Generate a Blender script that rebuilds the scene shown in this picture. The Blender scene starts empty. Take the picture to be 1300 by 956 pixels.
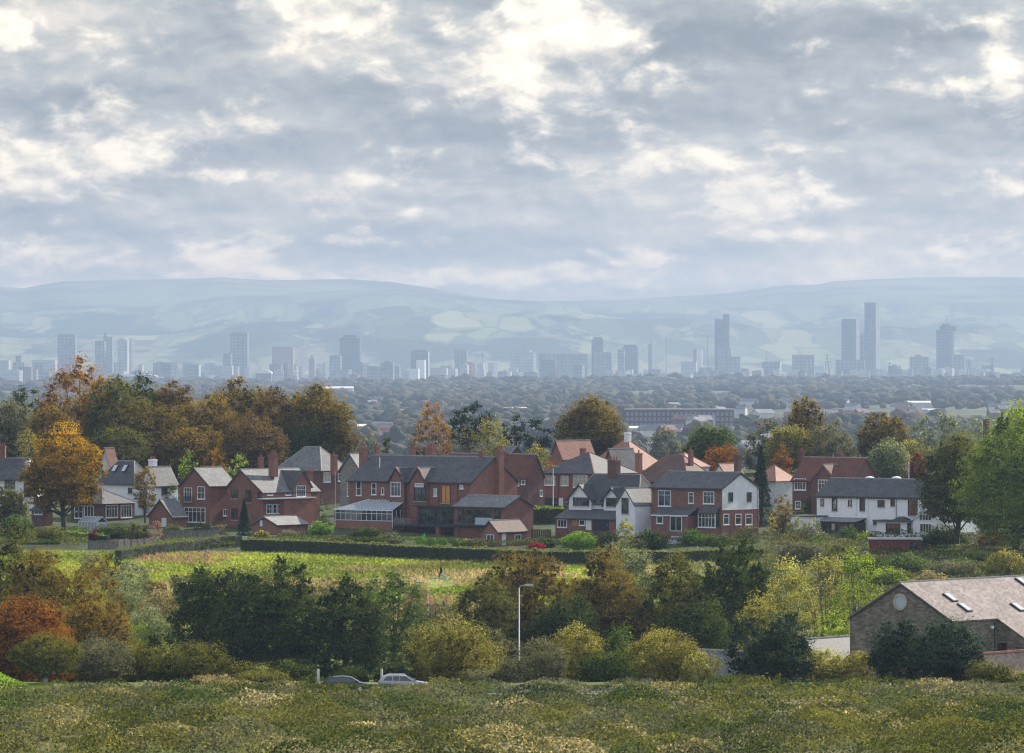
import bpy, math, random
import numpy as np
from mathutils import Vector
R = math.radians
F = 6800.0; CX = 650.0; HY = 462.0; CZ = 47.0     # lens in picture units, level eye line, eye height (m)
scene = bpy.context.scene
col = scene.collection
random.seed(11); rng = np.random.default_rng(11)

# ------------------------------------------------------------------ terrain profile (distance, depth below the eye)
GT = [(-400,-1.8),(0,-1.8),(40,-4.2),(150,-13.5),(250,-20.8),(350,-26.2),(420,-28.6),(455,-29.3),(468,-29.35),(494,-29.35),(520,-31),(560,-34.5),
      (600,-37),(640,-37.4),(680,-35.8),(720,-33.4),(760,-31.3),(800,-29.9),(830,-29),(850,-28.3),(880,-26.9),
      (920,-24.8),(950,-22.8),(980,-21),(1010,-20.3),(1050,-20.6),(1100,-23),(1200,-30),(1400,-38),(1800,-46),
      (3000,-55.5),(6000,-55.5),(8000,-53),(9500,-49),(11500,-40),(12500,-43.5),(15000,-56),(45000,-56)]
GD = np.array([a for a, b in GT], float); GZ = np.array([b for a, b in GT], float)
def ground(x, d):
    x = np.asarray(x, float); d = np.asarray(d, float)
    z = np.interp(d, GD, GZ)
    t = x/np.maximum(d, 60)
    left = 1/(1+np.exp((t+0.014)*260))
    z = z - left*8.0*np.exp(-((d-11500)/2200)**2)
    z = z + 0.25*np.sin(x*0.11+d*0.05)*np.sin(d*0.09+1)*np.clip((d-600)/100, 0, 1)*np.clip((1200-d)/200, 0, 1)
    z = z + 3.2*np.exp(-((x+47)/5.5)**2)*np.exp(-((d-462)/9)**2)
    return z + CZ
def gz(x, d): return float(ground(x, d))
def wx(px, d): return (px-CX)/F*d
def wz(py, d): return CZ-(py-HY)/F*d
_dd = np.linspace(660, 1005, 700)
def dist_at(px, py):
    """distance on the near slope where the ground shows at this picture height"""
    z = ground((px-CX)/F*_dd, _dd); yy = HY-(z-CZ)/_dd*F
    i = int(np.argmin(np.abs(yy-py))); return float(_dd[i])

# ------------------------------------------------------------------ materials
def newmat(name):
    m = bpy.data.materials.new(name); m.use_nodes = True
    nt = m.node_tree; nt.nodes.clear()
    out = nt.nodes.new('ShaderNodeOutputMaterial')
    return m, nt, out
def N(nt, kind, **kw):
    n = nt.nodes.new(kind)
    for k, v in kw.items():
        if k.startswith('i_'): n.inputs[int(k[2:])].default_value = v
        else: setattr(n, k, v)
    return n
def MA(nt, op, a, b=None, c=None, clamp=False):
    n = nt.nodes.new('ShaderNodeMath'); n.operation = op; n.use_clamp = clamp
    for i, v in enumerate((a, b, c)):
        if v is None: continue
        if isinstance(v, (int, float)): n.inputs[i].default_value = v
        else: nt.links.new(v, n.inputs[i])
    return n.outputs[0]
def MIX(nt, fac, a, b, mode='MIX'):
    n = nt.nodes.new('ShaderNodeMix'); n.data_type = 'RGBA'; n.blend_type = mode
    for s, v in ((0, fac), (6, a), (7, b)):
        if isinstance(v, (int, float)): n.inputs[s].default_value = v
        elif isinstance(v, tuple): n.inputs[s].default_value = (*v[:3], 1)
        else: nt.links.new(v, n.inputs[s])
    return n.outputs[2]
def NOISE(nt, vec, scale, detail=3, rough=.55, out=0):
    n = nt.nodes.new('ShaderNodeTexNoise'); n.inputs['Scale'].default_value = scale
    n.inputs['Detail'].default_value = detail; n.inputs['Roughness'].default_value = rough
    if vec is not None: nt.links.new(vec, n.inputs['Vector'])
    return n.outputs[out]
def SMOOTH(nt, v, a, b):
    n = nt.nodes.new('ShaderNodeMapRange'); n.interpolation_type = 'SMOOTHSTEP'
    nt.links.new(v, n.inputs[0]); n.inputs[1].default_value = a; n.inputs[2].default_value = b
    return n.outputs[0]
def COMB(nt, x, y, z):
    n = nt.nodes.new('ShaderNodeCombineXYZ')
    for i, v in enumerate((x, y, z)):
        if isinstance(v, (int, float)): n.inputs[i].default_value = v
        else: nt.links.new(v, n.inputs[i])
    return n.outputs[0]
def BSDF(nt, out, colr, rough=.85, spec=.3, normal=None, metal=0):
    b = nt.nodes.new('ShaderNodeBsdfPrincipled')
    if isinstance(colr, tuple): b.inputs['Base Color'].default_value = (*colr[:3], 1)
    else: nt.links.new(colr, b.inputs['Base Color'])
    if isinstance(rough, (int, float)): b.inputs['Roughness'].default_value = rough
    else: nt.links.new(rough, b.inputs['Roughness'])
    b.inputs['Specular IOR Level'].default_value = spec; b.inputs['Metallic'].default_value = metal
    if normal is not None: nt.links.new(normal, b.inputs['Normal'])
    nt.links.new(b.outputs[0], out.inputs[0]); return b
def objcoord(nt): return nt.nodes.new('ShaderNodeTexCoord').outputs['Object']
def mottled(name, c, var=.25, scale=1.2, rough=.85, spec=.3, c2=None, metal=0):
    m, nt, out = newmat(name)
    n = NOISE(nt, objcoord(nt), scale, 5, .65)
    f = SMOOTH(nt, n, .35, .65)
    a = tuple(v*(1-var) for v in c); b = c2 or tuple(min(.95, v*(1+var)) for v in c)
    BSDF(nt, out, MIX(nt, f, a, b), rough, spec, metal=metal); return m
def roofmat(name, c, c2, course=.28, unit=.35, rough=.7, spec=.35, moss=.15, lichen=(.16,.17,.09), bump=1.0):
    m, nt, out = newmat(name)
    tc = objcoord(nt); sp = nt.nodes.new('ShaderNodeSeparateXYZ'); nt.links.new(tc, sp.inputs[0])
    u = MA(nt, 'ADD', sp.outputs[0], sp.outputs[1])
    row = MA(nt, 'MULTIPLY', sp.outputs[2], 1.7/course)
    rowf = MA(nt, 'FRACT', row)
    rowi = MA(nt, 'FLOOR', row)
    ui = MA(nt, 'FLOOR', MA(nt, 'ADD', MA(nt, 'DIVIDE', u, unit), MA(nt, 'MULTIPLY', rowi, .5)))
    wn = nt.nodes.new('ShaderNodeTexWhiteNoise'); wn.noise_dimensions = '2D'
    nt.links.new(COMB(nt, ui, rowi, 0), wn.inputs['Vector'])
    c_ = MIX(nt, wn.outputs[0], c, c2)
    big = NOISE(nt, tc, .45, 5, .7)
    c_ = MIX(nt, MA(nt, 'MULTIPLY', SMOOTH(nt, big, .35, .7), .45), c_, tuple(v*.55 for v in c))
    c_ = MIX(nt, MA(nt, 'MULTIPLY', SMOOTH(nt, NOISE(nt, tc, 1.7, 4, .7), .55, .72), moss), c_, lichen)
    b = nt.nodes.new('ShaderNodeBump'); b.inputs['Strength'].default_value = .9*bump; b.inputs['Distance'].default_value = .06
    nt.links.new(rowf, b.inputs['Height'])
    BSDF(nt, out, c_, rough, spec, b.outputs[0]); return m
def brickmat(name, c, c2, mortar=(.32,.29,.26), s=1.0, var=.6):
    m, nt, out = newmat(name)
    tc = objcoord(nt); sp = nt.nodes.new('ShaderNodeSeparateXYZ'); nt.links.new(tc, sp.inputs[0])
    u = MA(nt, 'ADD', sp.outputs[0], sp.outputs[1])
    br = nt.nodes.new('ShaderNodeTexBrick'); nt.links.new(COMB(nt, u, sp.outputs[2], 0), br.inputs['Vector'])
    br.inputs['Color1'].default_value = (*c, 1); br.inputs['Color2'].default_value = (*c2, 1); br.inputs['Mortar'].default_value = (*mortar, 1)
    br.inputs['Scale'].default_value = 1; br.inputs['Brick Width'].default_value = .24*s; br.inputs['Row Height'].default_value = .085*s
    br.inputs['Mortar Size'].default_value = .006*s; br.inputs['Bias'].default_value = 0
    k = MIX(nt, MA(nt, 'MULTIPLY', SMOOTH(nt, NOISE(nt, tc, .7, 5, .7), .35, .7), var*.55), br.outputs[0], tuple(v*.5 for v in c))
    k = MIX(nt, MA(nt, 'MULTIPLY', SMOOTH(nt, NOISE(nt, tc, 3.3, 3, .6), .5, .75), .3), k, tuple(v*1.35 for v in c2))
    BSDF(nt, out, k, .9, .2); return m
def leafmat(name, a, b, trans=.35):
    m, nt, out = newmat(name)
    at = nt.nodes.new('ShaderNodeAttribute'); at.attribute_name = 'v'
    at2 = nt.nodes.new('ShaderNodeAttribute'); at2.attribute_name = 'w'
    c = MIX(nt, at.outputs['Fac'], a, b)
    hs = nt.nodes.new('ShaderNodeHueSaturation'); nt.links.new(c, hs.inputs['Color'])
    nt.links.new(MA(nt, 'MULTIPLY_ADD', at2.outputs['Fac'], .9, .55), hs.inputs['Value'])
    d = nt.nodes.new('ShaderNodeBsdfDiffuse'); t = nt.nodes.new('ShaderNodeBsdfTranslucent')
    g = nt.nodes.new('ShaderNodeBsdfGlossy'); g.inputs['Roughness'].default_value = .6
    g.inputs['Color'].default_value = (.8,.85,.8,1)
    nt.links.new(hs.outputs[0], d.inputs[0])
    hs2 = nt.nodes.new('ShaderNodeHueSaturation'); hs2.inputs['Saturation'].default_value = 1.15; hs2.inputs['Value'].default_value = 1.3
    nt.links.new(hs.outputs[0], hs2.inputs['Color']); nt.links.new(hs2.outputs[0], t.inputs[0])
    s = nt.nodes.new('ShaderNodeMixShader'); s.inputs[0].default_value = trans*.9
    nt.links.new(d.outputs[0], s.inputs[1]); nt.links.new(t.outputs[0], s.inputs[2])
    s2 = nt.nodes.new('ShaderNodeMixShader'); s2.inputs[0].default_value = .02 if name == 'foliage_holly' else 0.0
    nt.links.new(s.outputs[0], s2.inputs[1]); nt.links.new(g.outputs[0], s2.inputs[2])
    nt.links.new(s2.outputs[0], out.inputs[0]); return m
def plain(name, c, rough=.6, spec=.4, metal=0):
    m, nt, out = newmat(name); BSDF(nt, out, c, rough, spec, metal=metal); return m

# ------------------------------------------------------------------ object helpers
def tag(o, label=None, cat=None, group=None, kind=None):
    if label: o['label'] = label
    if cat: o['category'] = cat
    if group: o['group'] = group
    if kind: o['kind'] = kind
    return o
def empty(name, loc=(0,0,0), rz=0):
    o = bpy.data.objects.new(name, None); col.objects.link(o); o.location = loc; o.rotation_euler = (0,0,rz)
    o.empty_display_size = .5; return o
def npmesh(name, V, Fq, mats=None, smooth=False, fa=None, mi=None):
    """mesh from numpy vertices and an (n,3) or (n,4) face array"""
    me = bpy.data.meshes.new(name); V = np.asarray(V, np.float32); Fq = np.asarray(Fq, np.int32)
    n, k = Fq.shape
    me.vertices.add(len(V)); me.vertices.foreach_set('co', V.ravel())
    me.loops.add(n*k); me.loops.foreach_set('vertex_index', Fq.ravel())
    me.polygons.add(n); me.polygons.foreach_set('loop_start', np.arange(0, n*k, k, dtype=np.int32))
    if smooth: me.polygons.foreach_set('use_smooth', np.ones(n, bool))
    if mi is not None: me.polygons.foreach_set('material_index', np.asarray(mi, np.int32))
    for key, arr in (fa or {}).items():
        a = me.attributes.new(key, 'FLOAT', 'FACE'); a.data.foreach_set('value', np.asarray(arr, np.float32))
    me.update(calc_edges=True)
    for m in (mats or []): me.materials.append(m)
    return me
def link(name, me, parent=None, loc=None):
    o = bpy.data.objects.new(name, me); col.objects.link(o)
    if parent is not None: o.parent = parent
    if loc is not None: o.location = loc
    return o
class MB:
    """collects solids, links them as one mesh"""
    def __init__(s): s.v = []; s.f = []
    def poly(s, pts, faces):
        b = len(s.v); s.v += [tuple(map(float, p)) for p in pts]; s.f += [tuple(i+b for i in f) for f in faces]; return s
    def box(s, x0, x1, y0, y1, z0, z1):
        if x0 > x1: x0, x1 = x1, x0
        if y0 > y1: y0, y1 = y1, y0
        if z0 > z1: z0, z1 = z1, z0
        return s.poly([(x0,y0,z0),(x1,y0,z0),(x1,y1,z0),(x0,y1,z0),(x0,y0,z1),(x1,y0,z1),(x1,y1,z1),(x0,y1,z1)],
            [(0,3,2,1),(4,5,6,7),(0,1,5,4),(1,2,6,5),(2,3,7,6),(3,0,4,7)])
    def prism(s, poly2, a0, a1, axis):
        """extrude a 2-D outline along axis ('x': outline is (y,z), 'y': outline is (x,z), 'z': (x,y))"""
        n = len(poly2)
        def P(p, a): return {'x':(a,p[0],p[1]), 'y':(p[0],a,p[1]), 'z':(p[0],p[1],a)}[axis]
        return s.poly([P(p, a0) for p in poly2]+[P(p, a1) for p in poly2],
            [tuple(range(n)), tuple(range(2*n-1, n-1, -1))]+[(i, i+n, (i+1) % n+n, (i+1) % n) for i in range(n)])
    def slab(s, quad, th):
        """a plate: quad or triangle corners (top side) and thickness straight down"""
        n = len(quad); q = [tuple(p) for p in quad]
        return s.poly(q+[(p[0],p[1],p[2]-th) for p in q],
            [tuple(range(n)), tuple(range(2*n-1, n-1, -1))]+[(i, i+n, (i+1) % n+n, (i+1) % n) for i in range(n)])
    def tube(s, pts, rad, n=6, cap=True):
        pts = [Vector(p) for p in pts]; rs = rad if isinstance(rad, (list, tuple)) else [rad]*len(pts)
        b = len(s.v)
        for i, p in enumerate(pts):
            t = (pts[min(i+1, len(pts)-1)]-pts[max(i-1, 0)]).normalized()
            a = t.orthogonal().normalized() if abs(t.z) < .95 else Vector((1,0,0)); a = (a-t*a.dot(t)).normalized(); c = t.cross(a)
            for k in range(n):
                w = 2*math.pi*k/n; s.v.append(tuple(p+(a*math.cos(w)+c*math.sin(w))*rs[i]))
        for i in range(len(pts)-1):
            for k in range(n):
                s.f.append((b+i*n+k, b+i*n+(k+1) % n, b+(i+1)*n+(k+1) % n, b+(i+1)*n+k))
        if cap:
            s.f.append(tuple(b+k for k in range(n-1, -1, -1))); e = b+(len(pts)-1)*n; s.f.append(tuple(e+k for k in range(n)))
        return s
    def ball(s, c, r, nu=10, nv=6, zs=1.0, zmin=-1):
        b = len(s.v)
        for j in range(nv+1):
            ph = -math.pi/2+math.pi*j/nv; z = max(math.sin(ph), zmin)
            for k in range(nu):
                w = 2*math.pi*k/nu; s.v.append((c[0]+r*math.cos(ph)*math.cos(w), c[1]+r*math.cos(ph)*math.sin(w), c[2]+r*z*zs))
        for j in range(nv):
            for k in range(nu): s.f.append((b+j*nu+k, b+j*nu+(k+1) % nu, b+(j+1)*nu+(k+1) % nu, b+(j+1)*nu+k))
        return s
    def build(s, name, mat, parent=None, smooth=False, fix=True):
        me = bpy.data.meshes.new(name); me.from_pydata(s.v, [], s.f)
        me.materials.append(mat)
        if fix:
            import bmesh
            bm = bmesh.new(); bm.from_mesh(me); bmesh.ops.recalc_face_normals(bm, faces=bm.faces); bm.to_mesh(me); bm.free()
        if smooth: me.polygons.foreach_set('use_smooth', [True]*len(me.polygons))
        me.update(); return link(name, me, parent)
# ------------------------------------------------------------------ camera
cam = bpy.data.cameras.new('camera'); camo = bpy.data.objects.new('camera', cam); col.objects.link(camo)
cam.sensor_width = 36; cam.lens = 36*F/1300; cam.shift_y = -(478-HY)/1300
camo.location = (0,0,CZ); camo.rotation_euler = (R(90),0,0); cam.clip_start = 1; cam.clip_end = 90000
scene.camera = camo
scene.view_settings.view_transform = 'Standard'; scene.view_settings.look = 'None'; scene.view_settings.gamma = 1
scene.view_settings.use_curve_mapping = False; scene.view_settings.exposure = .76
scene.cycles.use_denoising = True; scene.cycles.denoiser = 'OPENIMAGEDENOISE'; scene.cycles.denoising_input_passes = 'RGB_ALBEDO_NORMAL'
scene.cycles.max_bounces = 6; scene.cycles.diffuse_bounces = 3; scene.cycles.glossy_bounces = 2; scene.cycles.transmission_bounces = 4
scene.cycles.volume_bounces = 0; scene.cycles.transparent_max_bounces = 8; scene.cycles.adaptive_threshold = .008
scene.cycles.sample_clamp_indirect = 4; scene.cycles.filter_width = 1.2
SUN_AZ, SUN_EL = R(43), R(29)          # clockwise from the view direction (+Y)
sun = bpy.data.lights.new('sun', 'SUN'); sun.energy = 5.0; sun.angle = R(.55); sun.color = (1,.93,.82)
suno = bpy.data.objects.new('sun', sun); col.objects.link(suno)
sd = Vector((math.sin(SUN_AZ)*math.cos(SUN_EL), math.cos(SUN_AZ)*math.cos(SUN_EL), math.sin(SUN_EL)))
suno.rotation_euler = sd.to_track_quat('Z','Y').to_euler(); suno.location = (60,-30,120)

# ------------------------------------------------------------------ sky: Nishita with a broken cloud deck
w = bpy.data.worlds.new('World'); scene.world = w; w.use_nodes = True; nt = w.node_tree; nt.nodes.clear()
wo = nt.nodes.new('ShaderNodeOutputWorld'); bg = nt.nodes.new('ShaderNodeBackground'); nt.links.new(bg.outputs[0], wo.inputs[0])
bg.inputs[1].default_value = .1
sky = nt.nodes.new('ShaderNodeTexSky'); sky.sky_type = 'NISHITA'; sky.sun_disc = False; sky.sun_elevation = SUN_EL; sky.sun_rotation = SUN_AZ
sky.air_density = 1; sky.dust_density = 1; sky.ozone_density = 1
tc = nt.nodes.new('ShaderNodeTexCoord'); sp = nt.nodes.new('ShaderNodeSeparateXYZ'); nt.links.new(tc.outputs['Generated'], sp.inputs[0])
X, Y, Z = sp.outputs
az = MA(nt, 'ARCTAN2', X, Y); el = MA(nt, 'ARCSINE', Z)
# units of "hundred picture units"
u = MA(nt, 'MULTIPLY', az, F/100); v = MA(nt, 'MULTIPLY', el, F/100)
# clouds shrink towards the horizon
vs = MA(nt, 'MULTIPLY', MA(nt, 'POWER', MA(nt, 'MAXIMUM', MA(nt,'ADD', v, .3), .02), .70), 2.1)
wp = NOISE(nt, COMB(nt, MA(nt,'MULTIPLY', u, .8), MA(nt,'MULTIPLY', vs, 1.3), 3.1), 1.0, 3, .5, 1)
wps = nt.nodes.new('ShaderNodeSeparateXYZ'); nt.links.new(wp, wps.inputs[0])
wu = MA(nt, 'MULTIPLY_ADD', MA(nt,'SUBTRACT', wps.outputs[0], .5), .55, u)
wv = MA(nt, 'MULTIPLY_ADD', MA(nt,'SUBTRACT', wps.outputs[1], .5), .35, vs)
def heap(du, dv):
    p = COMB(nt, MA(nt,'MULTIPLY', MA(nt,'ADD', wu, du), .85), MA(nt,'MULTIPLY', MA(nt,'ADD', wv, dv), 1.45), 1.2)
    n = NOISE(nt, p, 1.0, 9, .60)
    vo = nt.nodes.new('ShaderNodeTexVoronoi'); vo.feature = 'F1'; vo.inputs['Scale'].default_value = 1.5; vo.inputs['Detail'].default_value = 3; vo.inputs['Roughness'].default_value = .55
    if hasattr(vo, 'normalize'): vo.normalize = True
    nt.links.new(p, vo.inputs['Vector'])
    return MA(nt, 'MULTIPLY_ADD', vo.outputs['Distance'], -.42, MA(nt, 'ADD', n, .20))
h1 = heap(0, 0); h2 = heap(.09, .14)
relief = MA(nt, 'SUBTRACT', h1, h2)
band = NOISE(nt, COMB(nt, MA(nt,'MULTIPLY', wu, .20), MA(nt,'MULTIPLY', wv, 1.35), 7.7), 1.0, 5, .55)      # flat layers
soft = NOISE(nt, COMB(nt, MA(nt,'MULTIPLY', wu, .5), MA(nt,'MULTIPLY', wv, .8), 4.4), 1.0, 8, .64)
def gaus(lst, rag, sharp):
    acc = None
    for (bx, by, rx, ry, am) in lst:
        cx, cy = (bx-CX)/100, (HY-by)/100
        du = MA(nt,'MULTIPLY', MA(nt,'SUBTRACT', u, cx), 100/rx); dv = MA(nt,'MULTIPLY', MA(nt,'SUBTRACT', v, cy), 100/ry)
        du = MA(nt,'MULTIPLY_ADD', MA(nt,'SUBTRACT', wps.outputs[2], .5), rag, du); dv = MA(nt,'MULTIPLY_ADD', MA(nt,'SUBTRACT', soft, .5), rag, dv)
        g = MA(nt,'POWER', 2.718, MA(nt,'MULTIPLY', MA(nt,'ADD', MA(nt,'MULTIPLY',du,du), MA(nt,'MULTIPLY',dv,dv)), -sharp))
        acc = MA(nt,'MULTIPLY_ADD', g, am, acc if acc is not None else 0.0)
    return acc
bright = [ # x, y, rx, ry, amount: where the deck is open and lit
 (695,30,70,70,.60),(430,5,90,30,.45),(615,120,70,26,.45),(375,35,45,30,.35),(95,25,70,40,.35),(10,50,32,28,.50),(165,180,75,35,.48),(100,215,60,18,.30),(15,205,40,40,.45),(740,120,40,22,.4),(640,85,60,16,.3),
 (330,160,26,12,.35),(850,205,85,26,.45),(960,250,90,24,.45),(1150,113,110,12,.40),(1275,75,24,36,.55),(310,222,70,10,.40),(470,230,70,8,.30),(440,305,34,14,.42),(570,250,30,14,.34),(520,275,18,12,.32),(1040,188,70,8,.38),(1250,235,60,14,.36),(1060,262,40,8,.3),
 (150,320,130,20,.22),(330,325,90,30,.30),(30,330,60,28,.24),(1240,325,70,12,.38),(1090,335,90,14,.26),(850,330,60,16,.24),(540,352,120,12,.36),(730,350,80,16,.28),(1010,300,60,8,.26),(350,348,100,10,.32),(1290,240,30,8,.3)]
dark = [(1000,55,240,46,-.85),(560,35,70,40,-.55),(250,60,90,40,-.60),(400,120,330,24,-.70),(60,125,130,30,-.55),(650,158,230,28,-.85),(1090,152,300,24,-.60),(1230,25,160,50,-.50),(860,60,70,60,-.30),
 (330,185,90,30,-.45),(95,160,55,16,-.40),(620,215,170,16,-.42),(35,265,70,20,-.45),(330,262,140,14,-.28),(700,300,200,18,-.18),(1100,285,160,10,-.16),(240,205,40,24,-.3),(800,250,60,16,-.15)]
AB = gaus(bright, 1.6, .8); AD = gaus(dark, 1.3, .9)
val = MA(nt,'MULTIPLY_ADD', MA(nt,'SUBTRACT', band, .5), 1.35, .63)
val = MA(nt,'MULTIPLY_ADD', MA(nt,'SUBTRACT', soft, .5), .95, val)
val = MA(nt,'MULTIPLY_ADD', relief, 1.3, val)
val = MA(nt,'MULTIPLY_ADD', AD, .62, val); val = MA(nt,'MULTIPLY_ADD', AB, .35, val)
ramp = nt.nodes.new('ShaderNodeValToRGB'); nt.links.new(val, ramp.inputs[0]); cr = ramp.color_ramp
stops = [(0.0,(.045,.06,.10)),(.22,(.155,.18,.245)),(.5,(.34,.37,.42)),(.72,(.56,.575,.575)),(1.0,(.98,.93,.85))]
cr.elements[0].position = 0; cr.elements[0].color = (*stops[0][1],1); cr.elements[1].position = 1; cr.elements[1].color = (*stops[-1][1],1)
for p, c in stops[1:-1]:
    e = cr.elements.new(p); e.color = (*c,1)
edge = SMOOTH(nt, MA(nt,'MULTIPLY_ADD', AB, .54, h1), .62, .84)
lit = MIX(nt, SMOOTH(nt, MA(nt,'ADD', MA(nt,'MULTIPLY', relief, 2.2), MA(nt,'MULTIPLY', AB, .6)), -.25, .60), (.66,.65,.63), (1.75,1.66,1.42))
cloud = MIX(nt, MA(nt,'MULTIPLY', edge, .92), ramp.outputs[0], lit)
cloud = MIX(nt, MIX(nt, SMOOTH(nt, v, 2.2, .8), (0,0,0), (1,1,1)), cloud, MIX(nt, 1.0, cloud, (1.36,1.23,1.02), 'MULTIPLY'))
# the rest of the dome: bright broken cloud with blue between
hi = NOISE(nt, tc.outputs['Generated'], 4.0, 6, .6)
front = MA(nt,'MULTIPLY', SMOOTH(nt, el, .20, .08), SMOOTH(nt, MA(nt,'ABSOLUTE', az), .9, .3))
domec = MIX(nt, SMOOTH(nt, hi, .42, .60), (.18,.27,.46), (.76,.75,.74))
cloudmix = MIX(nt, front, domec, MIX(nt, 1.0, cloud, (.605,.545,.49), 'MULTIPLY'))
c10 = MIX(nt, 1.0, cloudmix, (10.0,10.0,10.0), 'MULTIPLY')
fin = MIX(nt, .85, sky.outputs[0], c10)
nt.links.new(fin, bg.inputs[0])
w.cycles.sampling_method = 'MANUAL'; w.cycles.sample_map_resolution = 512
# ------------------------------------------------------------------ ground sheet
def sheet(name, dl, tl, zf, mats, mifun=None, smooth=True):
    D = np.array(dl)[:, None]; T = np.array(tl)[None, :]
    Xg = T*np.maximum(D, 300)+0*D; Yg = D+0*T; Zg = zf(Xg, Yg)
    nr, nc = Xg.shape; V = np.stack([Xg, Yg, Zg], -1).reshape(-1, 3)
    i, j = np.meshgrid(np.arange(nr-1), np.arange(nc-1), indexing='ij'); a = (i*nc+j).ravel()
    Fq = np.stack([a, a+1, a+nc+1, a+nc], -1)
    mi = mifun(V[Fq].mean(1)) if mifun else None
    return link(name, npmesh(name, V, Fq, mats, smooth, mi=mi))
near_l = list(np.arange(-400, 400, 20))+list(np.arange(400, 455, 3))+[458,461,464,467,470,473,475.5]+list(np.arange(484, 560, 3))+list(np.arange(560, 700, 5))+list(np.arange(700, 1060, 2.5))+list(np.arange(1060, 1500, 15))
far_l = list(np.geomspace(1500, 20300, 120))
tl = sorted(set(list(np.linspace(-.40, -.12, 18))+list(np.linspace(-.12, .12, 150))+list(np.linspace(.12, .40, 18))))
m, nt, out = newmat('rough_grassland'); gm = m
geo = nt.nodes.new('ShaderNodeNewGeometry').outputs['Position']
s3 = nt.nodes.new('ShaderNodeSeparateXYZ'); nt.links.new(geo, s3.inputs[0]); gx, gy, _ = s3.outputs
st = COMB(nt, gx, MA(nt,'MULTIPLY', gy, .45), 0)
n1 = NOISE(nt, st, .055, 6, .62); n2 = NOISE(nt, st, .35, 5, .7); n3 = NOISE(nt, geo, 1.6, 4, .7)
green = MIX(nt, SMOOTH(nt, n2, .35, .65), (.12,.165,.026), (.31,.345,.065))
straw = MIX(nt, SMOOTH(nt, n3, .35, .65), (.20,.16,.085), (.33,.27,.15))
c = MIX(nt, SMOOTH(nt, MA(nt,'ADD', n1, MA(nt,'MULTIPLY_ADD', n2, .35, -.17)), .56, .66), green, straw)
c = MIX(nt, MA(nt,'MULTIPLY', SMOOTH(nt, n3, .52, .7), .5), c, (.06,.075,.03))
gard = MIX(nt, SMOOTH(nt, n2, .4, .6), (.04,.06,.022), (.075,.09,.035))
gard = MIX(nt, MA(nt,'MULTIPLY', SMOOTH(nt, n3, .5, .7), .5), gard, (.10,.085,.065))
c = MIX(nt, SMOOTH(nt, gy, 826, 832), c, gard)
verge = MIX(nt, SMOOTH(nt, n2, .35, .65), (.06,.085,.022), (.13,.15,.045))
verge = MIX(nt, MA(nt,'MULTIPLY', SMOOTH(nt, n1, .5, .62), SMOOTH(nt, gx, -40, -36)), verge, (.19,.165,.08))
verge = MIX(nt, SMOOTH(nt, gx, -38, -41), verge, (.14,.22,.03))
c = MIX(nt, SMOOTH(nt, gy, 660, 610), c, verge)
BSDF(nt, out, c, .95, .1)
m, nt, out = newmat('plain_land'); pm = m
geo = nt.nodes.new('ShaderNodeNewGeometry').outputs['Position']
n1 = NOISE(nt, geo, .006, 6, .6); n2 = NOISE(nt, geo, .04, 5, .7)
c = MIX(nt, SMOOTH(nt, n1, .42, .6), (.045,.055,.03), (.12,.14,.06))
c = MIX(nt, SMOOTH(nt, n2, .5, .7), c, (.16,.15,.14))
BSDF(nt, out, c, .95, .1)
gobj = sheet('ground', near_l+far_l, tl, lambda x, d: ground(x, d)-np.where((d > 475) & (d < 484.2), .12, 0), [gm, pm], lambda C: (C[:,1] > 1250).astype(int))
tag(gobj, kind='structure')

# ------------------------------------------------------------------ road with kerbs, footways and markings
def strip(name, d0, d1, dz, mat, n=120, x0=-190, x1=190, th=None):
    zz = GT[8][1]+CZ+dz; mb = MB().box(x0, x1, d0, d1, zz-(th or .3), zz)
    return mb.build(name, mat)
asph = mottled('asphalt', (.05,.05,.052), .25, .8, .9, .2); pav = mottled('footway_asphalt', (.13,.125,.12), .2, .9, .9, .2)
kerbm = mottled('kerb_stone', (.33,.32,.30), .15, 1.5, .85, .3); paint = mottled('road_paint', (.72,.72,.68), .12, 3, .7, .3)
tag(strip('road', 476.0, 483.2, -.02, asph, th=.5), kind='structure')
tag(strip('kerb', 475.87, 476.0, .10, kerbm), kind='structure'); tag(strip('kerb', 483.2, 483.33, .10, kerbm), kind='structure')
tag(strip('pavement', 474.0, 475.87, .095, pav), kind='structure'); tag(strip('pavement', 483.33, 485.0, .095, pav), kind='structure')
mb = MB(); zz = GT[8][1]+CZ-.016
for i in range(-20, 21): mb.box(i*9-2, i*9+2, 479.54, 479.66, zz-.003, zz)
tag(mb.build('road_marking', paint), kind='structure')

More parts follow.
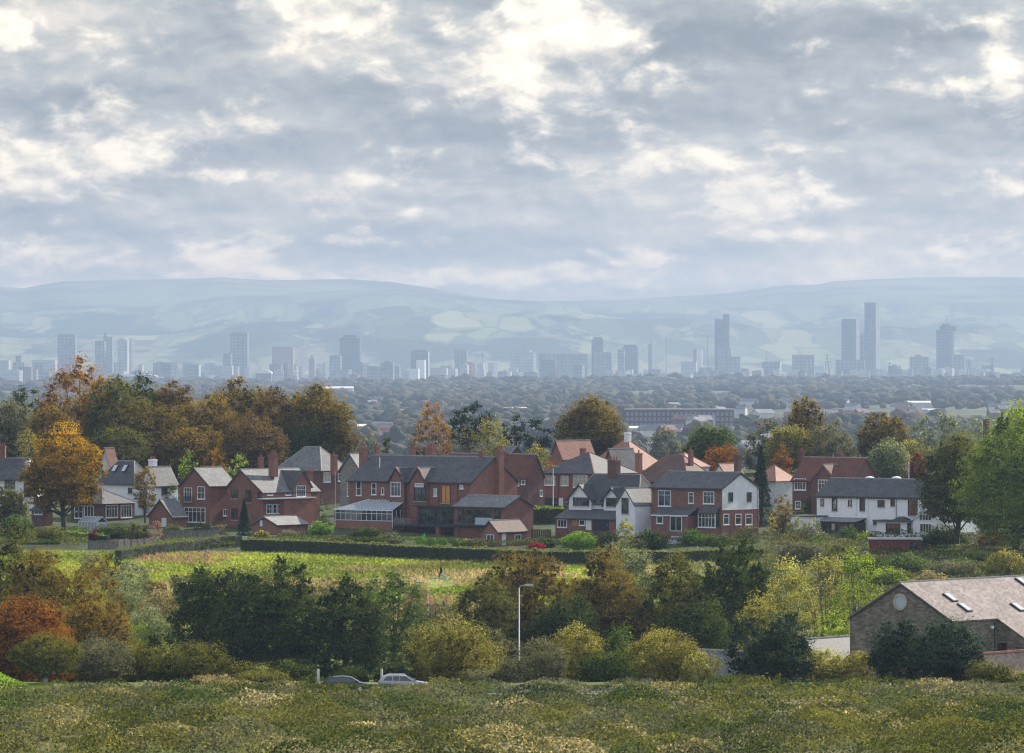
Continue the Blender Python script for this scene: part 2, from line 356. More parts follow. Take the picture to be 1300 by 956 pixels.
# ------------------------------------------------------------------ the moors beyond the city
RID = [(-900,372),(-500,360),(-200,366),(0,364),(30,366),(55,361),(80,357),(160,355),(240,354),(280,352),(340,356),(440,354),(500,358),(560,368),(620,378),(680,384.5),(740,382),
       (800,379.5),(860,376),(900,374),(930,371),(970,366),(985,363),(1040,361),(1060,357),(1160,352),(1300,352),(1500,358),(1800,350),(2300,362)]
def fbm(x, y, seed, oct=5):
    r = np.random.default_rng(seed); s = 0*x
    for o in range(oct):
        for _ in range(3):
            a = r.uniform(0, 6.28); f = 2**o*r.uniform(.7, 1.4); s = s+np.sin((x*np.cos(a)+y*np.sin(a))*f+r.uniform(0, 6.28))*(.55**o)/2.2
    return s
def hill_z(x, d):
    px = CX+F*x/d; yr = np.interp(px, [a for a, b in RID], [b for a, b in RID])
    q = np.clip((d-20000)/(13000), 0, 1)
    base = 480.0
    mid = 409+4*np.sin(px/70.)+3*np.sin(px/31.+1)+3/(1+np.exp((px-500)/40))      # a lower shoulder in front
    mid = mid - 26*np.exp(-((px-520)/150)**2)
    s1 = np.clip((d-20000)/4500, 0, 1); s1 = s1*s1*(3-2*s1)
    s2 = np.clip((d-25200)/7800, 0, 1); s2 = s2**1.0*(1-.0*s2); s2 = s2*s2*(3-2*s2)
    y = base+(mid-base)*s1+(yr-mid)*s2
    z = CZ-(y-HY)/F*d
    n = fbm(x/2000., d/1200., 5)*42*np.clip(s1*1.2, 0, 1)*(1-np.clip((d-31000)/1500, 0, 1))
    dip = -150*np.exp(-((d-25600)/900)**2)
    back = np.clip((d-33000)/3000, 0, 1)*300
    return z+n+dip-back
tl2 = sorted(set(list(np.linspace(-.40, -.12, 40))+list(np.linspace(-.12, .12, 420))+list(np.linspace(.12, .40, 40))))
m, nt, out = newmat('moorland_fields'); hm = m
geo = nt.nodes.new('ShaderNodeNewGeometry').outputs['Position']
s3 = nt.nodes.new('ShaderNodeSeparateXYZ'); nt.links.new(geo, s3.inputs[0]); gx, gy, gzz = s3.outputs
wv_ = NOISE(nt, geo, .0012, 3, .5, 1)
vo = nt.nodes.new('ShaderNodeTexVoronoi'); vo.inputs['Scale'].default_value = .0065
vm = nt.nodes.new('ShaderNodeVectorMath'); vm.operation = 'MULTIPLY_ADD'; nt.links.new(wv_, vm.inputs[0]); vm.inputs[1].default_value = (160,160,0)
cm = COMB(nt, gx, MA(nt,'MULTIPLY', gy, .16), 0); nt.links.new(cm, vm.inputs[2]); nt.links.new(vm.outputs[0], vo.inputs['Vector'])
vs3 = nt.nodes.new('ShaderNodeSeparateColor'); nt.links.new(vo.outputs['Color'], vs3.inputs[0])
field = MIX(nt, vs3.outputs[0], (.05,.075,.03), (.30,.32,.15))
field = MIX(nt, SMOOTH(nt, vs3.outputs[1], .80, .82), field, (.20,.195,.11))
vo2 = nt.nodes.new('ShaderNodeTexVoronoi'); vo2.feature = 'DISTANCE_TO_EDGE'; vo2.inputs['Scale'].default_value = .0065; nt.links.new(vm.outputs[0], vo2.inputs['Vector'])
field = MIX(nt, SMOOTH(nt, vo2.outputs[0], .07, .03), field, MIX(nt, .5, field, (.03,.04,.02)))
wood = SMOOTH(nt, NOISE(nt, COMB(nt, MA(nt,'MULTIPLY', gx, 1.1), MA(nt,'MULTIPLY', gy, .33), 0), .0013, 7, .66), .51, .56)
field = MIX(nt, wood, field, (.02,.028,.015))
moor = MIX(nt, SMOOTH(nt, NOISE(nt, geo, .0013, 6, .65), .4, .6), (.09,.08,.05), (.22,.23,.11))
hgt = MA(nt,'ADD', gzz, MA(nt,'MULTIPLY', NOISE(nt, geo, .0006, 4, .6), 160))
c = MIX(nt, SMOOTH(nt, hgt, 390, 520), field, moor)
BSDF(nt, out, c, .95, .05)
hl = list(np.linspace(19900, 33300, 240))+[34000, 35000, 36400]
tag(sheet('hills', hl, tl2, hill_z, [hm]), kind='structure')

# ------------------------------------------------------------------ haze over the whole basin
m, nt, out = newmat('haze_air'); vp = nt.nodes.new('ShaderNodeVolumePrincipled'); nt.links.new(vp.outputs[0], out.inputs['Volume'])
HAZE = 7.6e-5
vp.inputs['Density'].default_value = HAZE; vp.inputs['Color'].default_value = (.27,.36,.50,1); vp.inputs['Absorption Color'].default_value = (.2,.2,.2,1); vp.inputs['Anisotropy'].default_value = .25
try: m.cycles.homogeneous_volume = True
except Exception: pass
hz = MB().box(-15500, 15500, -450, 36800, -12, 625).build('haze', m); tag(hz, kind='stuff')
# ------------------------------------------------------------------ foliage palettes (second tone raised for sunlit tips)
PAL = {}
for nm, a, b, t in [
    ('dark', (.022,.038,.014), (.13,.16,.042), .3), ('holly', (.014,.03,.014), (.075,.12,.055), .12), ('green', (.05,.085,.025), (.18,.235,.065), .4),
    ('olive', (.055,.065,.02), (.24,.225,.055), .35), ('olivebrown', (.065,.058,.02), (.34,.25,.06), .35), ('brown', (.085,.062,.028), (.31,.205,.065), .3),
    ('rust', (.12,.07,.022), (.52,.28,.055), .4), ('orange', (.10,.075,.02), (.66,.38,.045), .45), ('redorange', (.14,.065,.025), (.46,.21,.06), .4),
    ('gold', (.11,.11,.03), (.45,.40,.11), .45), ('yellow', (.15,.15,.04), (.56,.52,.15), .45), ('lime', (.10,.15,.03), (0.366,0.439,0.085), .5),
    ('willow', (.13,.15,.07), (0.366,0.390,0.183), .45), ('greyolive', (.08,.085,.045), (.27,.255,.12), .35), ('wine', (.08,.022,.02), (0.268,0.061,0.049), .3),
    ('pine', (.022,.042,.022), (0.073,0.104,0.043), .15), ('conifer', (.016,.034,.02), (0.049,0.079,0.037), .12), ('bronze', (.09,.068,.024), (.40,.27,.06), .35),
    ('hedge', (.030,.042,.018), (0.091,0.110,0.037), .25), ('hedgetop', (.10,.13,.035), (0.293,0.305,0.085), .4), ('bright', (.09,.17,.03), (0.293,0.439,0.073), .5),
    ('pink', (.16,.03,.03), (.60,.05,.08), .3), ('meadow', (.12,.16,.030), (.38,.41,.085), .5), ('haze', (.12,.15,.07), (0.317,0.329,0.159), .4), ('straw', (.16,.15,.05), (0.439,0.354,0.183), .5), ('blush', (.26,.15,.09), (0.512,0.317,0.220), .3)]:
    PAL[nm] = leafmat('foliage_'+nm, a, b, t)
bark = mottled('bark', (.085,.07,.055), .35, 2.5, .95, .1); palebark = mottled('pale_bark', (.42,.40,.36), .3, 2.5, .9, .1)

def cards(P, Nn, size, aspect=.75):
    """small leaf-spray faces at P facing roughly Nn"""
    n = len(P); Nn = Nn/np.maximum(np.linalg.norm(Nn, axis=1, keepdims=True), 1e-6)
    r = rng.normal(size=(n, 3)); a = np.cross(Nn, r); a /= np.maximum(np.linalg.norm(a, axis=1, keepdims=True), 1e-6)
    b = np.cross(Nn, a); s = np.asarray(size).reshape(-1, 1)*.5; s = s*np.ones((n, 1))
    k1 = rng.uniform(.55, 1.0, (n, 1)); lift = Nn*s*rng.uniform(-.35, .35, (n, 1))
    V = np.stack([P-a*s, P-b*s*aspect*k1+lift, P+a*s, P+b*s*aspect], 1).reshape(-1, 3)
    return V, np.arange(4*n).reshape(n, 4)
def unit(v): return v/np.maximum(np.linalg.norm(v, axis=1, keepdims=True), 1e-6)

def crown_points(W, Dp, H, cb, nl, rl, s, dens, sparse=0.0, flat=1.0, shape='dome'):
    """lobes of leaf sprays under an uneven envelope; returns verts, faces, v, w, lobe centres"""
    zc = cb+(H-cb)*(.42 if shape == 'dome' else .5)
    C = []; tries = 0; pz = rng.uniform(0, 6.28, 4)
    while len(C) < nl and tries < 4000:
        tries += 1
        d = rng.normal(size=3); d /= np.linalg.norm(d)
        if shape == 'dome' and d[2] < -.75: continue
        r = W*rl*rng.uniform(.72, 1.25); q = rng.uniform(.86, 1.0) if rng.random() < .84 else rng.uniform(.2, .7)
        ax = np.array([W/2-r*.8, Dp/2-r*.8, (H-zc-r*.8) if d[2] > 0 else (zc-cb-r*.5)]); ax = np.maximum(ax, .05)*(1+.07*np.sin(2.1*np.arctan2(d[1], d[0])+pz[0])*(.4+d[2]**2)+.06*np.sin(3*np.arctan2(d[1], d[0])+5*d[2]+pz[1])+.05*np.sin(7*d[0]+pz[2]))
        if shape == 'col': ax[0] *= (1-.35*max(0, d[2])); ax[1] *= (1-.35*max(0, d[2]))
        c = d*ax*q; c[2] += zc
        if any(np.linalg.norm(c-o[0]) < .62*(r+o[1])*.72 for o in C) and tries < 2500: continue
        C.append((c, r))
    VS, P_, N_, S_, v_, w_ = [], [], [], [], [], []
    for c, r in C:
        n = int(dens*12.6*r*r/(s*s)*.55)+8
        d = unit(rng.normal(size=(n, 3))); d[:, 2] = np.where(d[:, 2] < -.3, d[:, 2]*.4, d[:, 2])
        bump = 1+.16*np.sin(d[:, 0]*5+c[0]*3)*np.sin(d[:, 1]*6+c[1]*2)+.12*np.sin(d[:, 2]*9+c[2])
        rad = r*bump*np.where(rng.random(n) < .8, rng.uniform(.82, 1.07, n), rng.uniform(.3, .85, n))
        stray = rng.random(n) < (.04 if sparse < .3 else .09); rad = np.where(stray, rad*rng.uniform(1.05, 1.35, n), rad)
        p = c+d*rad[:, None]*np.array([1, 1, flat]); lv = rng.uniform(.0, .75)
        P_.append(p); N_.append(d+rng.normal(size=(n, 3))*.38+np.array([0, 0, .22])); S_.append(s*rng.uniform(.6, 1.35, n))
        top = np.clip((p[:, 2]-cb)/(H-cb), 0, 1)  # paler upward: autumn turn, with sunlit tips put into the colour
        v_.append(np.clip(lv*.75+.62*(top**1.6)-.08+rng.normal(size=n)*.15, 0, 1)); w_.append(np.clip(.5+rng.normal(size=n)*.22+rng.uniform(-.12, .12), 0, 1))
        if True:      # big cards fill the bough and block light; darkened as its inner shade
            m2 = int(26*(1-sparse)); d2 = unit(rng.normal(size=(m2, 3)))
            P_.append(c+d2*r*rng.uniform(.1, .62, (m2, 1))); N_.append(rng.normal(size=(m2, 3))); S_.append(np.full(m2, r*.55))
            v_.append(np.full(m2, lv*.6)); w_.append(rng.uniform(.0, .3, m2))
    P = np.concatenate(P_)
    for ax, lo_, hi_ in ((0, -W/2, W/2), (1, -Dp/2, Dp/2), (2, cb, H)):   # fit the crown to its measured size
        a, b = np.percentile(P[:, ax], (1.2, 98.8 if ax < 2 else 98.6)); k = (hi_-lo_)/(b-a); P[:, ax] = lo_+(P[:, ax]-a)*k
        for c in C: c[0][ax] = lo_+(c[0][ax]-a)*k
    V, Fc = cards(P, np.concatenate(N_), np.concatenate(S_))
    V[:, 2] = np.maximum(V[:, 2], .02)
    return V, Fc, np.concatenate(v_), np.concatenate(w_), C
def conifer_points(W, H, s, n):
    t = rng.random(n)**.75; z = H*(.04+.96*t); ang = rng.uniform(0, 6.283, n); tier = (z/H*11) % 1
    br = .85+.15*np.sin(ang*5+np.floor(z/H*11)*2.1)
    rad = W/2*(1-t)**.85*(.72+.30*(1-tier))*br*np.where(rng.random(n) < .75, rng.uniform(.85, 1.06, n), rng.uniform(.2, .9, n))
    P = np.stack([rad*np.cos(ang), rad*np.sin(ang), z-rad*.18], -1); Nn = np.stack([np.cos(ang)*.5, np.sin(ang)*.5, np.full(n, .8)], -1)+rng.normal(size=(n, 3))*.5
    V, Fc = cards(P, Nn, s*rng.uniform(.7, 1.4, n), .5)
    return V, Fc, np.clip(rng.normal(size=n)*.2+.4+.2*t, 0, 1), np.clip(.5+rng.normal(size=n)*.2, 0, 1)

STY = { # crown base, lobes, lobe radius, density, sparse, flatten, shape
 'dome': (.16, 52, .165, 1.2, 0, .9, 'dome'), 'beech': (.18, 56, .15, 1.15, .1, .66, 'dome'), 'sparse': (.08, 80, .10, .62, .45, 1.0, 'dome'),
 'round': (.02, 24, .19, 1.15, 0, 1.0, 'dome'), 'shrub': (.0, 26, .17, .9, .2, 1.0, 'dome'), 'feather': (.0, 60, .105, .62, .45, 1.25, 'col'),
 'pine': (.42, 22, .15, .75, .2, .5, 'dome'), 'col': (.05, 26, .17, .9, .1, 1.1, 'col'), 'tall': (.22, 64, .115, 1.0, .3, .9, 'dome')}
def make_plant(name, label, x, y, W, H, style, pal, group=None, s=None, cat=None, trunk=True, cb=None, barkm=None, z=None, lobes=None, dens=1.0):
    d = max(y, 50); s = s or max(.14, 2.0*d/F/.79*.80)
    z = gz(x, y) if z is None else z
    root = empty(name, (x, y, z-.05), rng.uniform(0, 6.28) if style != 'row' else 0)
    tag(root, label, cat or ('tree' if 'tree' in name or name in ('conifer','pine_tree','birch_tree','holly_tree') else 'shrub'), group)
    if style == 'cone':
        n = int(min(14000, 26*W*H/(s*s)*.5)); V, Fc, v, w_ = conifer_points(W, H, s, n); C = []; cb_ = .05*H
    else:
        c0, nl, rl, dn, spz, fl, shp = STY[style]
        cb_ = (c0 if cb is None else cb)*H
        if lobes: nl = lobes
        nl = max(9, int(nl*min(1.25, max(.45, W/5)))) if not lobes else nl
        if W < 4: rl = rl*1.2
        V, Fc, v, w_, C = crown_points(W, W*.92, H, cb_, nl, rl, s, dn*dens, spz, fl, shp)
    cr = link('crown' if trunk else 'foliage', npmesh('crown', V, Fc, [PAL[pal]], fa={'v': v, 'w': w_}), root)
    if trunk:
        mb = MB(); tr = max(.07, W*.030+H*.006); lean = rng.normal(size=2)*.03*H
        top = H*.82 if style == 'cone' else cb_+(H-cb_)*.45
        pts = [(0,0,-.6),(0,0,.25),(lean[0]*.4, lean[1]*.4, top*.5),(lean[0], lean[1], top)]
        mb.tube(pts, [tr*1.35, tr, tr*.8, tr*.3], 7)
        for c, r in C[:14 if style not in ('sparse','feather') else 26]:
            st_ = max(cb_*.55, .15*H)*rng.uniform(.8, 1.5); st_ = min(st_, c[2]*.9); q = st_/max(top, .1)
            p0 = np.array([lean[0]*q, lean[1]*q, st_]); mid = (p0+c)/2+np.array([0, 0, -.08*H])*rng.uniform(0, 1)
            mb.tube([p0, mid, c], [tr*.36, tr*.2, tr*.05], 5, cap=False)
        mb.build('trunk', barkm or bark, root, smooth=True, fix=False)
    return root
def plant(name, label, px, ptop, wpx, where, style, pal, group=None, **k):
    """where: a distance (< 0 means: picture height of the base, given as negative)"""
    d = dist_at(px, -where) if where < 0 else where
    x = wx(px, d); z = gz(x, d); H = wz(ptop, d)-z; W = wpx/F*d
    return make_plant(name, label, x, d, W, max(H, .4), style, pal, group, **k)
g1 = 'woodland trees behind the houses on the left'
plant('pine_tree', 'small dark green tree at the far left edge of the wood, behind pale haze', 30, 495, 52, 1008, 'tall', 'dark', g1)
plant('woodland_tree', 'grey-olive tree at the left edge of the wood behind the slate-roofed white house', 12, 512, 76, 985, 'tall', 'greyolive', g1)
plant('woodland_tree', 'yellow-olive shrubby tree left of the vivid orange tree', 36, 548, 40, 960, 'sparse', 'gold', g1)
plant('woodland_tree', 'tallest tree of the left wood, rust orange with bare twigs at its top', 98, 463, 104, 1000, 'sparse', 'rust', g1, dens=1.5)
plant('woodland_tree', 'dark olive tree just right of the tall rust orange one', 148, 484, 84, 992, 'beech', 'olive', g1)
plant('woodland_tree', 'dark green tree crest between two brown crowns of the left wood', 183, 481, 60, 1008, 'dome', 'dark', g1)
plant('woodland_tree', 'brown-crowned tree at the dip in the left wood skyline', 222, 490, 60, 1006, 'beech', 'brown', g1)
plant('woodland_tree', 'broad olive-brown dome in front of the left wood skyline', 188, 517, 96, 972, 'beech', 'olivebrown', g1)
plant('woodland_tree', 'layered gold-brown tree right of the broad olive-brown dome', 262, 509, 98, 986, 'beech', 'bronze', g1)
plant('woodland_tree', 'low bronze tree standing below the layered gold-brown one', 246, 545, 84, 966, 'beech', 'bronze', g1)
plant('woodland_tree', 'high brown-topped tree right of centre in the left wood', 312, 487, 84, 1006, 'beech', 'olivebrown', g1)
plant('woodland_tree', 'dark brown tree leaning against the rightmost oak of the left wood', 346, 497, 66, 990, 'beech', 'brown', g1)
plant('woodland_tree', 'low brown tree above the chimneys of the brick pair', 325, 533, 76, 966, 'beech', 'brown', g1)
plant('oak_tree', 'rightmost oak of the left wood, green crown turning orange on one side', 404, 494, 96, 990, 'dome', 'olivebrown', g1)
plant('woodland_tree', 'shaded olive tree filling the wood behind the skylit roof', 150, 545, 80, 962, 'beech', 'olive', g1)
plant('woodland_tree', 'dark low tree of the wood behind the stone-gabled house', 385, 540, 70, 985, 'dome', 'dark', g1)
plant('woodland_tree', 'orange-brown low tree behind the vivid orange tree', 66, 520, 70, 976, 'beech', 'bronze', g1)
plant('garden_tree', 'yellow-green sapling behind the brick gable of the paired houses', 238, 572, 26, 940, 'feather', 'lime', g1)
plant('garden_tree', 'small orange tree peeping over the grey tiled ridge', 272, 571, 34, 945, 'sparse', 'rust', g1)
plant('garden_tree', 'pale yellow-green tree top showing over the valley of two roofs', 303, 579, 32, 940, 'sparse', 'lime', g1)
plant('garden_tree', 'vivid orange-topped tree on a bare leaning trunk in a left garden', 81, 549, 96, -672, 'beech', 'orange', None, cb=.26, dens=1.15)
plant('garden_shrub', 'large dark evergreen bush at the left edge below the white house', 12, 619, 52, -664, 'round', 'olive', None, trunk=False)
plant('garden_tree', 'slim brown-leaved tree before the white house with two skylights', 184, 593, 30, -664, 'sparse', 'bronze', None, cb=.3, dens=1.6)
plant('conifer', 'small dark conifer between the two brick gables', 310, 633, 26, -686, 'cone', 'conifer')
plant('garden_shrub', 'tall dark bush between the white house and the brick gable', 217, 614, 20, 905, 'shrub', 'dark', None, trunk=False)
plant('garden_shrub', 'dark broad bush under the left brick gable', 258, 662, 22, -676, 'shrub', 'dark', None, trunk=False)
for a, b, c, p, l in ((126,502,80,'bronze','gold-brown tree filling the wood between the rust orange crown and the dark crest'),(206,499,74,'olivebrown','olive tree filling the dip of the left wood skyline'),(286,500,80,'brown','brown tree between the layered gold-brown one and the high brown-topped one'),(374,506,72,'olivebrown','olive-gold tree touching the rightmost oak of the left wood')):
    plant('woodland_tree', l, a, b, c, 1014, 'dome', p, g1)
# ridge behind the middle houses
g2 = 'trees on the ridge behind the middle houses'
plant('garden_tree', 'little dark tree behind the chimneys of the long brick terrace', 490, 556, 16, 990, 'dome', 'dark', g2)
plant('birch_tree', 'pale orange birch with thin foliage behind the long terrace', 549, 516, 52, 995, 'sparse', 'rust', g2, barkm=palebark, dens=1.35)
plant('pine_tree', 'flat-topped dark green pine behind the orange birch', 597, 514, 66, 1008, 'pine', 'pine', g2)
plant('birch_tree', 'golden thin-leaved birch left of the scattered pines', 622, 534, 50, 985, 'sparse', 'gold', g2, barkm=palebark, dens=1.3)
plant('garden_tree', 'greyish twiggy tree between the two golden birches', 590, 545, 34, 980, 'sparse', 'greyolive', g2)
plant('pine_tree', 'spreading dark pine with open layered crown right of the golden birch', 655, 528, 40, 1004, 'pine', 'pine', g2)
plant('pine_tree', 'second open pine, nearer the big ridge oak', 682, 533, 38, 1000, 'pine', 'pine', g2)
plant('oak_tree', 'big dark rounded oak alone on the ridge in the centre', 748, 508, 92, 1006, 'dome', 'olivebrown', g2, cb=.2)
plant('garden_shrub', 'pale autumn bushes behind the brick houses, thin and yellowish', 682, 566, 38, 965, 'sparse', 'gold', g2, trunk=False)
plant('garden_shrub', 'small red-orange bush against the dark hipped roof', 699, 585, 18, 945, 'sparse', 'redorange', g2, trunk=False)
plant('garden_tree', 'green rounded tree behind the pink hipped roofs', 902, 542, 66, 1002, 'dome', 'green', g2)
plant('garden_tree', 'reddish small tree below the green one, above the brick house ridge', 917, 566, 46, 975, 'sparse', 'redorange', g2)
plant('oak_tree', 'compact dark dome-shaped tree standing highest on the right ridge', 1023, 510, 56, 1008, 'dome', 'olivebrown', g2)
plant('garden_tree', 'thin brown tree left of the compact dark dome', 970, 534, 56, 1002, 'sparse', 'greyolive', g2)
plant('garden_tree', 'yellow and green autumn tree under the compact dark dome', 1003, 543, 60, 985, 'beech', 'gold', g2)
plant('garden_tree', 'soft olive tree behind the red-roofed house', 1055, 540, 66, 985, 'sparse', 'greyolive', g2, dens=1.7)
plant('garden_tree', 'scarlet-leaved small tree beside the tall conifer', 993, 565, 26, 960, 'sparse', 'redorange', g2)
plant('oak_tree', 'brown-gold rounded tree right of the red-roofed house', 1121, 529, 68, 1003, 'beech', 'olivebrown', g2)
plant('garden_tree', 'grey-green willow-like tree above the white terrace roof', 1128, 562, 54, 955, 'dome', 'willow', g2)
plant('garden_tree', 'yellow-orange tree top right of the grey-green one', 1160, 560, 40, 965, 'sparse', 'gold', g2, dens=1.5)
plant('garden_tree', 'wine red small tree beside the thin grey pole', 1166, 577, 30, 950, 'dome', 'wine', g2)
plant('conifer', 'tall dark conifer right of the white-gabled brick house', 966, 567, 42, -668, 'cone', 'conifer')
plant('garden_tree', 'twiggy brown-yellow tree in front of the tall conifer', 994, 629, 28, -676, 'sparse', 'bronze', None, dens=1.5)
plant('garden_tree', 'large dark brown tree before the right end of the white terrace', 1214, 555, 98, -700, 'dome', 'olive', 'two big trees at the right edge', cb=.3)
plant('garden_tree', 'large fresh green tree cut by the right edge of the view', 1290, 527, 136, -706, 'dome', 'lime', 'two big trees at the right edge', cb=.16, dens=1.0)
# hazy trees further down the slope
g3 = 'pale hazy trees below the ridge'
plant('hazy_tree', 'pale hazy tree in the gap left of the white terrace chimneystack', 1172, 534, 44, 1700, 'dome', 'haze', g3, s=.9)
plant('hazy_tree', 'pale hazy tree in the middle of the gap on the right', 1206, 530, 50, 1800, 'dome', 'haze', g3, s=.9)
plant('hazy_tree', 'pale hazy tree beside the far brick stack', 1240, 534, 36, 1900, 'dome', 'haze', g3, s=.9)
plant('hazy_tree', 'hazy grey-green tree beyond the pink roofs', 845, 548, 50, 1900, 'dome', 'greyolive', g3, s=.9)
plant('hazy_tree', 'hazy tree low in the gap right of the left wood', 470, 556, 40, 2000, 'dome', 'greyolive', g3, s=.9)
# ------------------------------------------------------------------ trees and scrub below the field
g4 = 'row of big trees along the bottom of the field'
def P_(name, label, px, ptop, wpx, where, *a, **k):
    wpx *= 1.16 if name == 'field_tree' else 1.05 if name == 'dark_tree' else 1
    return plant(name, label, px, ptop, wpx, where, *a, **k)
P_('field_tree', 'dark olive tree at the left edge above the brown-gold one', 24, 684, 96, 625, 'beech', 'olive', g4)
P_('field_tree', 'broad brown-gold tree on the left with dark branches showing', 60, 712, 126, 590, 'beech', 'olivebrown', g4, cb=.1)
P_('field_tree', 'thin coppery tree right of the broad brown-gold one', 128, 712, 62, 612, 'sparse', 'bronze', g4, dens=1.6)
P_('field_tree', 'low golden-brown tree in front of the coppery one', 118, 768, 92, 560, 'beech', 'bronze', g4, cb=.05)
P_('field_tree', 'burnt orange tree at the lower left edge', 30, 765, 112, 520, 'beech', 'redorange', g4, cb=.05)
P_('dark_tree', 'left of the two biggest dark green trees, yellow leaves at its top', 262, 724, 92, 648, 'dome', 'dark', g4, cb=.03)
P_('dark_tree', 'biggest dark green tree with a rounded crown, left of the cars', 345, 720, 122, 642, 'dome', 'dark', g4, cb=.03)
P_('dark_tree', 'dark green tree with a brownish peak above the dark car', 440, 737, 92, 638, 'dome', 'dark', g4, cb=.03)
P_('field_tree', 'lighter green tree right of the brown-peaked dark tree', 500, 731, 92, 655, 'sparse', 'green', g4, dens=2.0, cb=.03)
P_('field_tree', 'olive tree with flat layered crown behind the near lamp post', 616, 733, 78, 640, 'beech', 'olive', g4, cb=.1)
P_('field_tree', 'taller olive-gold tree right behind the near lamp post', 668, 709, 112, 655, 'beech', 'olivebrown', g4, cb=.1)
P_('willow_tree', 'pale silvery willow at the top of the tree row', 790, 697, 84, 690, 'dome', 'willow', g4)
P_('field_tree', 'rounded olive-brown tree in front of the pale willow', 768, 710, 100, 650, 'beech', 'olivebrown', g4, cb=.08)
P_('field_tree', 'gold-topped olive tree left of the darkest right tree', 856, 711, 84, 648, 'beech', 'olive', g4, cb=.08)
P_('dark_tree', 'darkest broad tree on the right below the white-gabled house', 935, 697, 118, 645, 'dome', 'dark', g4, cb=.03)
P_('dark_tree', 'dark low tree filling the row behind the lamp post foot', 720, 765, 90, 638, 'dome', 'dark', g4, cb=.03)
P_('dark_tree', 'dark low tree between the two golden shrubs and the row', 880, 770, 90, 632, 'dome', 'dark', g4, cb=.03)
P_('dark_tree', 'dark low tree behind the big yellow shrub', 590, 790, 70, 632, 'dome', 'dark', g4, cb=.03)
P_('poplar_tree', 'yellow-green poplar left of the taller yellow pair', 1000, 716, 84, 610, 'feather', 'yellow', 'yellow-green poplars beside the stone barn', cb=.1, dens=2.0)
P_('poplar_tree', 'tall yellow poplar with pointed plumes above the barn slates', 1048, 708, 62, 600, 'feather', 'yellow', 'yellow-green poplars beside the stone barn', cb=.1, dens=2.0)
P_('poplar_tree', 'tallest bright yellow-green poplar just left of the barn gable', 1092, 704, 72, 596, 'feather', 'lime', 'yellow-green poplars beside the stone barn', cb=.1, dens=2.0)
P_('poplar_tree', 'lower yellow poplar in front of the dark tree and the left poplar', 962, 758, 66, 575, 'feather', 'gold', 'yellow-green poplars beside the stone barn', cb=.05, dens=1.8)
P_('scrub_bush', 'lime green bush at the foot of the poplars', 1058, 778, 72, 570, 'shrub', 'lime', None, trunk=False)
P_('scrub_bush', 'lime shrub touching the left corner of the barn', 1092, 790, 40, 560, 'shrub', 'lime', None, trunk=False)
g5 = 'scrubby bushes beside the road'
P_('scrub_bush', 'small olive shrub hiding the foot of the near lamp post', 655, 836, 52, 495, 'shrub', 'greyolive', g5, trunk=False)
P_('scrub_bush', 'dark shrub under the biggest dark tree by the dark car', 372, 838, 66, 500, 'shrub', 'dark', g5, trunk=False)
P_('scrub_bush', 'dark shrub right of the rounded olive shrub', 318, 840, 60, 500, 'shrub', 'olive', g5, trunk=False)
P_('scrub_bush', 'dark green shrub behind the silver car', 500, 842, 56, 502, 'shrub', 'dark', g5, trunk=False)
P_('scrub_bush', 'dark green shrub between the two cars, in shade', 448, 846, 50, 503, 'shrub', 'dark', g5, trunk=False)
P_('birch_tree', 'scrubby birch with silver-white stems by the lower left corner', 58, 806, 84, 492, 'feather', 'olive', g5, barkm=palebark, cb=.22, dens=2.0)
P_('scrub_bush', 'olive shrub right of the silver-stemmed birch', 128, 812, 82, 498, 'sparse', 'greyolive', g5, trunk=False, dens=2.0)
P_('scrub_bush', 'mixed green and brown shrub left of the big dark trees', 178, 820, 74, 502, 'sparse', 'olive', g5, trunk=False, dens=2.0)
P_('scrub_bush', 'rounded olive shrub in front of the left big dark tree', 243, 817, 106, 500, 'shrub', 'olive', g5, trunk=False)
P_('scrub_bush', 'dark low shrub behind the rounded olive shrub', 205, 800, 60, 560, 'shrub', 'dark', g5, trunk=False)
P_('scrub_bush', 'big yellow-gold bush right of the silver car', 575, 788, 126, 506, 'shrub', 'gold', g5, dens=1.15)
P_('scrub_bush', 'thin grey-green shrub between the yellow bush and the lamp post', 640, 805, 50, 512, 'sparse', 'greyolive', g5, trunk=False, dens=1.8)
P_('scrub_bush', 'pale grey-green shrub at the foot of the lamp post', 688, 812, 66, 498, 'sparse', 'greyolive', g5, trunk=False, dens=2.0)
P_('scrub_bush', 'tall golden shrub right of the lamp post', 734, 796, 80, 512, 'sparse', 'gold', g5, trunk=False, dens=2.0)
P_('scrub_bush', 'green shrub between two golden shrubs', 792, 797, 60, 514, 'shrub', 'green', g5, trunk=False)
P_('scrub_bush', 'dark green low shrub under the green one', 770, 828, 74, 500, 'shrub', 'dark', g5, trunk=False)
P_('scrub_bush', 'golden-leaved shrub left of the far slate roof', 842, 802, 92, 508, 'sparse', 'gold', g5, trunk=False, dens=2.0)
P_('scrub_bush', 'yellow-tipped low shrub before the far slate roof', 890, 828, 50, 500, 'sparse', 'yellow', g5, trunk=False, dens=1.4)
P_('holly_tree', 'left holly of the dark glossy pair beside the far slate roof', 946, 782, 56, 506, 'round', 'holly', 'dark glossy hollies')
P_('holly_tree', 'right holly of the dark glossy pair, round and dense', 994, 779, 84, 504, 'round', 'holly', 'dark glossy hollies')
P_('holly_tree', 'dark holly in front of the middle of the barn gable', 1140, 789, 78, 502, 'round', 'holly', 'dark glossy hollies')
P_('holly_tree', 'round holly in front of the right corner of the barn gable', 1206, 786, 100, 500, 'round', 'holly', 'dark glossy hollies')
P_('scrub_bush', 'clipped-looking yellow-green shrub under the small slate roof', 1046, 824, 70, 505, 'shrub', 'yellow', g5, trunk=False)
P_('scrub_bush', 'second yellow-green shrub, against the holly by the barn', 1090, 826, 56, 505, 'shrub', 'gold', g5, trunk=False)
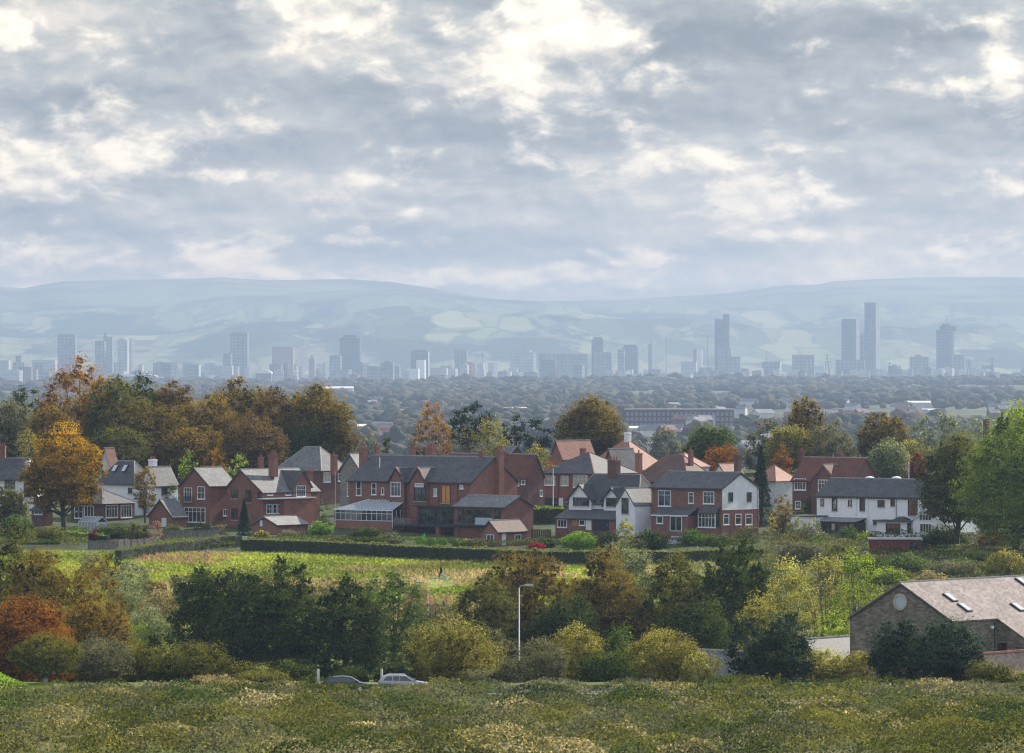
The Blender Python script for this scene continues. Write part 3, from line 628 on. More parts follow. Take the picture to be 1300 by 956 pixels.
P_('scrub_bush', 'olive bush at the lower right before the pinkish tiled roof', 1256, 838, 60, 494, 'shrub', 'olive', g5, trunk=False)
P_('scrub_bush', 'yellowish bush at the very right edge by the road', 1300, 850, 50, 494, 'shrub', 'gold', g5, trunk=False)
for i, (a, b, c, d_, p, l) in enumerate([(330,852,70,494,'olive','low bramble strip under the biggest dark tree'),(268,856,50,492,'straw','low bleached bramble left of the car'),(615,850,60,496,'greyolive','low grey bramble right of the silver car'),
    (930,856,60,494,'dark','dark bramble under the left holly'),(388,857,30,491,'dark','dark tussock just left of the dark car')]):
    P_('bramble_bush', l, a, b, c, d_, 'shrub', p, 'brambles on the road verge', trunk=False)
# scrub on the field's left and on the slope above the barn
g6 = 'scrub at the left end of the field'
for l, a, b, c, d_, p, st in [
    ('round dark green bush below the end of the garden hedge', 146, 702, 34, 745, 'dark', 'shrub'),
    ('pale yellow-green bush left of the round dark bush', 118, 706, 40, 738, 'greyolive', 'sparse'),
    ('pale willow scrub below the hedge end', 168, 712, 52, 728, 'willow', 'sparse'),
    ('silvery green scrub in the hollow', 160, 735, 54, 700, 'willow', 'sparse'),
    ('grey-green round bush in front of the rough grass', 224, 728, 36, 722, 'greyolive', 'shrub'),
    ('brownish flat bush left of the grey-green round one', 200, 738, 34, 715, 'brown', 'sparse'),
    ('yellow reedy scrub left of the big dark trees', 205, 752, 66, 690, 'straw', 'sparse'),
    ('olive scrub reaching down beside the big dark tree', 190, 772, 60, 665, 'willow', 'sparse'),
    ('lime-tipped scrub by the coppery tree', 176, 792, 46, 645, 'lime', 'sparse'),
    ('straw-coloured scrub behind the brown-peaked tree', 420, 735, 50, 690, 'straw', 'sparse'),
    ('thin olive scrub around the far lamp post', 560, 765, 60, 668, 'greyolive', 'sparse'),
    ('reddish reedy scrub left of the far lamp post', 530, 742, 44, 700, 'blush', 'sparse')]:
    P_('scrub_bush', l, a, b, c, d_, st, p, g6, trunk=False, dens=2.0 if st == 'sparse' else 1)
g7 = 'bushes on the slope above the barn'
for l, a, b, c, d_, p, st in [
    ('wide dark green bush right of the red-brown shed', 1198, 668, 62, 835, 'dark', 'round'),
    ('dark bush below the left end of the white terrace', 1060, 690, 66, 800, 'olive', 'shrub'),
    ('brown-green bush left below the white annex', 1018, 690, 56, 795, 'greyolive', 'sparse'),
    ('mid-green bush under the red-brown shed', 1150, 704, 60, 775, 'green', 'shrub'),
    ('pale lime bush left of the shed corner', 1126, 722, 50, 752, 'lime', 'sparse'),
    ('olive bush between the shed and the dark ones', 1100, 706, 56, 780, 'dark', 'shrub'),
    ('grey-green bush below the wide dark one', 1206, 712, 64, 770, 'greyolive', 'shrub'),
    ('yellow and orange bush by the right edge above the barn roof', 1278, 700, 52, 770, 'gold', 'sparse'),
    ('dark bush left of the yellow and orange one', 1240, 700, 50, 790, 'dark', 'shrub'),
    ('brown bush at the foot of the big green tree', 1258, 672, 44, 830, 'brown', 'shrub'),
    ('small pale tree before the white annex wall', 1012, 658, 24, 850, 'willow', 'sparse'),
    ('second pale small tree, right of the annex corner', 1034, 660, 22, 850, 'willow', 'sparse'),
    ('green bush under the dark glazed veranda', 1078, 668, 26, 848, 'green', 'shrub'),
    ('lime green bush by the ground floor of the white terrace', 1098, 675, 18, 845, 'lime', 'shrub'),
    ('pale bush at the right under the poplars top', 1058, 712, 40, 745, 'greyolive', 'sparse'),
    ('pale reedy bush left of the barn ridge', 1180, 726, 50, 735, 'straw', 'sparse')]:
    P_('slope_bush', l, a, b, c, d_, st, p, g7, trunk=False, dens=2.0 if st == 'sparse' else 1)
# gardens of the middle row (given by the height of the base)
g8 = 'garden shrubs above the long hedge'
for l, a, b, c, yb, p, st in [
    ('bright lime hedge-like bush left of the conservatory', 407, 662, 30, 682, 'bright', 'round'),
    ('dark leafy shrub under the conservatory wall', 466, 669, 50, 688, 'dark', 'shrub'),
    ('olive-yellow shrub right of the dark one under the conservatory', 494, 676, 36, 690, 'greyolive', 'shrub'),
    ('low pale shrub at the conservatory brick corner', 428, 681, 28, 688, 'blush', 'sparse'),
    ('pale green shrub row by the small bright-roofed garage', 370, 673, 36, 682, 'greyolive', 'shrub'),
    ('yellow shrub left of the small bright-roofed garage', 332, 674, 20, 683, 'gold', 'sparse'),
    ('straw-coloured shrub left of the pink-roofed outbuilding', 604, 684, 38, 694, 'straw', 'sparse'),
    ('scarlet flowering bush in the middle garden', 681, 689, 21, 697, 'pink', 'sparse'),
    ('large feathery green shrub right of the scarlet bush', 736, 676, 46, 697, 'bright', 'sparse'),
    ('low dark shrub behind the scarlet bush', 690, 682, 34, 695, 'dark', 'shrub'),
    ('golden-green small tree before the white gabled wing', 794, 660, 26, 697, 'yellow', 'sparse'),
    ('dark hedge-like shrub below the white gabled wing', 772, 676, 34, 697, 'dark', 'round'),
    ('dark bush between the white wing and the brick semi', 826, 672, 44, 697, 'dark', 'shrub'),
    ('small blue-grey bush by the dark bush', 812, 684, 20, 699, 'greyolive', 'shrub'),
    ('plant-topped brick pillar shrub by the garden steps', 846, 660, 14, 680, 'olive', 'sparse'),
    ('big bright green round bush before the bay window', 880, 672, 34, 692, 'bright', 'round'),
    ('second bright green bush, wider and lower, right of the first', 912, 678, 34, 693, 'green', 'round'),
    ('olive bush under the white gable', 950, 668, 28, 690, 'greyolive', 'shrub'),
    ('pink-brown thin shrub above the grey fence', 198, 662, 16, 688, 'blush', 'sparse'),
    ('maroon ball-shaped shrub above the slatted fence', 119, 671, 16, 687, 'wine', 'round'),
    ('dark mixed shrub left of the pink-brown one', 176, 664, 34, 688, 'olive', 'shrub'),
    ('dark green bushy mass above the slatted fence', 145, 666, 52, 682, 'dark', 'shrub'),
    ('low green bush by the white garage door', 220, 666, 26, 678, 'green', 'shrub'),
    ('narrow yellow conifer-like shrub by the brick shed', 39, 652, 8, 676, 'yellow', 'col'),
    ('bushy dark evergreen between the shed and the orange tree trunk', 20, 655, 40, 688, 'green', 'round'),
    ('low olive bush at the left edge of the gardens', 60, 668, 44, 690, 'olive', 'shrub'),
    ('pale shrub climbing by the brick gable garage', 280, 667, 16, 684, 'greyolive', 'sparse'),
    ('orange bush by the gabled white conservatory', 1192, 668, 20, 684, 'redorange', 'sparse'),
    ('neat green bush right of the red-roofed house', 1031, 627, 26, 660, 'green', 'round'),
    ('lime low bush beneath the neat green bush', 1017, 640, 18, 662, 'lime', 'round'),
    ('green bush between the brick house and the central terrace', 413, 634, 20, 668, 'green', 'shrub'),
    ('orange-yellow shrub left of the white annex', 980, 655, 12, 682, 'gold', 'sparse')]:
    P_('garden_shrub', l, a, b, c, -yb, st, p, g8, trunk=False, dens=1.8 if st == 'sparse' else 1)
# clipped balls
for i, (a, r_, l) in enumerate([(535,14.5,'largest clipped ball bush, leftmost of the row under the terrace deck'),(549,12.5,'second clipped ball bush from the left, under the deck'),(562,12.5,'middle clipped ball bush under the deck'),
      (578,11,'dark clipped ball bush fourth from the left'),(588.5,8,'smallest clipped ball bush at the right end of the row')]):
    d = dist_at(a, 695); x = wx(a, d); r = r_/F*d/2; n = 900
    dd = unit(rng.normal(size=(n, 3))); P = dd*r*rng.uniform(.93, 1.02, (n, 1)); P[:, 2] += r*.9
    V, Fc = cards(P, dd+rng.normal(size=(n, 3))*.3, np.full(n, .22))
    o = link('topiary_ball', npmesh('topiary', V, Fc, [PAL['bright']], fa={'v': np.clip(rng.normal(size=n)*.15+.3, 0, 1), 'w': np.full(n, .5)}), loc=(x, d, gz(x, d)))
    tag(o, l, 'topiary', 'clipped ball bushes in a row')

# ------------------------------------------------------------------ hedges
stemm = mottled('hedge_stems', (.03,.035,.018), .3, 3)
def hedge(label, pts, h, wd, pal='hedge', toppal='hedgetop', group=None, s=.26, dens=1.0):
    """pts: (picture x, distance); the body is a leafy mass with a paler top"""
    W = [(wx(a, d), d) for a, d in pts]; x0, y0 = W[0]; z0 = gz(x0, y0)
    root = empty('hedge', (x0, y0, z0)); tag(root, label, 'hedge', group)
    P_, N_, T_ = [], [], []; core = MB()
    for (xa, ya), (xb, yb) in zip(W[:-1], W[1:]):
        L = math.hypot(xb-xa, yb-ya); ux, uy = (xb-xa)/L, (yb-ya)/L; nx, ny = uy, -ux
        seg = max(1, int(L/3))
        for q in range(seg):
            a0, a1 = q/seg, (q+1)/seg; A = (xa+(xb-xa)*a0, ya+(yb-ya)*a0); B = (xa+(xb-xa)*a1, ya+(yb-ya)*a1)
            za, zb = gz(*A), gz(*B); hw = wd/2-.15
            pts8 = [(A[0]-nx*hw-x0, A[1]-ny*hw-y0, za-.4-z0), (A[0]+nx*hw-x0, A[1]+ny*hw-y0, za-.4-z0), (B[0]+nx*hw-x0, B[1]+ny*hw-y0, zb-.4-z0), (B[0]-nx*hw-x0, B[1]-ny*hw-y0, zb-.4-z0)]
            core.poly(pts8+[(p[0], p[1], (za if i in (0, 1) else zb)+h-.15-z0) for i, p in enumerate(pts8)], [(0,1,2,3),(7,6,5,4),(0,4,5,1),(1,5,6,2),(2,6,7,3),(3,7,4,0)])
        n = int(L*(2*h+wd)/(s*s)*1.3*dens); t = rng.random(n); side = rng.random(n)*(2*h+wd)
        sx = np.where(side < h, -wd/2, np.where(side < 2*h, wd/2, side-2*h-wd/2)); zz = np.where(side < h, side, np.where(side < 2*h, side-h, h))
        lump = .14*np.sin(t*L*1.1)+.10*np.sin(t*L*2.7+1)+rng.normal(size=n)*.07
        top = side >= 2*h
        sx = sx+np.where(top, 0, np.sign(sx)*lump); zz = zz+np.where(top, lump+.05, 0)
        Xw = xa+(xb-xa)*t+nx*sx; Yw = ya+(yb-ya)*t+ny*sx; Zw = ground(Xw, Yw)+zz
        P_.append(np.stack([Xw-x0, Yw-y0, Zw-z0], -1)); nn = np.stack([np.where(top, 0, np.sign(sx)*nx), np.where(top, 0, np.sign(sx)*ny), top*1.0], -1)
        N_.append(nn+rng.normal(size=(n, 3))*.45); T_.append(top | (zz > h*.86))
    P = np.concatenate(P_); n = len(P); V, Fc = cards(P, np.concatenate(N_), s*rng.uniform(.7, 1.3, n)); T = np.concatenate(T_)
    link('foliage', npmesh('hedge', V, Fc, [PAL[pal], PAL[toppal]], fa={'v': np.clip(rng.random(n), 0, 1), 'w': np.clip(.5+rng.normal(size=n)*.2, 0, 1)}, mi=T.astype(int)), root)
    core.build('stems', stemm, root)
def dd(px, y): return (px, dist_at(px, y))
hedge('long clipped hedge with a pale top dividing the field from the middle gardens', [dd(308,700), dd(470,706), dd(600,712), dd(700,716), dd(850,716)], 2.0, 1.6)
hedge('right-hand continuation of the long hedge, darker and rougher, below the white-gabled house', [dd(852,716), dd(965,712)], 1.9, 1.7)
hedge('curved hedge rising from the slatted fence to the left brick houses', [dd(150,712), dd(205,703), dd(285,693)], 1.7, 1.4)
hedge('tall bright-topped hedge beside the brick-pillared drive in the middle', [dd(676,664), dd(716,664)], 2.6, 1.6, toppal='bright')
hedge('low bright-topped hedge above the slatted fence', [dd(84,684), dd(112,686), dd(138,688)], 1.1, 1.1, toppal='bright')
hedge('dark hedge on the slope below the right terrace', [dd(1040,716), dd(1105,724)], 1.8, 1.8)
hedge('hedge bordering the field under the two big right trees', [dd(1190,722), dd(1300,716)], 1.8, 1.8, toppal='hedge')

# ------------------------------------------------------------------ rough grass (nobody could count it)
def grass(name, n, xr, yr, pal, hmin, hmax, f, width=.30, ymaxfun=None):
    t = rng.uniform(xr[0], xr[1], n); y = rng.uniform(yr[0], yr[1], n); x = t*y
    keep = f(x, y) & ~(nearp(x, y) & (rng.random(n) < .93)); x, y = x[keep], y[keep]; n = len(x); z = ground(x, y)
    h = rng.uniform(hmin, hmax, n); a = rng.uniform(0, 3.14, n); w = width*rng.uniform(.6, 1.4, n)
    lx = rng.normal(size=n)*.15; ly = rng.normal(size=n)*.15; ca, sa = np.cos(a)*w/2, np.sin(a)*w/2
    V = np.stack([np.stack([x-ca, y-sa, z-.03], -1), np.stack([x+ca, y+sa, z-.03], -1), np.stack([x+lx+ca*.8, y+ly+sa*.8, z+h*.7], -1), np.stack([x+lx*1.6-ca*.2, y+ly*1.6-sa*.2, z+h], -1)], 1).reshape(-1, 3)
    v = np.clip(.5+.5*fbm(x/9., y/9., 5, 3)+rng.normal(size=n)*.2, 0, 1)
    o = link(name, npmesh(name, V, np.arange(4*n).reshape(n, 4), [PAL[pal]], fa={'v': v, 'w': np.clip(.5+rng.normal(size=n)*.2, 0, 1)})); tag(o, kind='stuff')
ppx, ppd = wx(560, dist_at(560, 733.5)), dist_at(560, 733.5)
def nearp(x, y): return (np.abs(x-ppx) < 1.8) & (y > ppd-20) & (y < ppd+2)
def patch(x, y): return fbm(x/16., y/26., 9, 4)+.25*fbm(x/3., y/5., 12, 3)
strawf = lambda x, y: (patch(x, y) > .62)
grass('dry_grass', 90000, (-.096, .03), (672, 826), 'straw', .2, .65, lambda x, y: strawf(x, y) & (patch(x, y) > rng.random(len(x))*.35+.1))
grass('green_grass', 90000, (-.096, .045), (672, 828), 'meadow', .12, .38, lambda x, y: patch(x, y) < .7)
grass('reeds', 14000, (-.07, .03), (690, 820), 'blush', .4, .8, lambda x, y: fbm(x/11., y/20., 31, 3) > .75)
grass('slope_grass', 26000, (.03, .12), (560, 830), 'greyolive', .3, .9, lambda x, y: x > -999)
0 and grass('verge_weeds', 500, (-.11, .11), (485.5, 492), 'straw', .2, .8, lambda x, y: y > 485, .12)
grass('bank_grass', 5000, (-.11, -.088), (452, 474), 'bright', .08, .22, lambda x, y: x < -40.5, .14)
def thicket(name, n, yr, pals, s_=.23, area=None, m_=760, rmax=4.6, low=1.0, tr=(-.14, .14)):
    """bramble and low scrub covering the ground up to the road, one leafy mass"""
    t = rng.uniform(tr[0], tr[1], n); y = rng.uniform(yr[0], yr[1], n); x = t*y; keep = ~((x < -40) & (y > 446)) if area is None else area(x, y); x, y = x[keep], y[keep]; n = len(x)
    cy = rng.uniform(yr[0], yr[1], m_); cx_ = rng.uniform(tr[0]-.003, tr[1]+.003, m_)*cy; rr = rng.uniform(1.4, rmax, m_); hh0 = rr*rng.uniform(.55, .85, m_)*low; pid = rng.choice(len(pals), m_, p=[.26, .26, .22, .14, .12])
    H = np.where(y > 455, .95, .4); C_ = rng.integers(0, 3, n); GX = np.zeros(n); GY = np.zeros(n); wob = .22*fbm(x/1.1, y/1.1, 52, 3)
    for i in range(m_):
        dx, dy = x-cx_[i], y-cy[i]; q = np.nonzero((np.abs(dx) < rr[i]) & (np.abs(dy) < rr[i]))[0]; r2 = (dx[q]**2+dy[q]**2)/rr[i]**2; k = r2 < 1; q = q[k]; r2 = r2[k]
        h = hh0[i]*np.sqrt(1-r2)+wob[q]; g = h > H[q]; q = q[g]; H[q] = h[g]; C_[q] = pid[i]; GX[q] = dx[q]/rr[i]; GY[q] = dy[q]/rr[i]
    cap = (CZ-(870-HY)/F*y)-ground(x, y)+(.50*fbm(x/2.6, y/2.6, 55, 4)+.12)*np.where((CX+F*x/y > 392) & (CX+F*x/y < 545), 0, 1); H = np.minimum(H, np.clip(cap, .9, 9)) if area is None else H
    z = ground(x, y)+H*np.where(rng.random(n) < .85, rng.uniform(.9, 1.05, n), rng.uniform(.3, .9, n))
    nn = np.stack([GX, GY, np.full(n, .55)], -1)+rng.normal(size=(n, 3))*.35; V, Fc = cards(np.stack([x, y, z], -1), nn, s_*rng.uniform(.6, 1.5, n))
    o = link(name, npmesh(name, V, Fc, [PAL[p] for p in pals], fa={'v': np.clip(.4+.3*fbm(x/2.2, y/2.2, 71, 3)+rng.normal(size=n)*.2, 0, 1), 'w': np.clip(.5+rng.normal(size=n)*.25, 0, 1)}, mi=C_)); tag(o, kind='stuff')
thicket('undergrowth', 380000, (335, 473.5), ['dark', 'olive', 'greyolive', 'olive', 'straw'], .20)
PXF = lambda x, y: CX+F*x/y
thicket('undergrowth', 60000, (700, 868), ['dark', 'olive', 'greyolive', 'green', 'bronze'], .30, lambda x, y: (PXF(x, y) > 968) & ~((PXF(x, y) > 1095) & (PXF(x, y) < 1178) & (y > 826) & (y < 850)) & (y < 858), 330, 3.4, .75, (.046, .10))
thicket('undergrowth', 16000, (835, 868), ['green', 'olive', 'dark', 'greyolive', 'bronze'], .30, lambda x, y: (PXF(x, y) < 112) | ((PXF(x, y) > 210) & (PXF(x, y) < 300) & (y < 850)), 60, 2.2, .55, (-.098, -.045))
thicket('undergrowth', 12000, (838, 852), ['green', 'olive', 'dark', 'greyolive', 'bronze'], .28, lambda x, y: (PXF(x, y) > 330) & (PXF(x, y) < 965) & (y < 849), 60, 1.5, .5, (-.05, .047))
thicket('undergrowth', 60000, (490, 1000), ['dark', 'olive', 'bronze', 'green', 'olivebrown'], .45, lambda x, y: PXF(x, y) < -25, 420, 6.5, 1.0, (-.155, -.098))
thicket('undergrowth', 60000, (490, 1000), ['dark', 'olive', 'bronze', 'green', 'olivebrown'], .45, lambda x, y: (PXF(x, y) > 1335) & ((y > 600) | (PXF(x, y) > 1480)), 420, 6.5, 1.0, (.10, .155))
# ------------------------------------------------------------------ building materials
BR = brickmat('red_brick', (.19,.066,.045), (.28,.105,.070)); BRD = brickmat('dark_red_brick', (.10,.038,.031), (.15,.055,.042)); BRO = brickmat('orange_brick', (.27,.10,.065), (.34,.135,.09))
STONE = brickmat('sandstone', (.13,.108,.08), (.31,.26,.195), (.20,.18,.15), 2.0, 1.0); GSTONE = brickmat('grey_stone', (.20,.19,.16), (.30,.28,.24), (.25,.24,.22), 2.2, .7)
WR = mottled('white_render', (.82,.82,.81), .06, .9, .9, .2); GR = mottled('grey_render', (.52,.51,.49), .1, .8, .9, .2); PWR = mottled('painted_white_brick', (.90,.90,.88), .05, 1.6, .9, .2)
SL = roofmat('slate_roof', (.070,.070,.072), (.125,.122,.122), .25, .3, .62, .3, .10); SLG = roofmat('grey_tile_roof', (.15,.15,.145), (.24,.235,.225), .3, .32, .7, .3, .25)
SLL = roofmat('pale_slate_roof', (.20,.195,.185), (.30,.29,.27), .3, .35, .65, .35, .12)
PK = roofmat('pink_tile_roof', (.36,.17,.11), (.48,.25,.17), .3, .3, .7, .35, .12); RBT = roofmat('red_brown_tile_roof', (.15,.058,.040), (.21,.085,.058), .28, .28, .75, .3, .08)
BT = roofmat('brown_tile_roof', (.13,.078,.058), (.20,.12,.09), .28, .3, .7, .35, .15); STR = roofmat('stone_slate_roof', (.19,.155,.135), (.36,.29,.255), .32, .42, .8, .3, .35, (.12,.11,.075), 1.4)
WF = plain('white_frame', (.80,.81,.80), .4, .5); DF = plain('dark_frame', (.03,.03,.035), .4, .5); BF = mottled('stained_frame', (.12,.07,.04), .2, 3); BLF = plain('blue_grey_frame', (.06,.08,.11), .4)
GUT = plain('black_gutter', (.02,.02,.022), .4, .5); RDG = mottled('terracotta_ridge', (.34,.14,.09), .2, 2); RDGG = mottled('grey_ridge', (.30,.29,.27), .2, 2); FLAS = plain('lead_flashing', (.55,.56,.58), .5)
POT = mottled('clay_pot', (.24,.09,.06), .25, 4); POTB = mottled('buff_pot', (.42,.33,.22), .2, 4); FELT = mottled('roofing_felt', (.10,.105,.11), .2, 1.2); SILL = mottled('sandstone_sill', (.45,.40,.33), .15, 3)
m, nt, out = newmat('window_glass'); GLASS = m
tcx = objcoord(nt); cc = MIX(nt, SMOOTH(nt, NOISE(nt, tcx, .9, 3, .6), .45, .6), (.018,.022,.028), (.085,.085,.08)); BSDF(nt, out, cc, .06, .8)
GLB = plain('bright_pale_glass', (.45,.45,.43), .15, .8); GLO = plain('orange_lit_curtain', (.62,.27,.06), .5); FROST = plain('frosted_glass', (.40,.47,.50), .25, .6)  # pale panes; in the orange one, the curtain's lit glow is put into colour
m, nt, out = newmat('conservatory_glass'); CG = m; BSDF(nt, out, (.33,.37,.40), .12, .8)
WOOD = mottled('weathered_timber', (.17,.15,.135), .3, 2.5, .9, .1); SOL = mottled('creosoted_timber', (.075,.05,.038), .3, 2.5, .9, .1)
DOORS = {'white': plain('white_door', (.75,.76,.75), .4), 'dark': plain('dark_door', (.03,.035,.04), .4), 'wood': mottled('oak_door', (.36,.19,.09), .2, 4), 'garage': plain('garage_door', (.025,.028,.03), .6), 'blue': plain('blue_door', (.06,.09,.14), .4)}
FRM = {'w': WF, 'd': DF, 'b': BF, 'bl': BLF}
class House:
    """front face spans xl..xr in the picture, right-hand side face xr..xg; both corners stand on the ground"""
    def __init__(s, name, label, xl, xr, xg, yb, theta=40, cat='house', group=None, d=None, depth=None):
        s.th = R(theta); s.d = d or dist_at(xr, yb); s.x0 = wx(xr, s.d); s.z0 = gz(s.x0, s.d) if d is None else wz(yb, d)
        s.root = empty(name, (s.x0, s.d, s.z0), -s.th); tag(s.root, label, cat, group)
        s.W = -s.fx(xl); s.D = depth or s.sx(xg)
    # ray/plane maths in the local frame
    def ray(s, px, py):
        c, n = math.cos(s.th), math.sin(s.th)
        ox, oy = -s.x0, -s.d; dx, dy = (px-CX)/F, 1.0
        o = (c*ox-n*oy, n*ox+c*oy, CZ-s.z0); v = (c*dx-n*dy, n*dx+c*dy, -(py-HY)/F); return o, v
    def fx(s, px, yo=0.0):
        o, v = s.ray(px, HY); t = (yo-o[1])/v[1]; return o[0]+v[0]*t
    def sx(s, px, xo=0.0):
        o, v = s.ray(px, HY); t = (xo-o[0])/v[0]; return o[1]+v[1]*t
    def fp(s, px, py, yo=0.0):
        o, v = s.ray(px, py); t = (yo-o[1])/v[1]; return o[0]+v[0]*t, o[2]+v[2]*t
    def sp(s, px, py, xo=0.0):
        o, v = s.ray(px, py); t = (xo-o[0])/v[0]; return o[1]+v[1]*t, o[2]+v[2]*t
    def walls(s, x0, x1, y0, y1, z1, mat, z0=-2.5, name='wall'):
        return MB().box(x0, x1, y0, y1, z0, z1).build(name, mat, s.root)
    def gable_s(s, x0, x1, y0, y1, ze, zr, wm, rm, over=.28, ridge=None, yr=None, z0=-2.5, wallmat2=None, ends=(1,1), name='wall', eave_drop=.0, gut=True):
        """ridge runs along the front; gables at both sides"""
        ym = (y0+y1)/2 if yr is None else yr
        w = MB().prism([(y0,z0),(y1,z0),(y1,ze),(ym,zr-.12),(y0,ze)], x0, x1, 'x').build(name, wm, s.root)
        sl = (zr-ze)/(ym-y0); sl2 = (zr-ze)/(y1-ym); a, b = x0-over*ends[0], x1+over*ends[1]; zo = .06
        mb = MB(); e0 = ze-over*sl; e1 = ze-over*sl2
        mb.slab([(a,y0-over,e0+zo),(b,y0-over,e0+zo),(b,ym,zr+zo),(a,ym,zr+zo)], .14)
        mb.slab([(b,y1+over,e1+zo),(a,y1+over,e1+zo),(a,ym+.002,zr+zo),(b,ym+.002,zr+zo)], .14)
        r = mb.build('roof', rm, s.root)
        MB().box(a+.02, b-.02, ym-.12, ym+.12, zr-.03, zr+.15).build('ridge_tiles', ridge or RDGG, r)
        MB().box(a, a+.05, y0-over, y0-over+.05, 0, 0) if 0 else None
        if gut: MB().box(a, b, y0-over-.12, y0-over-.01, e0-.14, e0+.0).build('gutter', GUT, r)
        for xx, sg in ((b, 1), (a, -1)):
            v = MB()
            v.prism([(y0-over,e0-.22),(y0-over,e0-.085),(ym,zr-.085),(ym,zr-.22)], xx-.04 if sg > 0 else xx, xx if sg > 0 else xx+.04, 'x')
            v.prism([(y1+over,e1-.22),(y1+over,e1-.085),(ym+.002,zr-.085),(ym+.002,zr-.22)], xx-.04 if sg > 0 else xx, xx if sg > 0 else xx+.04, 'x')
            v.build('bargeboard', s.barge if hasattr(s, 'barge') else GUT, r)
        s.roofs = getattr(s, 'roofs', [])+[r]; return w, r
    def gable_f(s, x0, x1, y0, y1, ze, zr, wm, rm, over=.28, ridge=None, xm=None, z0=-2.5, name='wall', front_over=None, ze2=None, barge=None, gut=True):
        """ridge runs away from the viewer; gable on the front"""
        xm = (x0+x1)/2 if xm is None else xm; ze2 = ze if ze2 is None else ze2
        w = MB().prism([(x0,z0),(x1,z0),(x1,ze2),(xm,zr-.12),(x0,ze)], y0, y1, 'y').build(name, wm, s.root)
        s1 = (zr-ze)/(xm-x0); s2 = (zr-ze2)/(x1-xm); fo = over if front_over is None else front_over; a, b = y0-fo, y1+.1; zo = .06
        mb = MB(); mb.slab([(x0-over,b,ze-over*s1+zo),(x0-over,a,ze-over*s1+zo),(xm,a,zr+zo),(xm,b,zr+zo)], .14)
        mb.slab([(x1+over,a,ze2-over*s2+zo),(x1+over,b,ze2-over*s2+zo),(xm+.002,b,zr+zo),(xm+.002,a,zr+zo)], .14)
        r = mb.build('roof', rm, s.root)
        MB().box(xm-.12, xm+.12, a+.02, b-.02, zr-.03, zr+.15).build('ridge_tiles', ridge or RDGG, r)
        if gut: MB().box(x1+over+.01, x1+over+.12, a, b, ze2-over*s2-.14, ze2-over*s2).build('gutter', GUT, r)
        v = MB()
        v.prism([(x0-over,ze-over*s1-.24),(xm,zr-.24),(xm,zr-.085),(x0-over,ze-over*s1-.085)], a, a+.04, 'y')
        v.prism([(x1+over,ze2-over*s2-.24),(xm+.002,zr-.24),(xm+.002,zr-.085),(x1+over,ze2-over*s2-.085)], a, a+.04, 'y')
        v.build('bargeboard', barge or (s.barge if hasattr(s, 'barge') else GUT), r)
        s.roofs = getattr(s, 'roofs', [])+[r]; return w, r
    def hip(s, x0, x1, y0, y1, ze, zr, rm, over=.4, rx0=None, rx1=None, ridge=None, ry=None, hips=True):
        """hipped roof; ridge from rx0 to rx1 along the front direction"""
        ym = (y0+y1)/2 if ry is None else ry; h = (y1-y0)/2
        rx0 = x0+h if rx0 is None else rx0; rx1 = x1-h if rx1 is None else rx1
        if rx0 > rx1: rx0 = rx1 = (rx0+rx1)/2
        a0, a1, b0, b1 = x0-over, x1+over, y0-over, y1+over; ze -= .12
        A, B, C, D_ = (a0,b0,ze), (a1,b0,ze), (a1,b1,ze), (a0,b1,ze); p, q = (rx0,ym,zr), (rx1,ym,zr)
        mb = MB()
        if rx1-rx0 < .05: mb.poly([A,B,C,D_,p],[(0,1,4),(1,2,4),(2,3,4),(3,0,4),(3,2,1,0)])
        else: mb.poly([A,B,C,D_,p,q],[(0,1,5,4),(1,2,5),(2,3,4,5),(3,0,4),(3,2,1,0)])
        r = mb.build('roof', rm, s.root)
        if hips:
            t = MB()
            for u, v_ in ((A,p),(B,q),(C,q),(D_,p)): t.tube([u, v_], .10, 4)
            if rx1-rx0 >= .05: t.tube([p, q], .12, 4)
            t.build('hip_tiles', ridge or RDG, r)
        MB().box(a0, a1, b0-.12, b0-.01, ze-.13, ze+.0).build('gutter', GUT, r); 
        s.roofs = getattr(s, 'roofs', [])+[r]; return r
    def lean(s, x0, x1, y0, y1, zlo, zhi, rm, name='lean_to_roof', th=.14, over=.2):
        """mono-pitch rising away from the front"""
        r = MB().slab([(x0-over,y0-over,zlo),(x1+over,y0-over,zlo),(x1+over,y1,zhi),(x0-over,y1,zhi)], th).build(name, rm, s.root)
        MB().box(x0-over, x1+over, y0-over-.11, y0-over-.01, zlo-.16, zlo-.02).build('gutter', GUT, r); return r
    def win(s, face, x0, y0, x1, y1, nx=2, ny=2, fr='w', off=0.0, glass=None, sill=True, label=None, name='window', top=None, bw=None):
        """picture rectangle on the front ('f') or side ('s') plane at local offset off"""
        f = s.fp if face == 'f' else s.sp
        xm = (x0+x1)/2; ym = (y0+y1)/2
        a, _ = f(x0, ym, off); b, _ = f(x1, ym, off); _, zt = f(xm, y0, off); _, zb = f(xm, y1, off)
        return s.winl(face, a, b, zb, zt, nx, ny, fr, off, glass, sill, label, name, top, bw)
    def winl(s, face, a, b, zb, zt, nx=2, ny=2, fr='w', off=0.0, glass=None, sill=True, label=None, name='window', top=None, bw=None):
        fm = FRM.get(fr, WF); k = bw or .10; m = .055
        def bx(mb, u0, u1, z0, z1, p0, p1):
            if face == 'f': mb.box(u0, u1, off-p1, off-p0, z0, z1)
            else: mb.box(off+p0, off+p1, u0, u1, z0, z1)
        mb = MB()
        bx(mb, a, a+k, zb, zt, .004, .12); bx(mb, b-k, b, zb, zt, .004, .12); bx(mb, a+k, b-k, zb, zb+k, .004, .12); bx(mb, a+k, b-k, zt-k, zt, .004, .12)
        W_, H_ = b-a-2*k, zt-zb-2*k
        for i in range(1, nx): c = a+k+W_*i/nx; bx(mb, c-m/2, c+m/2, zb+k, zt-k, .03, .10)
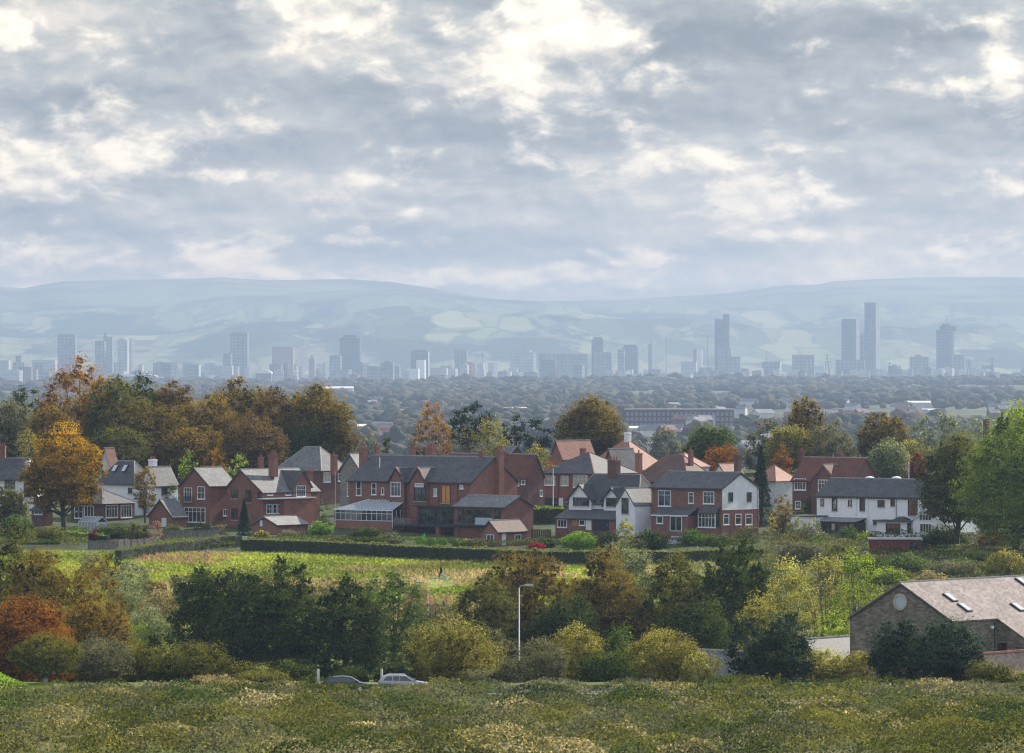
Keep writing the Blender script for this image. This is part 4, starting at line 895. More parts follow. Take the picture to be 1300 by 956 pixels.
        tops = [top] if top else [i/ny for i in range(1, ny)]
        for q in tops: c = zb+k+H_*q; bx(mb, a+k, b-k, c-m/2, c+m/2, .028, .095)
        w = mb.build(name, fm, s.root)
        if label: w['label'] = label
        g = MB(); bx(g, a+k*.9, b-k*.9, zb+k*.9, zt-k*.9, .006, .035); g.build('pane', glass or GLASS, w)
        if sill: g = MB(); bx(g, a-.08, b+.08, zb-.12, zb-.003, .004, .17); g.build('sill', SILL if fr != 'w' else WF, w)
        return w
    def door(s, face, x0, y0, x1, y1, kind='dark', off=0.0, label=None, name='door'):
        f = s.fp if face == 'f' else s.sp; ym = (y0+y1)/2; xm = (x0+x1)/2
        a, _ = f(x0, ym, off); b, _ = f(x1, ym, off); _, zt = f(xm, y0, off); _, zb = f(xm, y1, off); mb = MB(); h = MB()
        if face == 'f': mb.box(a, b, off-.07, off-.004, zb, zt); h.box(b-.22, b-.14, off-.12, off-.072, zb+.95, zb+1.1)
        else: mb.box(off+.004, off+.07, a, b, zb, zt); h.box(off+.072, off+.12, a+.14, a+.22, zb+.95, zb+1.1)
        w = mb.build(name, DOORS[kind], s.root); h.build('handle', FLAS, w)
        if label: w['label'] = label
        return w
    def chim(s, px, ytop, ybot, wpx, y, pots=2, mat=None, potmat=None, ph=.55, dpt=.9):
        """brick stack on the roof at local depth y"""
        x, zt = s.fp(px, ytop, y); _, zb = s.fp(px, ybot, y); k = wpx/F*(s.d+y*.7); wd = max(.5, k*.82)
        mb = MB().box(x-wd/2, x+wd/2, y-dpt/2, y+dpt/2, zb-1.5, zt).box(x-wd/2-.07, x+wd/2+.07, y-dpt/2-.07, y+dpt/2+.07, zt-.30, zt-.12)
        c = mb.build('chimney', mat or BR, s.roofs[0] if getattr(s, 'roofs', None) else s.root)
        for i in range(pots):
            q = x+(i+.5)/pots*wd-wd/2; MB().tube([(q,y,zt),(q,y,zt+ph*.8),(q,y,zt+ph)], [.13,.11,.14], 8).build('chimney_pot', potmat or POT, c)
        return c
    def pipe(s, face, px, y0, y1, off=0.0, mat=None, r=.05):
        f = s.fp if face == 'f' else s.sp; a, zt = f(px, y0, off); _, zb = f(px, y1, off)
        p = (a, off-.08) if face == 'f' else (off+.08, a)
        return MB().tube([(p[0],p[1],zb),(p[0],p[1],zt)], r, 6).build('drainpipe', mat or GUT, s.root)
    def sky(s, px, py, w_, h_, plane, fr=None):
        """roof light lying on a slope; plane = (point, normal) local"""
        o, v = s.ray(px, py); P0, Nn = Vector(plane[0]), Vector(plane[1]).normalized(); o = Vector(o); v = Vector(v)
        t = (P0-o).dot(Nn)/v.dot(Nn); c = o+v*t; up = (Vector((0,0,1))-Nn*Nn.z).normalized(); rt = up.cross(Nn).normalized()
        def quad(mb, wd, hh, h0, h1):
            q = [c+rt*sx*wd/2+up*sy*hh/2 for sx, sy in ((-1,-1),(1,-1),(1,1),(-1,1))]
            mb.poly([tuple(p+Nn*h0) for p in q]+[tuple(p+Nn*h1) for p in q], [(3,2,1,0),(4,5,6,7),(0,1,5,4),(1,2,6,5),(2,3,7,6),(3,0,4,7)])
        mb = MB(); quad(mb, w_, h_, .0, .13); f = mb.build('roof_window', fr or DF, s.roofs[0]); mb = MB(); quad(mb, w_*.78, h_*.84, .131, .15); mb.build('pane', SKYG, f); return f
SKYG = plain('roof_window_glass', (.50,.54,.56), .1, .9)
SL_S = lambda x, ze, zr, x0, xm: ((x,0,ze), (zr-ze, 0, abs(xm-x0)))
def loc(s, px, yb):
    d = dist_at(px, yb); dx, dy = wx(px, d)-s.x0, d-s.d; c, n = math.cos(s.th), math.sin(s.th); return c*dx-n*dy, n*dx+c*dy
House.loc = loc
def E(s, px, py, yo=0.0): return s.fp(px, py, yo)[1]
House.ez = E
def roof_lights(h, pts, x_e, z_e, x_r, z_r, w_=1.0, hh=1.4, axis='x'):
    """on a slope running across local x (gable to the front) or local y"""
    for px, py in pts:
        if axis == 'x': h.sky(px, py, w_, hh, ((x_e,0,z_e+.1), (z_r-z_e, 0, x_e-x_r)))
        else: h.sky(px, py, w_, hh, ((0,x_e,z_e+.1), (0, z_e-z_r, x_r-x_e)))

# ---- white house at the far left edge
h = House('white_house', 'white rendered house under dark slate at the far left edge', -60, 45, 47, 655, theta=6, depth=9)
ze, zr = h.ez(30, 608), h.ez(30, 581.5, 4.5)
h.walls(-h.W, 0, 0, 9, ze, WR); h.hip(-h.W, 0, 0, 9, ze, zr, SL, rx1=-2.0, ridge=RDGG)
h.win('f', 6, 609.5, 19, 621, 2, 2, 'd', top=.6); h.win('f', 30.5, 613, 40, 631, 2, 1, 'd'); h.win('f', 4, 632, 15, 645, 2, 2, 'd')
h.chim(35.5, 585, 597, 7, 2.2, 0, WR); h.chim(3, 566, 582, 10, 4.5, 3)
h = House('brick_shed', 'small brick shed with shallow blue-grey roof under the orange tree', 40, 58, 67, 668, cat='shed')
ze, zr = h.ez(50, 647), h.ez(50, 638.5, h.D/2); h.walls(-h.W, 0, 0, h.D, ze, BRD); h.hip(-h.W, 0, 0, h.D, ze, zr, SL, hips=False, over=.3); h.win('f', 44, 648.5, 54, 653, 2, 1, 'w')
h = House('garden_room', 'single-storey garden room with big white windows and hipped slate roof', 90, 130.5, 171, 662, cat='garden room')
ze, zr = h.ez(120, 638.5), h.ez(131, 621.5, h.D/2); h.walls(-h.W, 0, 0, h.D, ze, BRD); h.hip(-h.W, 0, 0, h.D, ze, zr, SL, ridge=RDGG, over=.5)
h.win('f', 95, 641.5, 106, 658, 2, 2); h.win('f', 107.5, 642, 119.5, 659, 3, 1); h.win('s', 134, 641, 149, 657, 4, 2, top=.7); h.win('s', 153, 641, 167, 657, 4, 2, top=.7)
h = House('white_house', 'white house with two roof windows in its hipped slate roof, behind the garden room', 123, 171, 198, 655)
ze, zr = h.ez(150, 614), h.ez(160, 585, h.D/2); h.walls(-h.W, 0, 0, h.D, ze, WR); h.hip(-h.W, 0, 0, h.D, ze, zr, SL, ridge=RDGG)
roof_lights(h, [(146, 594.8), (158.5, 594.8)], -.5, ze, h.D/2, zr, 1.0, 1.5, 'y'); h.win('f', 163, 619, 168, 626.5, 1, 2, 'd'); h.win('f', 131, 640, 137, 648, 1, 2, 'd'); h.win('s', 176, 632, 186, 643, 2, 2, 'd')
h = House('white_house', 'smaller white house with sunlit slate slope and white chimney, left of the brick pair', 178, 198, 226, 655)
ze, zr = h.ez(198, 614.5), h.ez(188, 593, 0); h.gable_f(-h.W, 0, 0, h.D, ze, zr, WR, SLL, ridge=RDGG); h.chim(194, 583, 597, 11, 2.2, 3, WR)
h.win('s', 205, 619, 212, 628, 2, 2, 'd')
h = House('pink_roofed_house', 'house behind the orange tree showing a brown gable and a pink sunlit slope', 126, 141, 152, 632)
ze, zr = h.ez(141, 596), h.ez(139, 569, 0); h.gable_f(-h.W, 0, 0, h.D, ze, zr, GR, PK)
h = House('brick_garage', 'brick garage with white door and grey sunlit roof left of the twin gables', 189, 219, 238, 671, cat='garage')
ze, zr = h.ez(219, 655), h.ez(203.5, 634, 0); h.gable_f(-h.W, 0, 0, h.D, ze, zr, BR, SLG, ridge=RDGG); h.door('f', 205.5, 657.5, 211.5, 669, 'white')
# ---- left brick gable house
h = House('brick_house', 'left of the twin-gabled brick houses, with white patio glazing', 228.5, 266, 300, 668)
ze, zr = h.ez(266, 616), h.ez(246.5, 594, 0); h.gable_f(-h.W, 0, 0, h.D, ze, zr, BR, SLG, ridge=RDGG)
h.win('f', 234, 619, 244, 637.5, 3, 2, top=.72); h.win('f', 251, 617.5, 260.5, 633.5, 2, 2); h.win('f', 234, 644.3, 261, 663, 5, 2, top=.74); h.win('s', 283, 646.5, 288.5, 655, 2, 1)
zb = h.ez(239, 638, -.2); a, b = h.fx(233, -.2), h.fx(245, -.2)
mb = MB(); [mb.box(a+i*(b-a)/14-.015, a+i*(b-a)/14+.015, -.3, -.27, zb, zb+1.0) for i in range(15)]; mb.box(a, b, -.32, -.26, zb+1.0, zb+1.05).box(a, b, -.35, -.02, zb-.06, zb); mb.build('balcony_railing', DF, h.root)
# ---- right brick gable house
h = House('brick_house', 'right twin-gabled brick house, with a small window gable on its side', 288.5, 334, 406, 672)
ze, zl, zr = h.ez(334, 624.5), h.ez(289, 618), h.ez(306, 596, 0); h.gable_f(-h.W, 0, 0, h.D, zl, zr, BR, SLG, ridge=RDGG, xm=h.fp(306, 596, 0)[0], ze2=ze)
for x0, y0, x1, y1 in ((294, 621, 302, 633),(312, 622, 319.5, 638),(327, 624, 331.5, 633),(294, 645, 302, 660)): h.win('f', x0, y0, x1, y1, 2, 1, 'b')
# small gable on the side slope
ya, zg = h.sp(383.5, 598, .3); yw = 2.2; zge = h.sp(383, 618, .3)[1]
MB().prism([(ya-yw,ze-1),(ya+yw,ze-1),(ya+yw,zge),(ya,zg),(ya-yw,zge)], -3.4, .3, 'x').build('window_gable', BRO, h.root)
mb = MB(); mb.slab([(.6,ya-yw-.25,zge-.15),(.6,ya,zg+.1),(-4.6,ya,zg+.1),(-4.6,ya-yw-.25,zge-.15)], .12); mb.slab([(.6,ya+.002,zg+.1),(.6,ya+yw+.25,zge-.15),(-4.6,ya+yw+.25,zge-.15),(-4.6,ya+.002,zg+.1)], .12); mb.build('gable_roof', SL, h.root)
h.win('s', 376, 616.5, 387.5, 630.5, 4, 2, off=.3, top=.68)
h.win('s', 338, 640, 345, 652, 2, 2, off=0); h.win('s', 346, 640, 351, 652, 1, 2); h.win('s', 352, 640, 358, 652, 2, 2)
ys0, ys1 = h.sx(335, 1.2), h.sx(400, 1.2); zf = h.sp(360, 632, 1.2)[1]
MB().box(0, 1.5, ys0, ys1, zf-.18, zf).build('canopy', FLAS, h.root); h.win('s', 339, 624.8, 346, 628.5, 1, 1); h.win('s', 362, 624.5, 369, 628.5, 1, 1)
yq0 = h.sx(361, 1.2); MB().box(.004, 1.1, yq0, ys1-.1, -2.5, zf-.185).build('side_extension', BRO, h.root)
h.chim(331, 580, 592, 5, 6, 1); h.chim(347, 576, 594, 10, 5.5, 4, dpt=1.2); h.chim(393.5, 597, 614, 6, 14, 1)
h = House('brick_garage', 'low brick garage with bright white-grey roof beside the small conifer', 320, 352, 391, 679, cat='garage')
ze, zr = h.ez(352, 666), h.ez(335.5, 656, 0); h.gable_f(-h.W, 0, 0, h.D, ze, zr, BRO, SLL, ridge=RDGG); mb = MB(); xx, zz = h.fp(332, 665, 0); mb.box(xx-.25, xx+.25, -.12, -.004, zz-.4, zz+.6).build('wall_lamp', WF, h.root)
# ---- grey hipped house and stone gable behind
h = House('hipped_house', 'dark brick house with a large grey hipped roof behind the twin gables', 352, 408, 442, 642)
ze, zr = h.ez(408, 597), h.ez(395, 567, h.D/2); h.walls(-h.W, 0, 0, h.D, ze, BRD); h.hip(-h.W, 0, 0, h.D, ze, zr, SLG, ridge=RDGG)
h.win('s', 410.5, 599.5, 419, 612, 2, 2, glass=GLB); h.win('s', 429, 601, 433, 611, 1, 2); h.chim(424, 577, 592, 8, 0.8, 1)
h = House('stone_house', 'tall grey stone gable wing beside the dark brick hipped house', 432, 457.5, 468, 655)
ze, zr = h.ez(457.5, 596), h.ez(446, 576, 0); h.gable_f(-h.W, 0, 0, h.D, ze, zr, GSTONE, SLL, ridge=RDGG); h.win('f', 441, 611, 444, 630, 1, 4, top=None)
# ---- the long central terrace
h = House('brick_terrace', 'long dark-roofed brick terrace with two steep front gables in the centre', 443, 597, 657, 678, cat='terrace')
ze = h.ez(597, 612); zr = h.sp(626.5, 580.5, 0)[1]; h.gable_s(-h.W, 0, 0, h.D, ze, zr, BR, SL, z0=-3.0)
sl = (zr-ze)/(h.D/2)
for (xl, xr, xa, ya_, lab) in ((493.5, 512.5, 502, 594, 1), (520.5, 541, 530.5, 594, 2)):
    yo = -.7; x0, x1 = h.fx(xl, yo), h.fx(xr, yo); zg = h.ez(xa, ya_, yo); zz = h.ez(xr, 610.5, yo)
    h.gable_f(x0, x1, yo, (zg-ze)/sl+.6, zz, zg, BR, SL, over=.25, z0=-3, gut=False)
    MB().prism([((x0+x1)/2+.1, zg+.2),((x0+x1)/2+.1, zg-.3),((x0+x1)/2+1.2, zg-1.0)], yo-.25, yo+.0, 'y').build('gable_cap', RDG, h.roofs[-1])
W_ = [(452.5,611,459,629,1,2),(472,613,478,628,1,2),(484.5,619,488,628,1,1)]
for a, b, c, d_, nx, ny in W_: h.win('f', a, b, c, d_, nx, ny)
h.win('f', 496.5, 612, 509, 630, 3, 2, off=-.7, top=.68); h.win('f', 526, 616, 540.5, 636.5, 3, 2, 'd', off=-.7, top=.8); h.win('f', 527, 613.5, 538, 618.5, 1, 1, 'w', off=-.85, glass=GLB, sill=False)
h.win('f', 551, 620, 555, 630, 1, 1, glass=GLB); h.win('f', 560.5, 615.5, 572, 639, 2, 1, 'bl', glass=GLO, label='tall window with an orange-lit curtain')
h.win('f', 584, 615.5, 588.5, 620.5, 1, 1, glass=GLB); h.pipe('f', 581.5, 613, 640); h.pipe('f', 516, 614, 668, off=0); h.pipe('f', 557.5, 612, 640)
h.win('f', 586, 633, 590, 637, 1, 1, glass=GLB, sill=False)
h.chim(461.5, 568, 590, 9, h.D*.42, 2, dpt=1.2); h.chim(478.5, 566, 582, 5, h.D*.6, 1); h.chim(523.5, 570, 582, 7, h.D*.62, 2); h.chim(547, 568, 582, 14, h.D*.58, 4, dpt=1.2); h.chim(611.5, 573, 582, 5, h.D*.5, 1)
# big external stack on the right gable
yc, zt = h.sp(634.5, 571, .5); yb_ = h.sx(634.5, .5); c = MB().box(.004, .9, yb_-.6, yb_+.6, -3, zt).box(-.06, .96, yb_-.67, yb_+.67, zt-.35, zt-.15).build('chimney', BR, h.root)
for q in (-.45, 0, .45): MB().tube([(.45, yb_+q, zt),(.45, yb_+q, zt+.75)], .12, 8).build('chimney_pot', POT, c)
yc, zt = h.sp(646, 603, .9);
x_, z_ = h.fp(482, 584, 2.5); MB().tube([(x_, 2.5, z_-1.3),(x_, 2.5, z_+.5)], .08, 6).build('soil_pipe', WF, h.root)
# conservatory
yo = -3.2; x0, x1 = h.fx(426, yo), h.fx(498, yo); zg1, zg0 = h.ez(460, 647, yo), h.ez(460, 661, yo); zt = h.ez(490, 634.5, 0)
cs = empty('conservatory'); cs.parent = h.root
w = MB().box(x0, x1, yo, -.01, -3, zg0).build('brick_base', BRO, cs)
r = MB().slab([(x0-.2,yo-.2,zg1),(x1+.2,yo-.2,zg1),(x1+.2,-.01,zt),(x0+4.6,-.01,zt)], .08).slab([(x0-.2,yo-.2,zg1-.002),(x0+4.6,-.01,zt-.002),(x0-.2,-.01,zg1-.002)], .07).build('glass_roof', CG, cs)
mb = MB()
for i in range(19):
    t = i/18; xa = x0+(x1-x0)*t; xb = max(xa, x0+4.6*(1-0)) if xa < x0+4.6 else xa
    xb = x0+4.6 if xa < x0+4.6 else xa
    if xa >= x0+4.6: mb.tube([(xa,yo-.2,zg1+.03),(xb,-.05,zt+.03)], .045, 4)
    else: f = (xa-x0)/4.6; mb.tube([(xa,yo-.2,zg1+.03),(xa, yo+(3.2)*f, zg1+(zt-zg1)*f+.03)], .045, 4)
mb.tube([(x0-.1,yo-.2,zg1+.03),(x0+4.6,-.05,zt+.03)], .06, 4); mb.box(x0-.25, x1+.25, yo-.27, yo-.2, zg1-.14, zg1+.02); mb.build('roof_bars', WF, cs)
g = MB().box(x0+.05, x1-.05, yo+.04, yo+.08, zg0, zg1-.05).box(x1-.08, x1-.04, yo+.04, -.1, zg0, zg1-.05).box(x0+.04, x0+.08, yo+.04, -.1, zg0, zg1-.05).build('glazing', GLASS, cs)
mb = MB(); n_ = 11
for i in range(n_+1): a = x0+(x1-x0-.08)*i/n_; mb.box(a, a+.08, yo-.01, yo+.035, zg0, zg1-.02)
for zz in (zg0, zg0+(zg1-zg0)*.64, zg1-.13): mb.box(x0, x1, yo-.03, yo+.03, zz, zz+.09)
for i in range(4): a = yo+(3.0)*i/3; mb.box(x1-.03, x1+.02, a, a+.08, zg0, zg1+.0)
mb.box(x1-.025, x1+.03, yo, -.1, zg0, zg0+.1).build('frames', WF, cs)
h.pipe('f', 498.7, 648, 671, off=yo, mat=WF)
# deck, brick piers, glazed rooms of the middle house
zd = h.ez(560, 667, -4.2); xa, xb = h.fx(499, -4.2), h.fx(612, -4.2)
dk = empty('balcony'); dk.parent = h.root
MB().box(xa, xb, -4.2, -.01, zd-.28, zd).build('deck', DF, dk)
for px in (556, 580, 605): xx = h.fx(px, -4.0); MB().box(xx-.42, xx+.42, -4.15, -3.3, -3, zd-.285).build('pier', BR, dk)
for px in (502, 522, 539): xx = h.fx(px, -4.0); MB().box(xx-.06, xx+.06, -4.1, -3.98, -3, zd-.285).build('post', DF, dk)
zh = zd+1.1; mb = MB()
for i in range(15): xx = xa+(xb-xa-.05)*i/14; mb.box(xx, xx+.05, -4.19, -4.13, zd, zh)
mb.box(xa, xb, -4.2, -4.12, zh, zh+.05).build('railing', DF, dk)
MB().box(h.fx(603.5,-4.2), xb, -4.17, -4.145, zd+.05, zh-.02).build('frosted_panel', FROST, dk)
MB().box(xa+.1, h.fx(520,-4.2), -4.17, -4.15, zd+.05, zh-.02).build('timber_panel', WOOD, dk)
yo2 = -1.6; x0, x1 = h.fx(529, yo2), h.fx(600, yo2); zc_ = h.ez(560, 642.5, yo2)
MB().box(x0, x1, yo2, -.012, -3, zc_-.15).build('glazed_storey', BRD, h.root); MB().box(x0-.3, x1+.3, yo2-.7, -.012, zc_-.14, zc_+.1).build('flat_roof', DF, h.root)
for a, b, gl in ((532,555.5,GLB),(557.5,575,GLASS),(578,589,GLASS),(590,599,GLASS)): h.win('f', a, 645.5, b, 666, 3 if b-a > 15 else 2, 1, 'd', off=yo2, glass=gl if gl is GLASS else GLASS, sill=False, name='glazed_door')
for a, b in ((535,552),(560,575),(584,599)): h.win('f', a, 670, b, 684, 3, 1, 'd', off=yo2, sill=False, name='glazed_door')
h.win('f', 505, 671, 527, 684, 4, 1, 'd', off=0, sill=False, name='glazed_door')
# extension to the right with its own gable
lx, ly = h.loc(640, 686); x0 = h.fx(577, ly); D2 = h.sx(677, lx)-ly; ze2 = h.ez(640, 643.5, ly); zr2 = h.sp(657, 630, lx)[1]
h.gable_s(x0, lx, ly, ly+D2, ze2, zr2, BR, SLG, ridge=RDGG, z0=-3, over=.3)
h.win('f', 628, 647, 636, 659, 2, 1, 'd', off=ly); h.win('f', 582, 647, 624, 664, 5, 1, 'd', off=ly, sill=False, name='glazed_door')
zc2 = h.ez(600, 666, ly-1.2); MB().box(x0, h.fx(625, ly-1.2), ly-1.2, ly-.01, zc2-.22, zc2).build('balcony_slab', DF, h.root); MB().box(h.fx(603, ly-1.2), h.fx(624.5, ly-1.2), ly-1.19, ly-1.16, zc2, zc2+1.15).build('frosted_panel', FROST, h.root)
h = House('brick_outbuilding', 'small brick outbuilding with brown tiles and a white door below the terrace', 612, 632, 669, 694, cat='outbuilding')
ze, zr = h.ez(632, 674), h.ez(622.5, 661, 0); h.gable_f(-h.W, 0, 0, h.D, ze, zr, BRO, BT); h.win('f', 618, 678.5, 627.5, 687, 2, 1); h.door('s', 637, 676.5, 642, 692, 'white'); h.win('s', 653, 678.5, 661, 686, 2, 1)
# ---- dark red house behind
h = House('dark_brick_house', 'dark red-brown brick house between the terrace and the white-windowed hipped house', 634, 670, 690, 650)
ze = h.ez(670, 604); zr = h.sp(680, 577, 0)[1]; h.gable_s(-h.W, 0, 0, h.D, ze, zr, BRD, RBT)
h.win('f', 655, 606, 659.5, 616.5, 1, 2); h.win('f', 662, 605, 667, 615, 1, 2); h.win('s', 685, 622, 688, 630, 1, 1); h.chim(643, 573, 580, 5, h.D*.5, 1)
for i, (a, b, c, yb, yr, ye, l) in enumerate([(470,500,520,612,577,592,'roof and ridge showing between the terrace chimneys, left one'),(560,600,622,615,576,590,'roof with a pale ridge behind the right end of the terrace'),(630,642,668,612,567,582,'pale grey roof under the golden birch')]):
    h = House('far_house', l, a, b, c, yb); ze = h.ez(b, ye); zr = h.sp((b+c)/2, yr, 0)[1]; h.gable_s(-h.W, 0, 0, h.D, ze, zr, BRD, RBT if i < 2 else SLG)
# ---- hipped brick house with white windows
h = House('brick_house', 'brick house with white windows and a dark hipped roof behind the mock-tudor one', 689, 754, 806, 646)
ze, zr = h.ez(754, 600.5), h.ez(747, 574, h.D/2); h.walls(-h.W, 0, 0, h.D, ze, BR); h.hip(-h.W, 0, 0, h.D, ze, zr, BT if 0 else SLG if 0 else SL, over=.5)
h.win('f', 692, 603.8, 705, 616, 3, 2, top=.68); h.win('f', 712.5, 604, 722, 616.5, 2, 2, top=.68); h.win('f', 728, 602.8, 746, 618.7, 5, 2, top=.68); h.door('f', 692, 632, 708, 646, 'garage', name='garage_door'); h.door('f', 709.8, 632, 715, 642, 'white')
h.pipe('f', 709, 602, 632); h.chim(740, 569, 576, 6, h.D*.5, 0)
# ---- pink-roofed group
h = House('pink_roofed_house', 'house with a broad pink tiled slope catching the sun behind the hipped brick house', 742, 803, 848, 620)
ze, zr = h.ez(803, 596), h.ez(793, 558, h.D/2); h.walls(-h.W, 0, 0, h.D, ze, GR); h.hip(-h.W, 0, 0, h.D, ze, zr, PK); h.chim(797, 549, 560, 8, h.D*.5, 0, WR)
h = House('pink_roofed_house', 'pink-roofed house furthest left of the pink group, under the big ridge oak', 699, 714, 756, 612)
ze, zr = h.ez(714, 580), h.ez(706, 559.5, 0); h.gable_f(-h.W, 0, 0, h.D, ze, zr, BRO, PK); h.chim(722, 556, 566, 6, 4, 0, BRD)
h = House('pink_roofed_house', 'slim pink and grey roof between two pink slopes, with a pale valley', 765, 782, 812, 622)
ze, zr = h.ez(782, 596), h.ez(771, 570, 0); h.gable_f(-h.W, 0, 0, h.D, ze, zr, BRO, SLG)
h = House('brown_roofed_house', 'house with brown hipped roof and red chimney, behind the mock-tudor house', 802, 873, 912, 642)
ze, zr = h.ez(873, 612), h.ez(858, 578, h.D/2); h.walls(-h.W, 0, 0, h.D, ze, BRD); h.hip(-h.W, 0, 0, h.D, ze, zr, BT); h.chim(811, 575, 592, 8, 2, 1, BRO)
h.chim(877, 571, 580, 4, h.D*.5, 1)
h = House('pink_roofed_house', 'hipped pink roof peeping over the ridge of the brick semi', 838, 868, 900, 618)
ze, zr = h.ez(868, 592), h.ez(869, 574, h.D/2); h.walls(-h.W, 0, 0, h.D, ze, GR); h.hip(-h.W, 0, 0, h.D, ze, zr, PK)
# ---- mock-tudor house
h = House('white_tudor_house', 'white house with black-edged twin gables and a low slate lean-to', 722, 810, 846, 684)
ze, zr = h.ez(810, 640), h.ez(792, 602, h.D/2); h.barge = GUT
h.walls(-h.W, 0, 0, h.D, ze+.1, WR); h.hip(-h.W, 0, 0, h.D, ze, zr, SL, rx0=-h.W+h.D*.33, rx1=-h.D*.33, over=.3, ridge=RDGG)
for (xl, xr, xa, ya_, ye) in ((722.5, 750.5, 736.7, 614.5, 632), (766.5, 788, 777.5, 619, 633)):
    yo = -.5; x0, x1 = h.fx(xl, yo), h.fx(xr, yo); h.gable_f(x0, x1, yo, h.D*.42, h.ez(xr, ye, yo), h.ez(xa, ya_, yo), WR, SL, over=.45, ridge=RDGG, gut=False)
h.win('f', 728, 631.5, 748, 642, 4, 1, 'd', off=-.5); h.win('f', 770, 632, 784, 643, 4, 1, 'd', off=-.5); h.win('f', 764, 637, 766, 643, 1, 1, 'd')
yo = -3.4; x0, x1 = h.fx(705, yo), h.fx(781, yo); zl, zh = h.ez(740, 658.5, yo), h.ez(740, 646.5, -.5)
MB().box(x0, x1, yo, -.01, -2.5, zl-.1).build('lean_to_wall', BR, h.root); h.lean(x0, x1, yo, -.01, zl, zh+.1, SL)
h.win('f', 708, 659.5, 720, 669.5, 3, 1, off=yo); h.door('f', 726.5, 660, 733.5, 668, 'wood', off=yo, name='timber_shutter'); h.win('f', 735.5, 660, 743, 667, 1, 1, off=yo); h.door('f', 744, 659.5, 751, 673, 'white', off=yo); h.door('f', 752.5, 660, 773, 674, 'garage', off=yo, name='dark_porch_panel')  # closed dark panel put in for the shade inside the porch
yo = -4.4; x0, x1 = h.fx(782, yo), h.fx(806, yo); zw = h.ez(793, 620, yo); h.gable_f(x0, x1, yo, 1.5, h.ez(806, 641, yo), zw, WR, SLL, over=.12, ridge=RDGG, gut=False, name='wing_wall')
h.win('f', 789.5, 632, 798, 652, 2, 1, 'b', off=yo); h.chim(779.5, 584, 602, 16, h.D*.5, 3, BRD, dpt=1.3)
# ---- brick semi with white gable
h = House('brick_house', 'brick house whose right gable is white render above brick, with a bay window', 827, 916, 963, 690)
ze = h.ez(916, 619.5); zr = h.sp(938.5, 600, 0)[1]; h.gable_s(-h.W, 0, 0, h.D, ze, zr, BR, SL, over=.3, ridge=RDGG)
zm = h.sp(940, 647, 0)[1]; MB().prism([(.15,zm),(h.D-.1,zm),(h.D-.1,ze-.12),(h.D/2,zr-.3),(.15,ze-.12)], .003, .05, 'x').build('render_panel', WR, h.root)
h.win('f', 836, 622.5, 852, 642.5, 2, 2, top=.72); h.win('f', 874.5, 625, 881, 639, 1, 2, top=.7); h.win('f', 893, 624, 907, 639.5, 3, 2, top=.66)
h.win('s', 924.7, 625, 930, 637, 1, 3, 'd', off=.05); h.win('s', 948, 625, 953.5, 637, 1, 3, 'd', off=.05)
for a, b in ((918, 925),(933, 940.5),(946, 954.5)): h.win('s', a, 652.5, b, 666, 1, 2, top=.7)
yo = -2.6; x0, x1 = h.fx(829, yo), h.fx(873, yo); zl, zh = h.ez(850, 654, yo), h.ez(850, 643.5, 0)
MB().box(x0, x1, yo, -.01, -2.5, zl-.12).build('lean_to_wall', BR, h.root); r = h.lean(x0, x1, yo, -.01, zl, zh, SL); MB().box(x0-.2, x1+.22, yo-.35, yo-.2, zl-.15, zl+.03).build('white_fascia', WF, r)
h.win('f', 834, 655.5, 842, 664.5, 1, 1, off=yo); h.win('f', 851, 655.5, 866, 674.5, 2, 1, off=yo, sill=False, name='patio_door'); h.win('f', 877.5, 656, 884.5, 665, 1, 1)
yo = -1.0; x0, x1 = h.fx(886.5, yo), h.fx(908.5, yo); zb0, zb1 = h.ez(897, 669.5, yo), h.ez(897, 651.5, yo); MB().box(x0, x1, yo, -.01, -2.5, zb0).build('bay_wall', BR, h.root)
MB().box(x0+.05, x1-.05, yo+.05, -.01, zb0+.002, zb1).build('bay_core', GLASS, h.root); h.win('f', 886.5, 651.5, 908.5, 669.5, 5, 2, off=yo, top=.7); h.lean(x0, x1, yo, -.01, zb1+.05, zb1+1.0, SL, 'bay_roof', over=.15)
h.chim(936.5, 577, 597, 8, h.D*.62, 1, BRD); h.pipe('s', 961, 620, 690, mat=GUT); h.pipe('f', 832, 597, 608, mat=WF) if 0 else None
mb = MB(); xx, zz = h.fp(850, 690, -5.5)
for i in range(6): mb.box(xx-1.2, xx+1.2, -5.6+i*.4, -5.2+i*.4+.0, zz-1, zz+.1+i*.2)
mb.build('garden_steps', GR, h.root)
# ---- behind the conifer
h = House('pink_roofed_house', 'orange-pink hipped roof right of the tall conifer', 955, 984, 1012, 642)
ze, zr = h.ez(984, 610), h.ez(984, 590, h.D/2); h.walls(-h.W, 0, 0, h.D, ze, GR); h.hip(-h.W, 0, 0, h.D, ze, zr, PK)
h = House('pink_roofed_house', 'small pink roof with a dark gable left of the tall conifer', 905, 922, 944, 628)
ze, zr = h.ez(922, 602), h.ez(921, 589, 0); h.gable_f(-h.W, 0, 0, h.D, ze, h.ez(914, 589, 0), WR, PK)
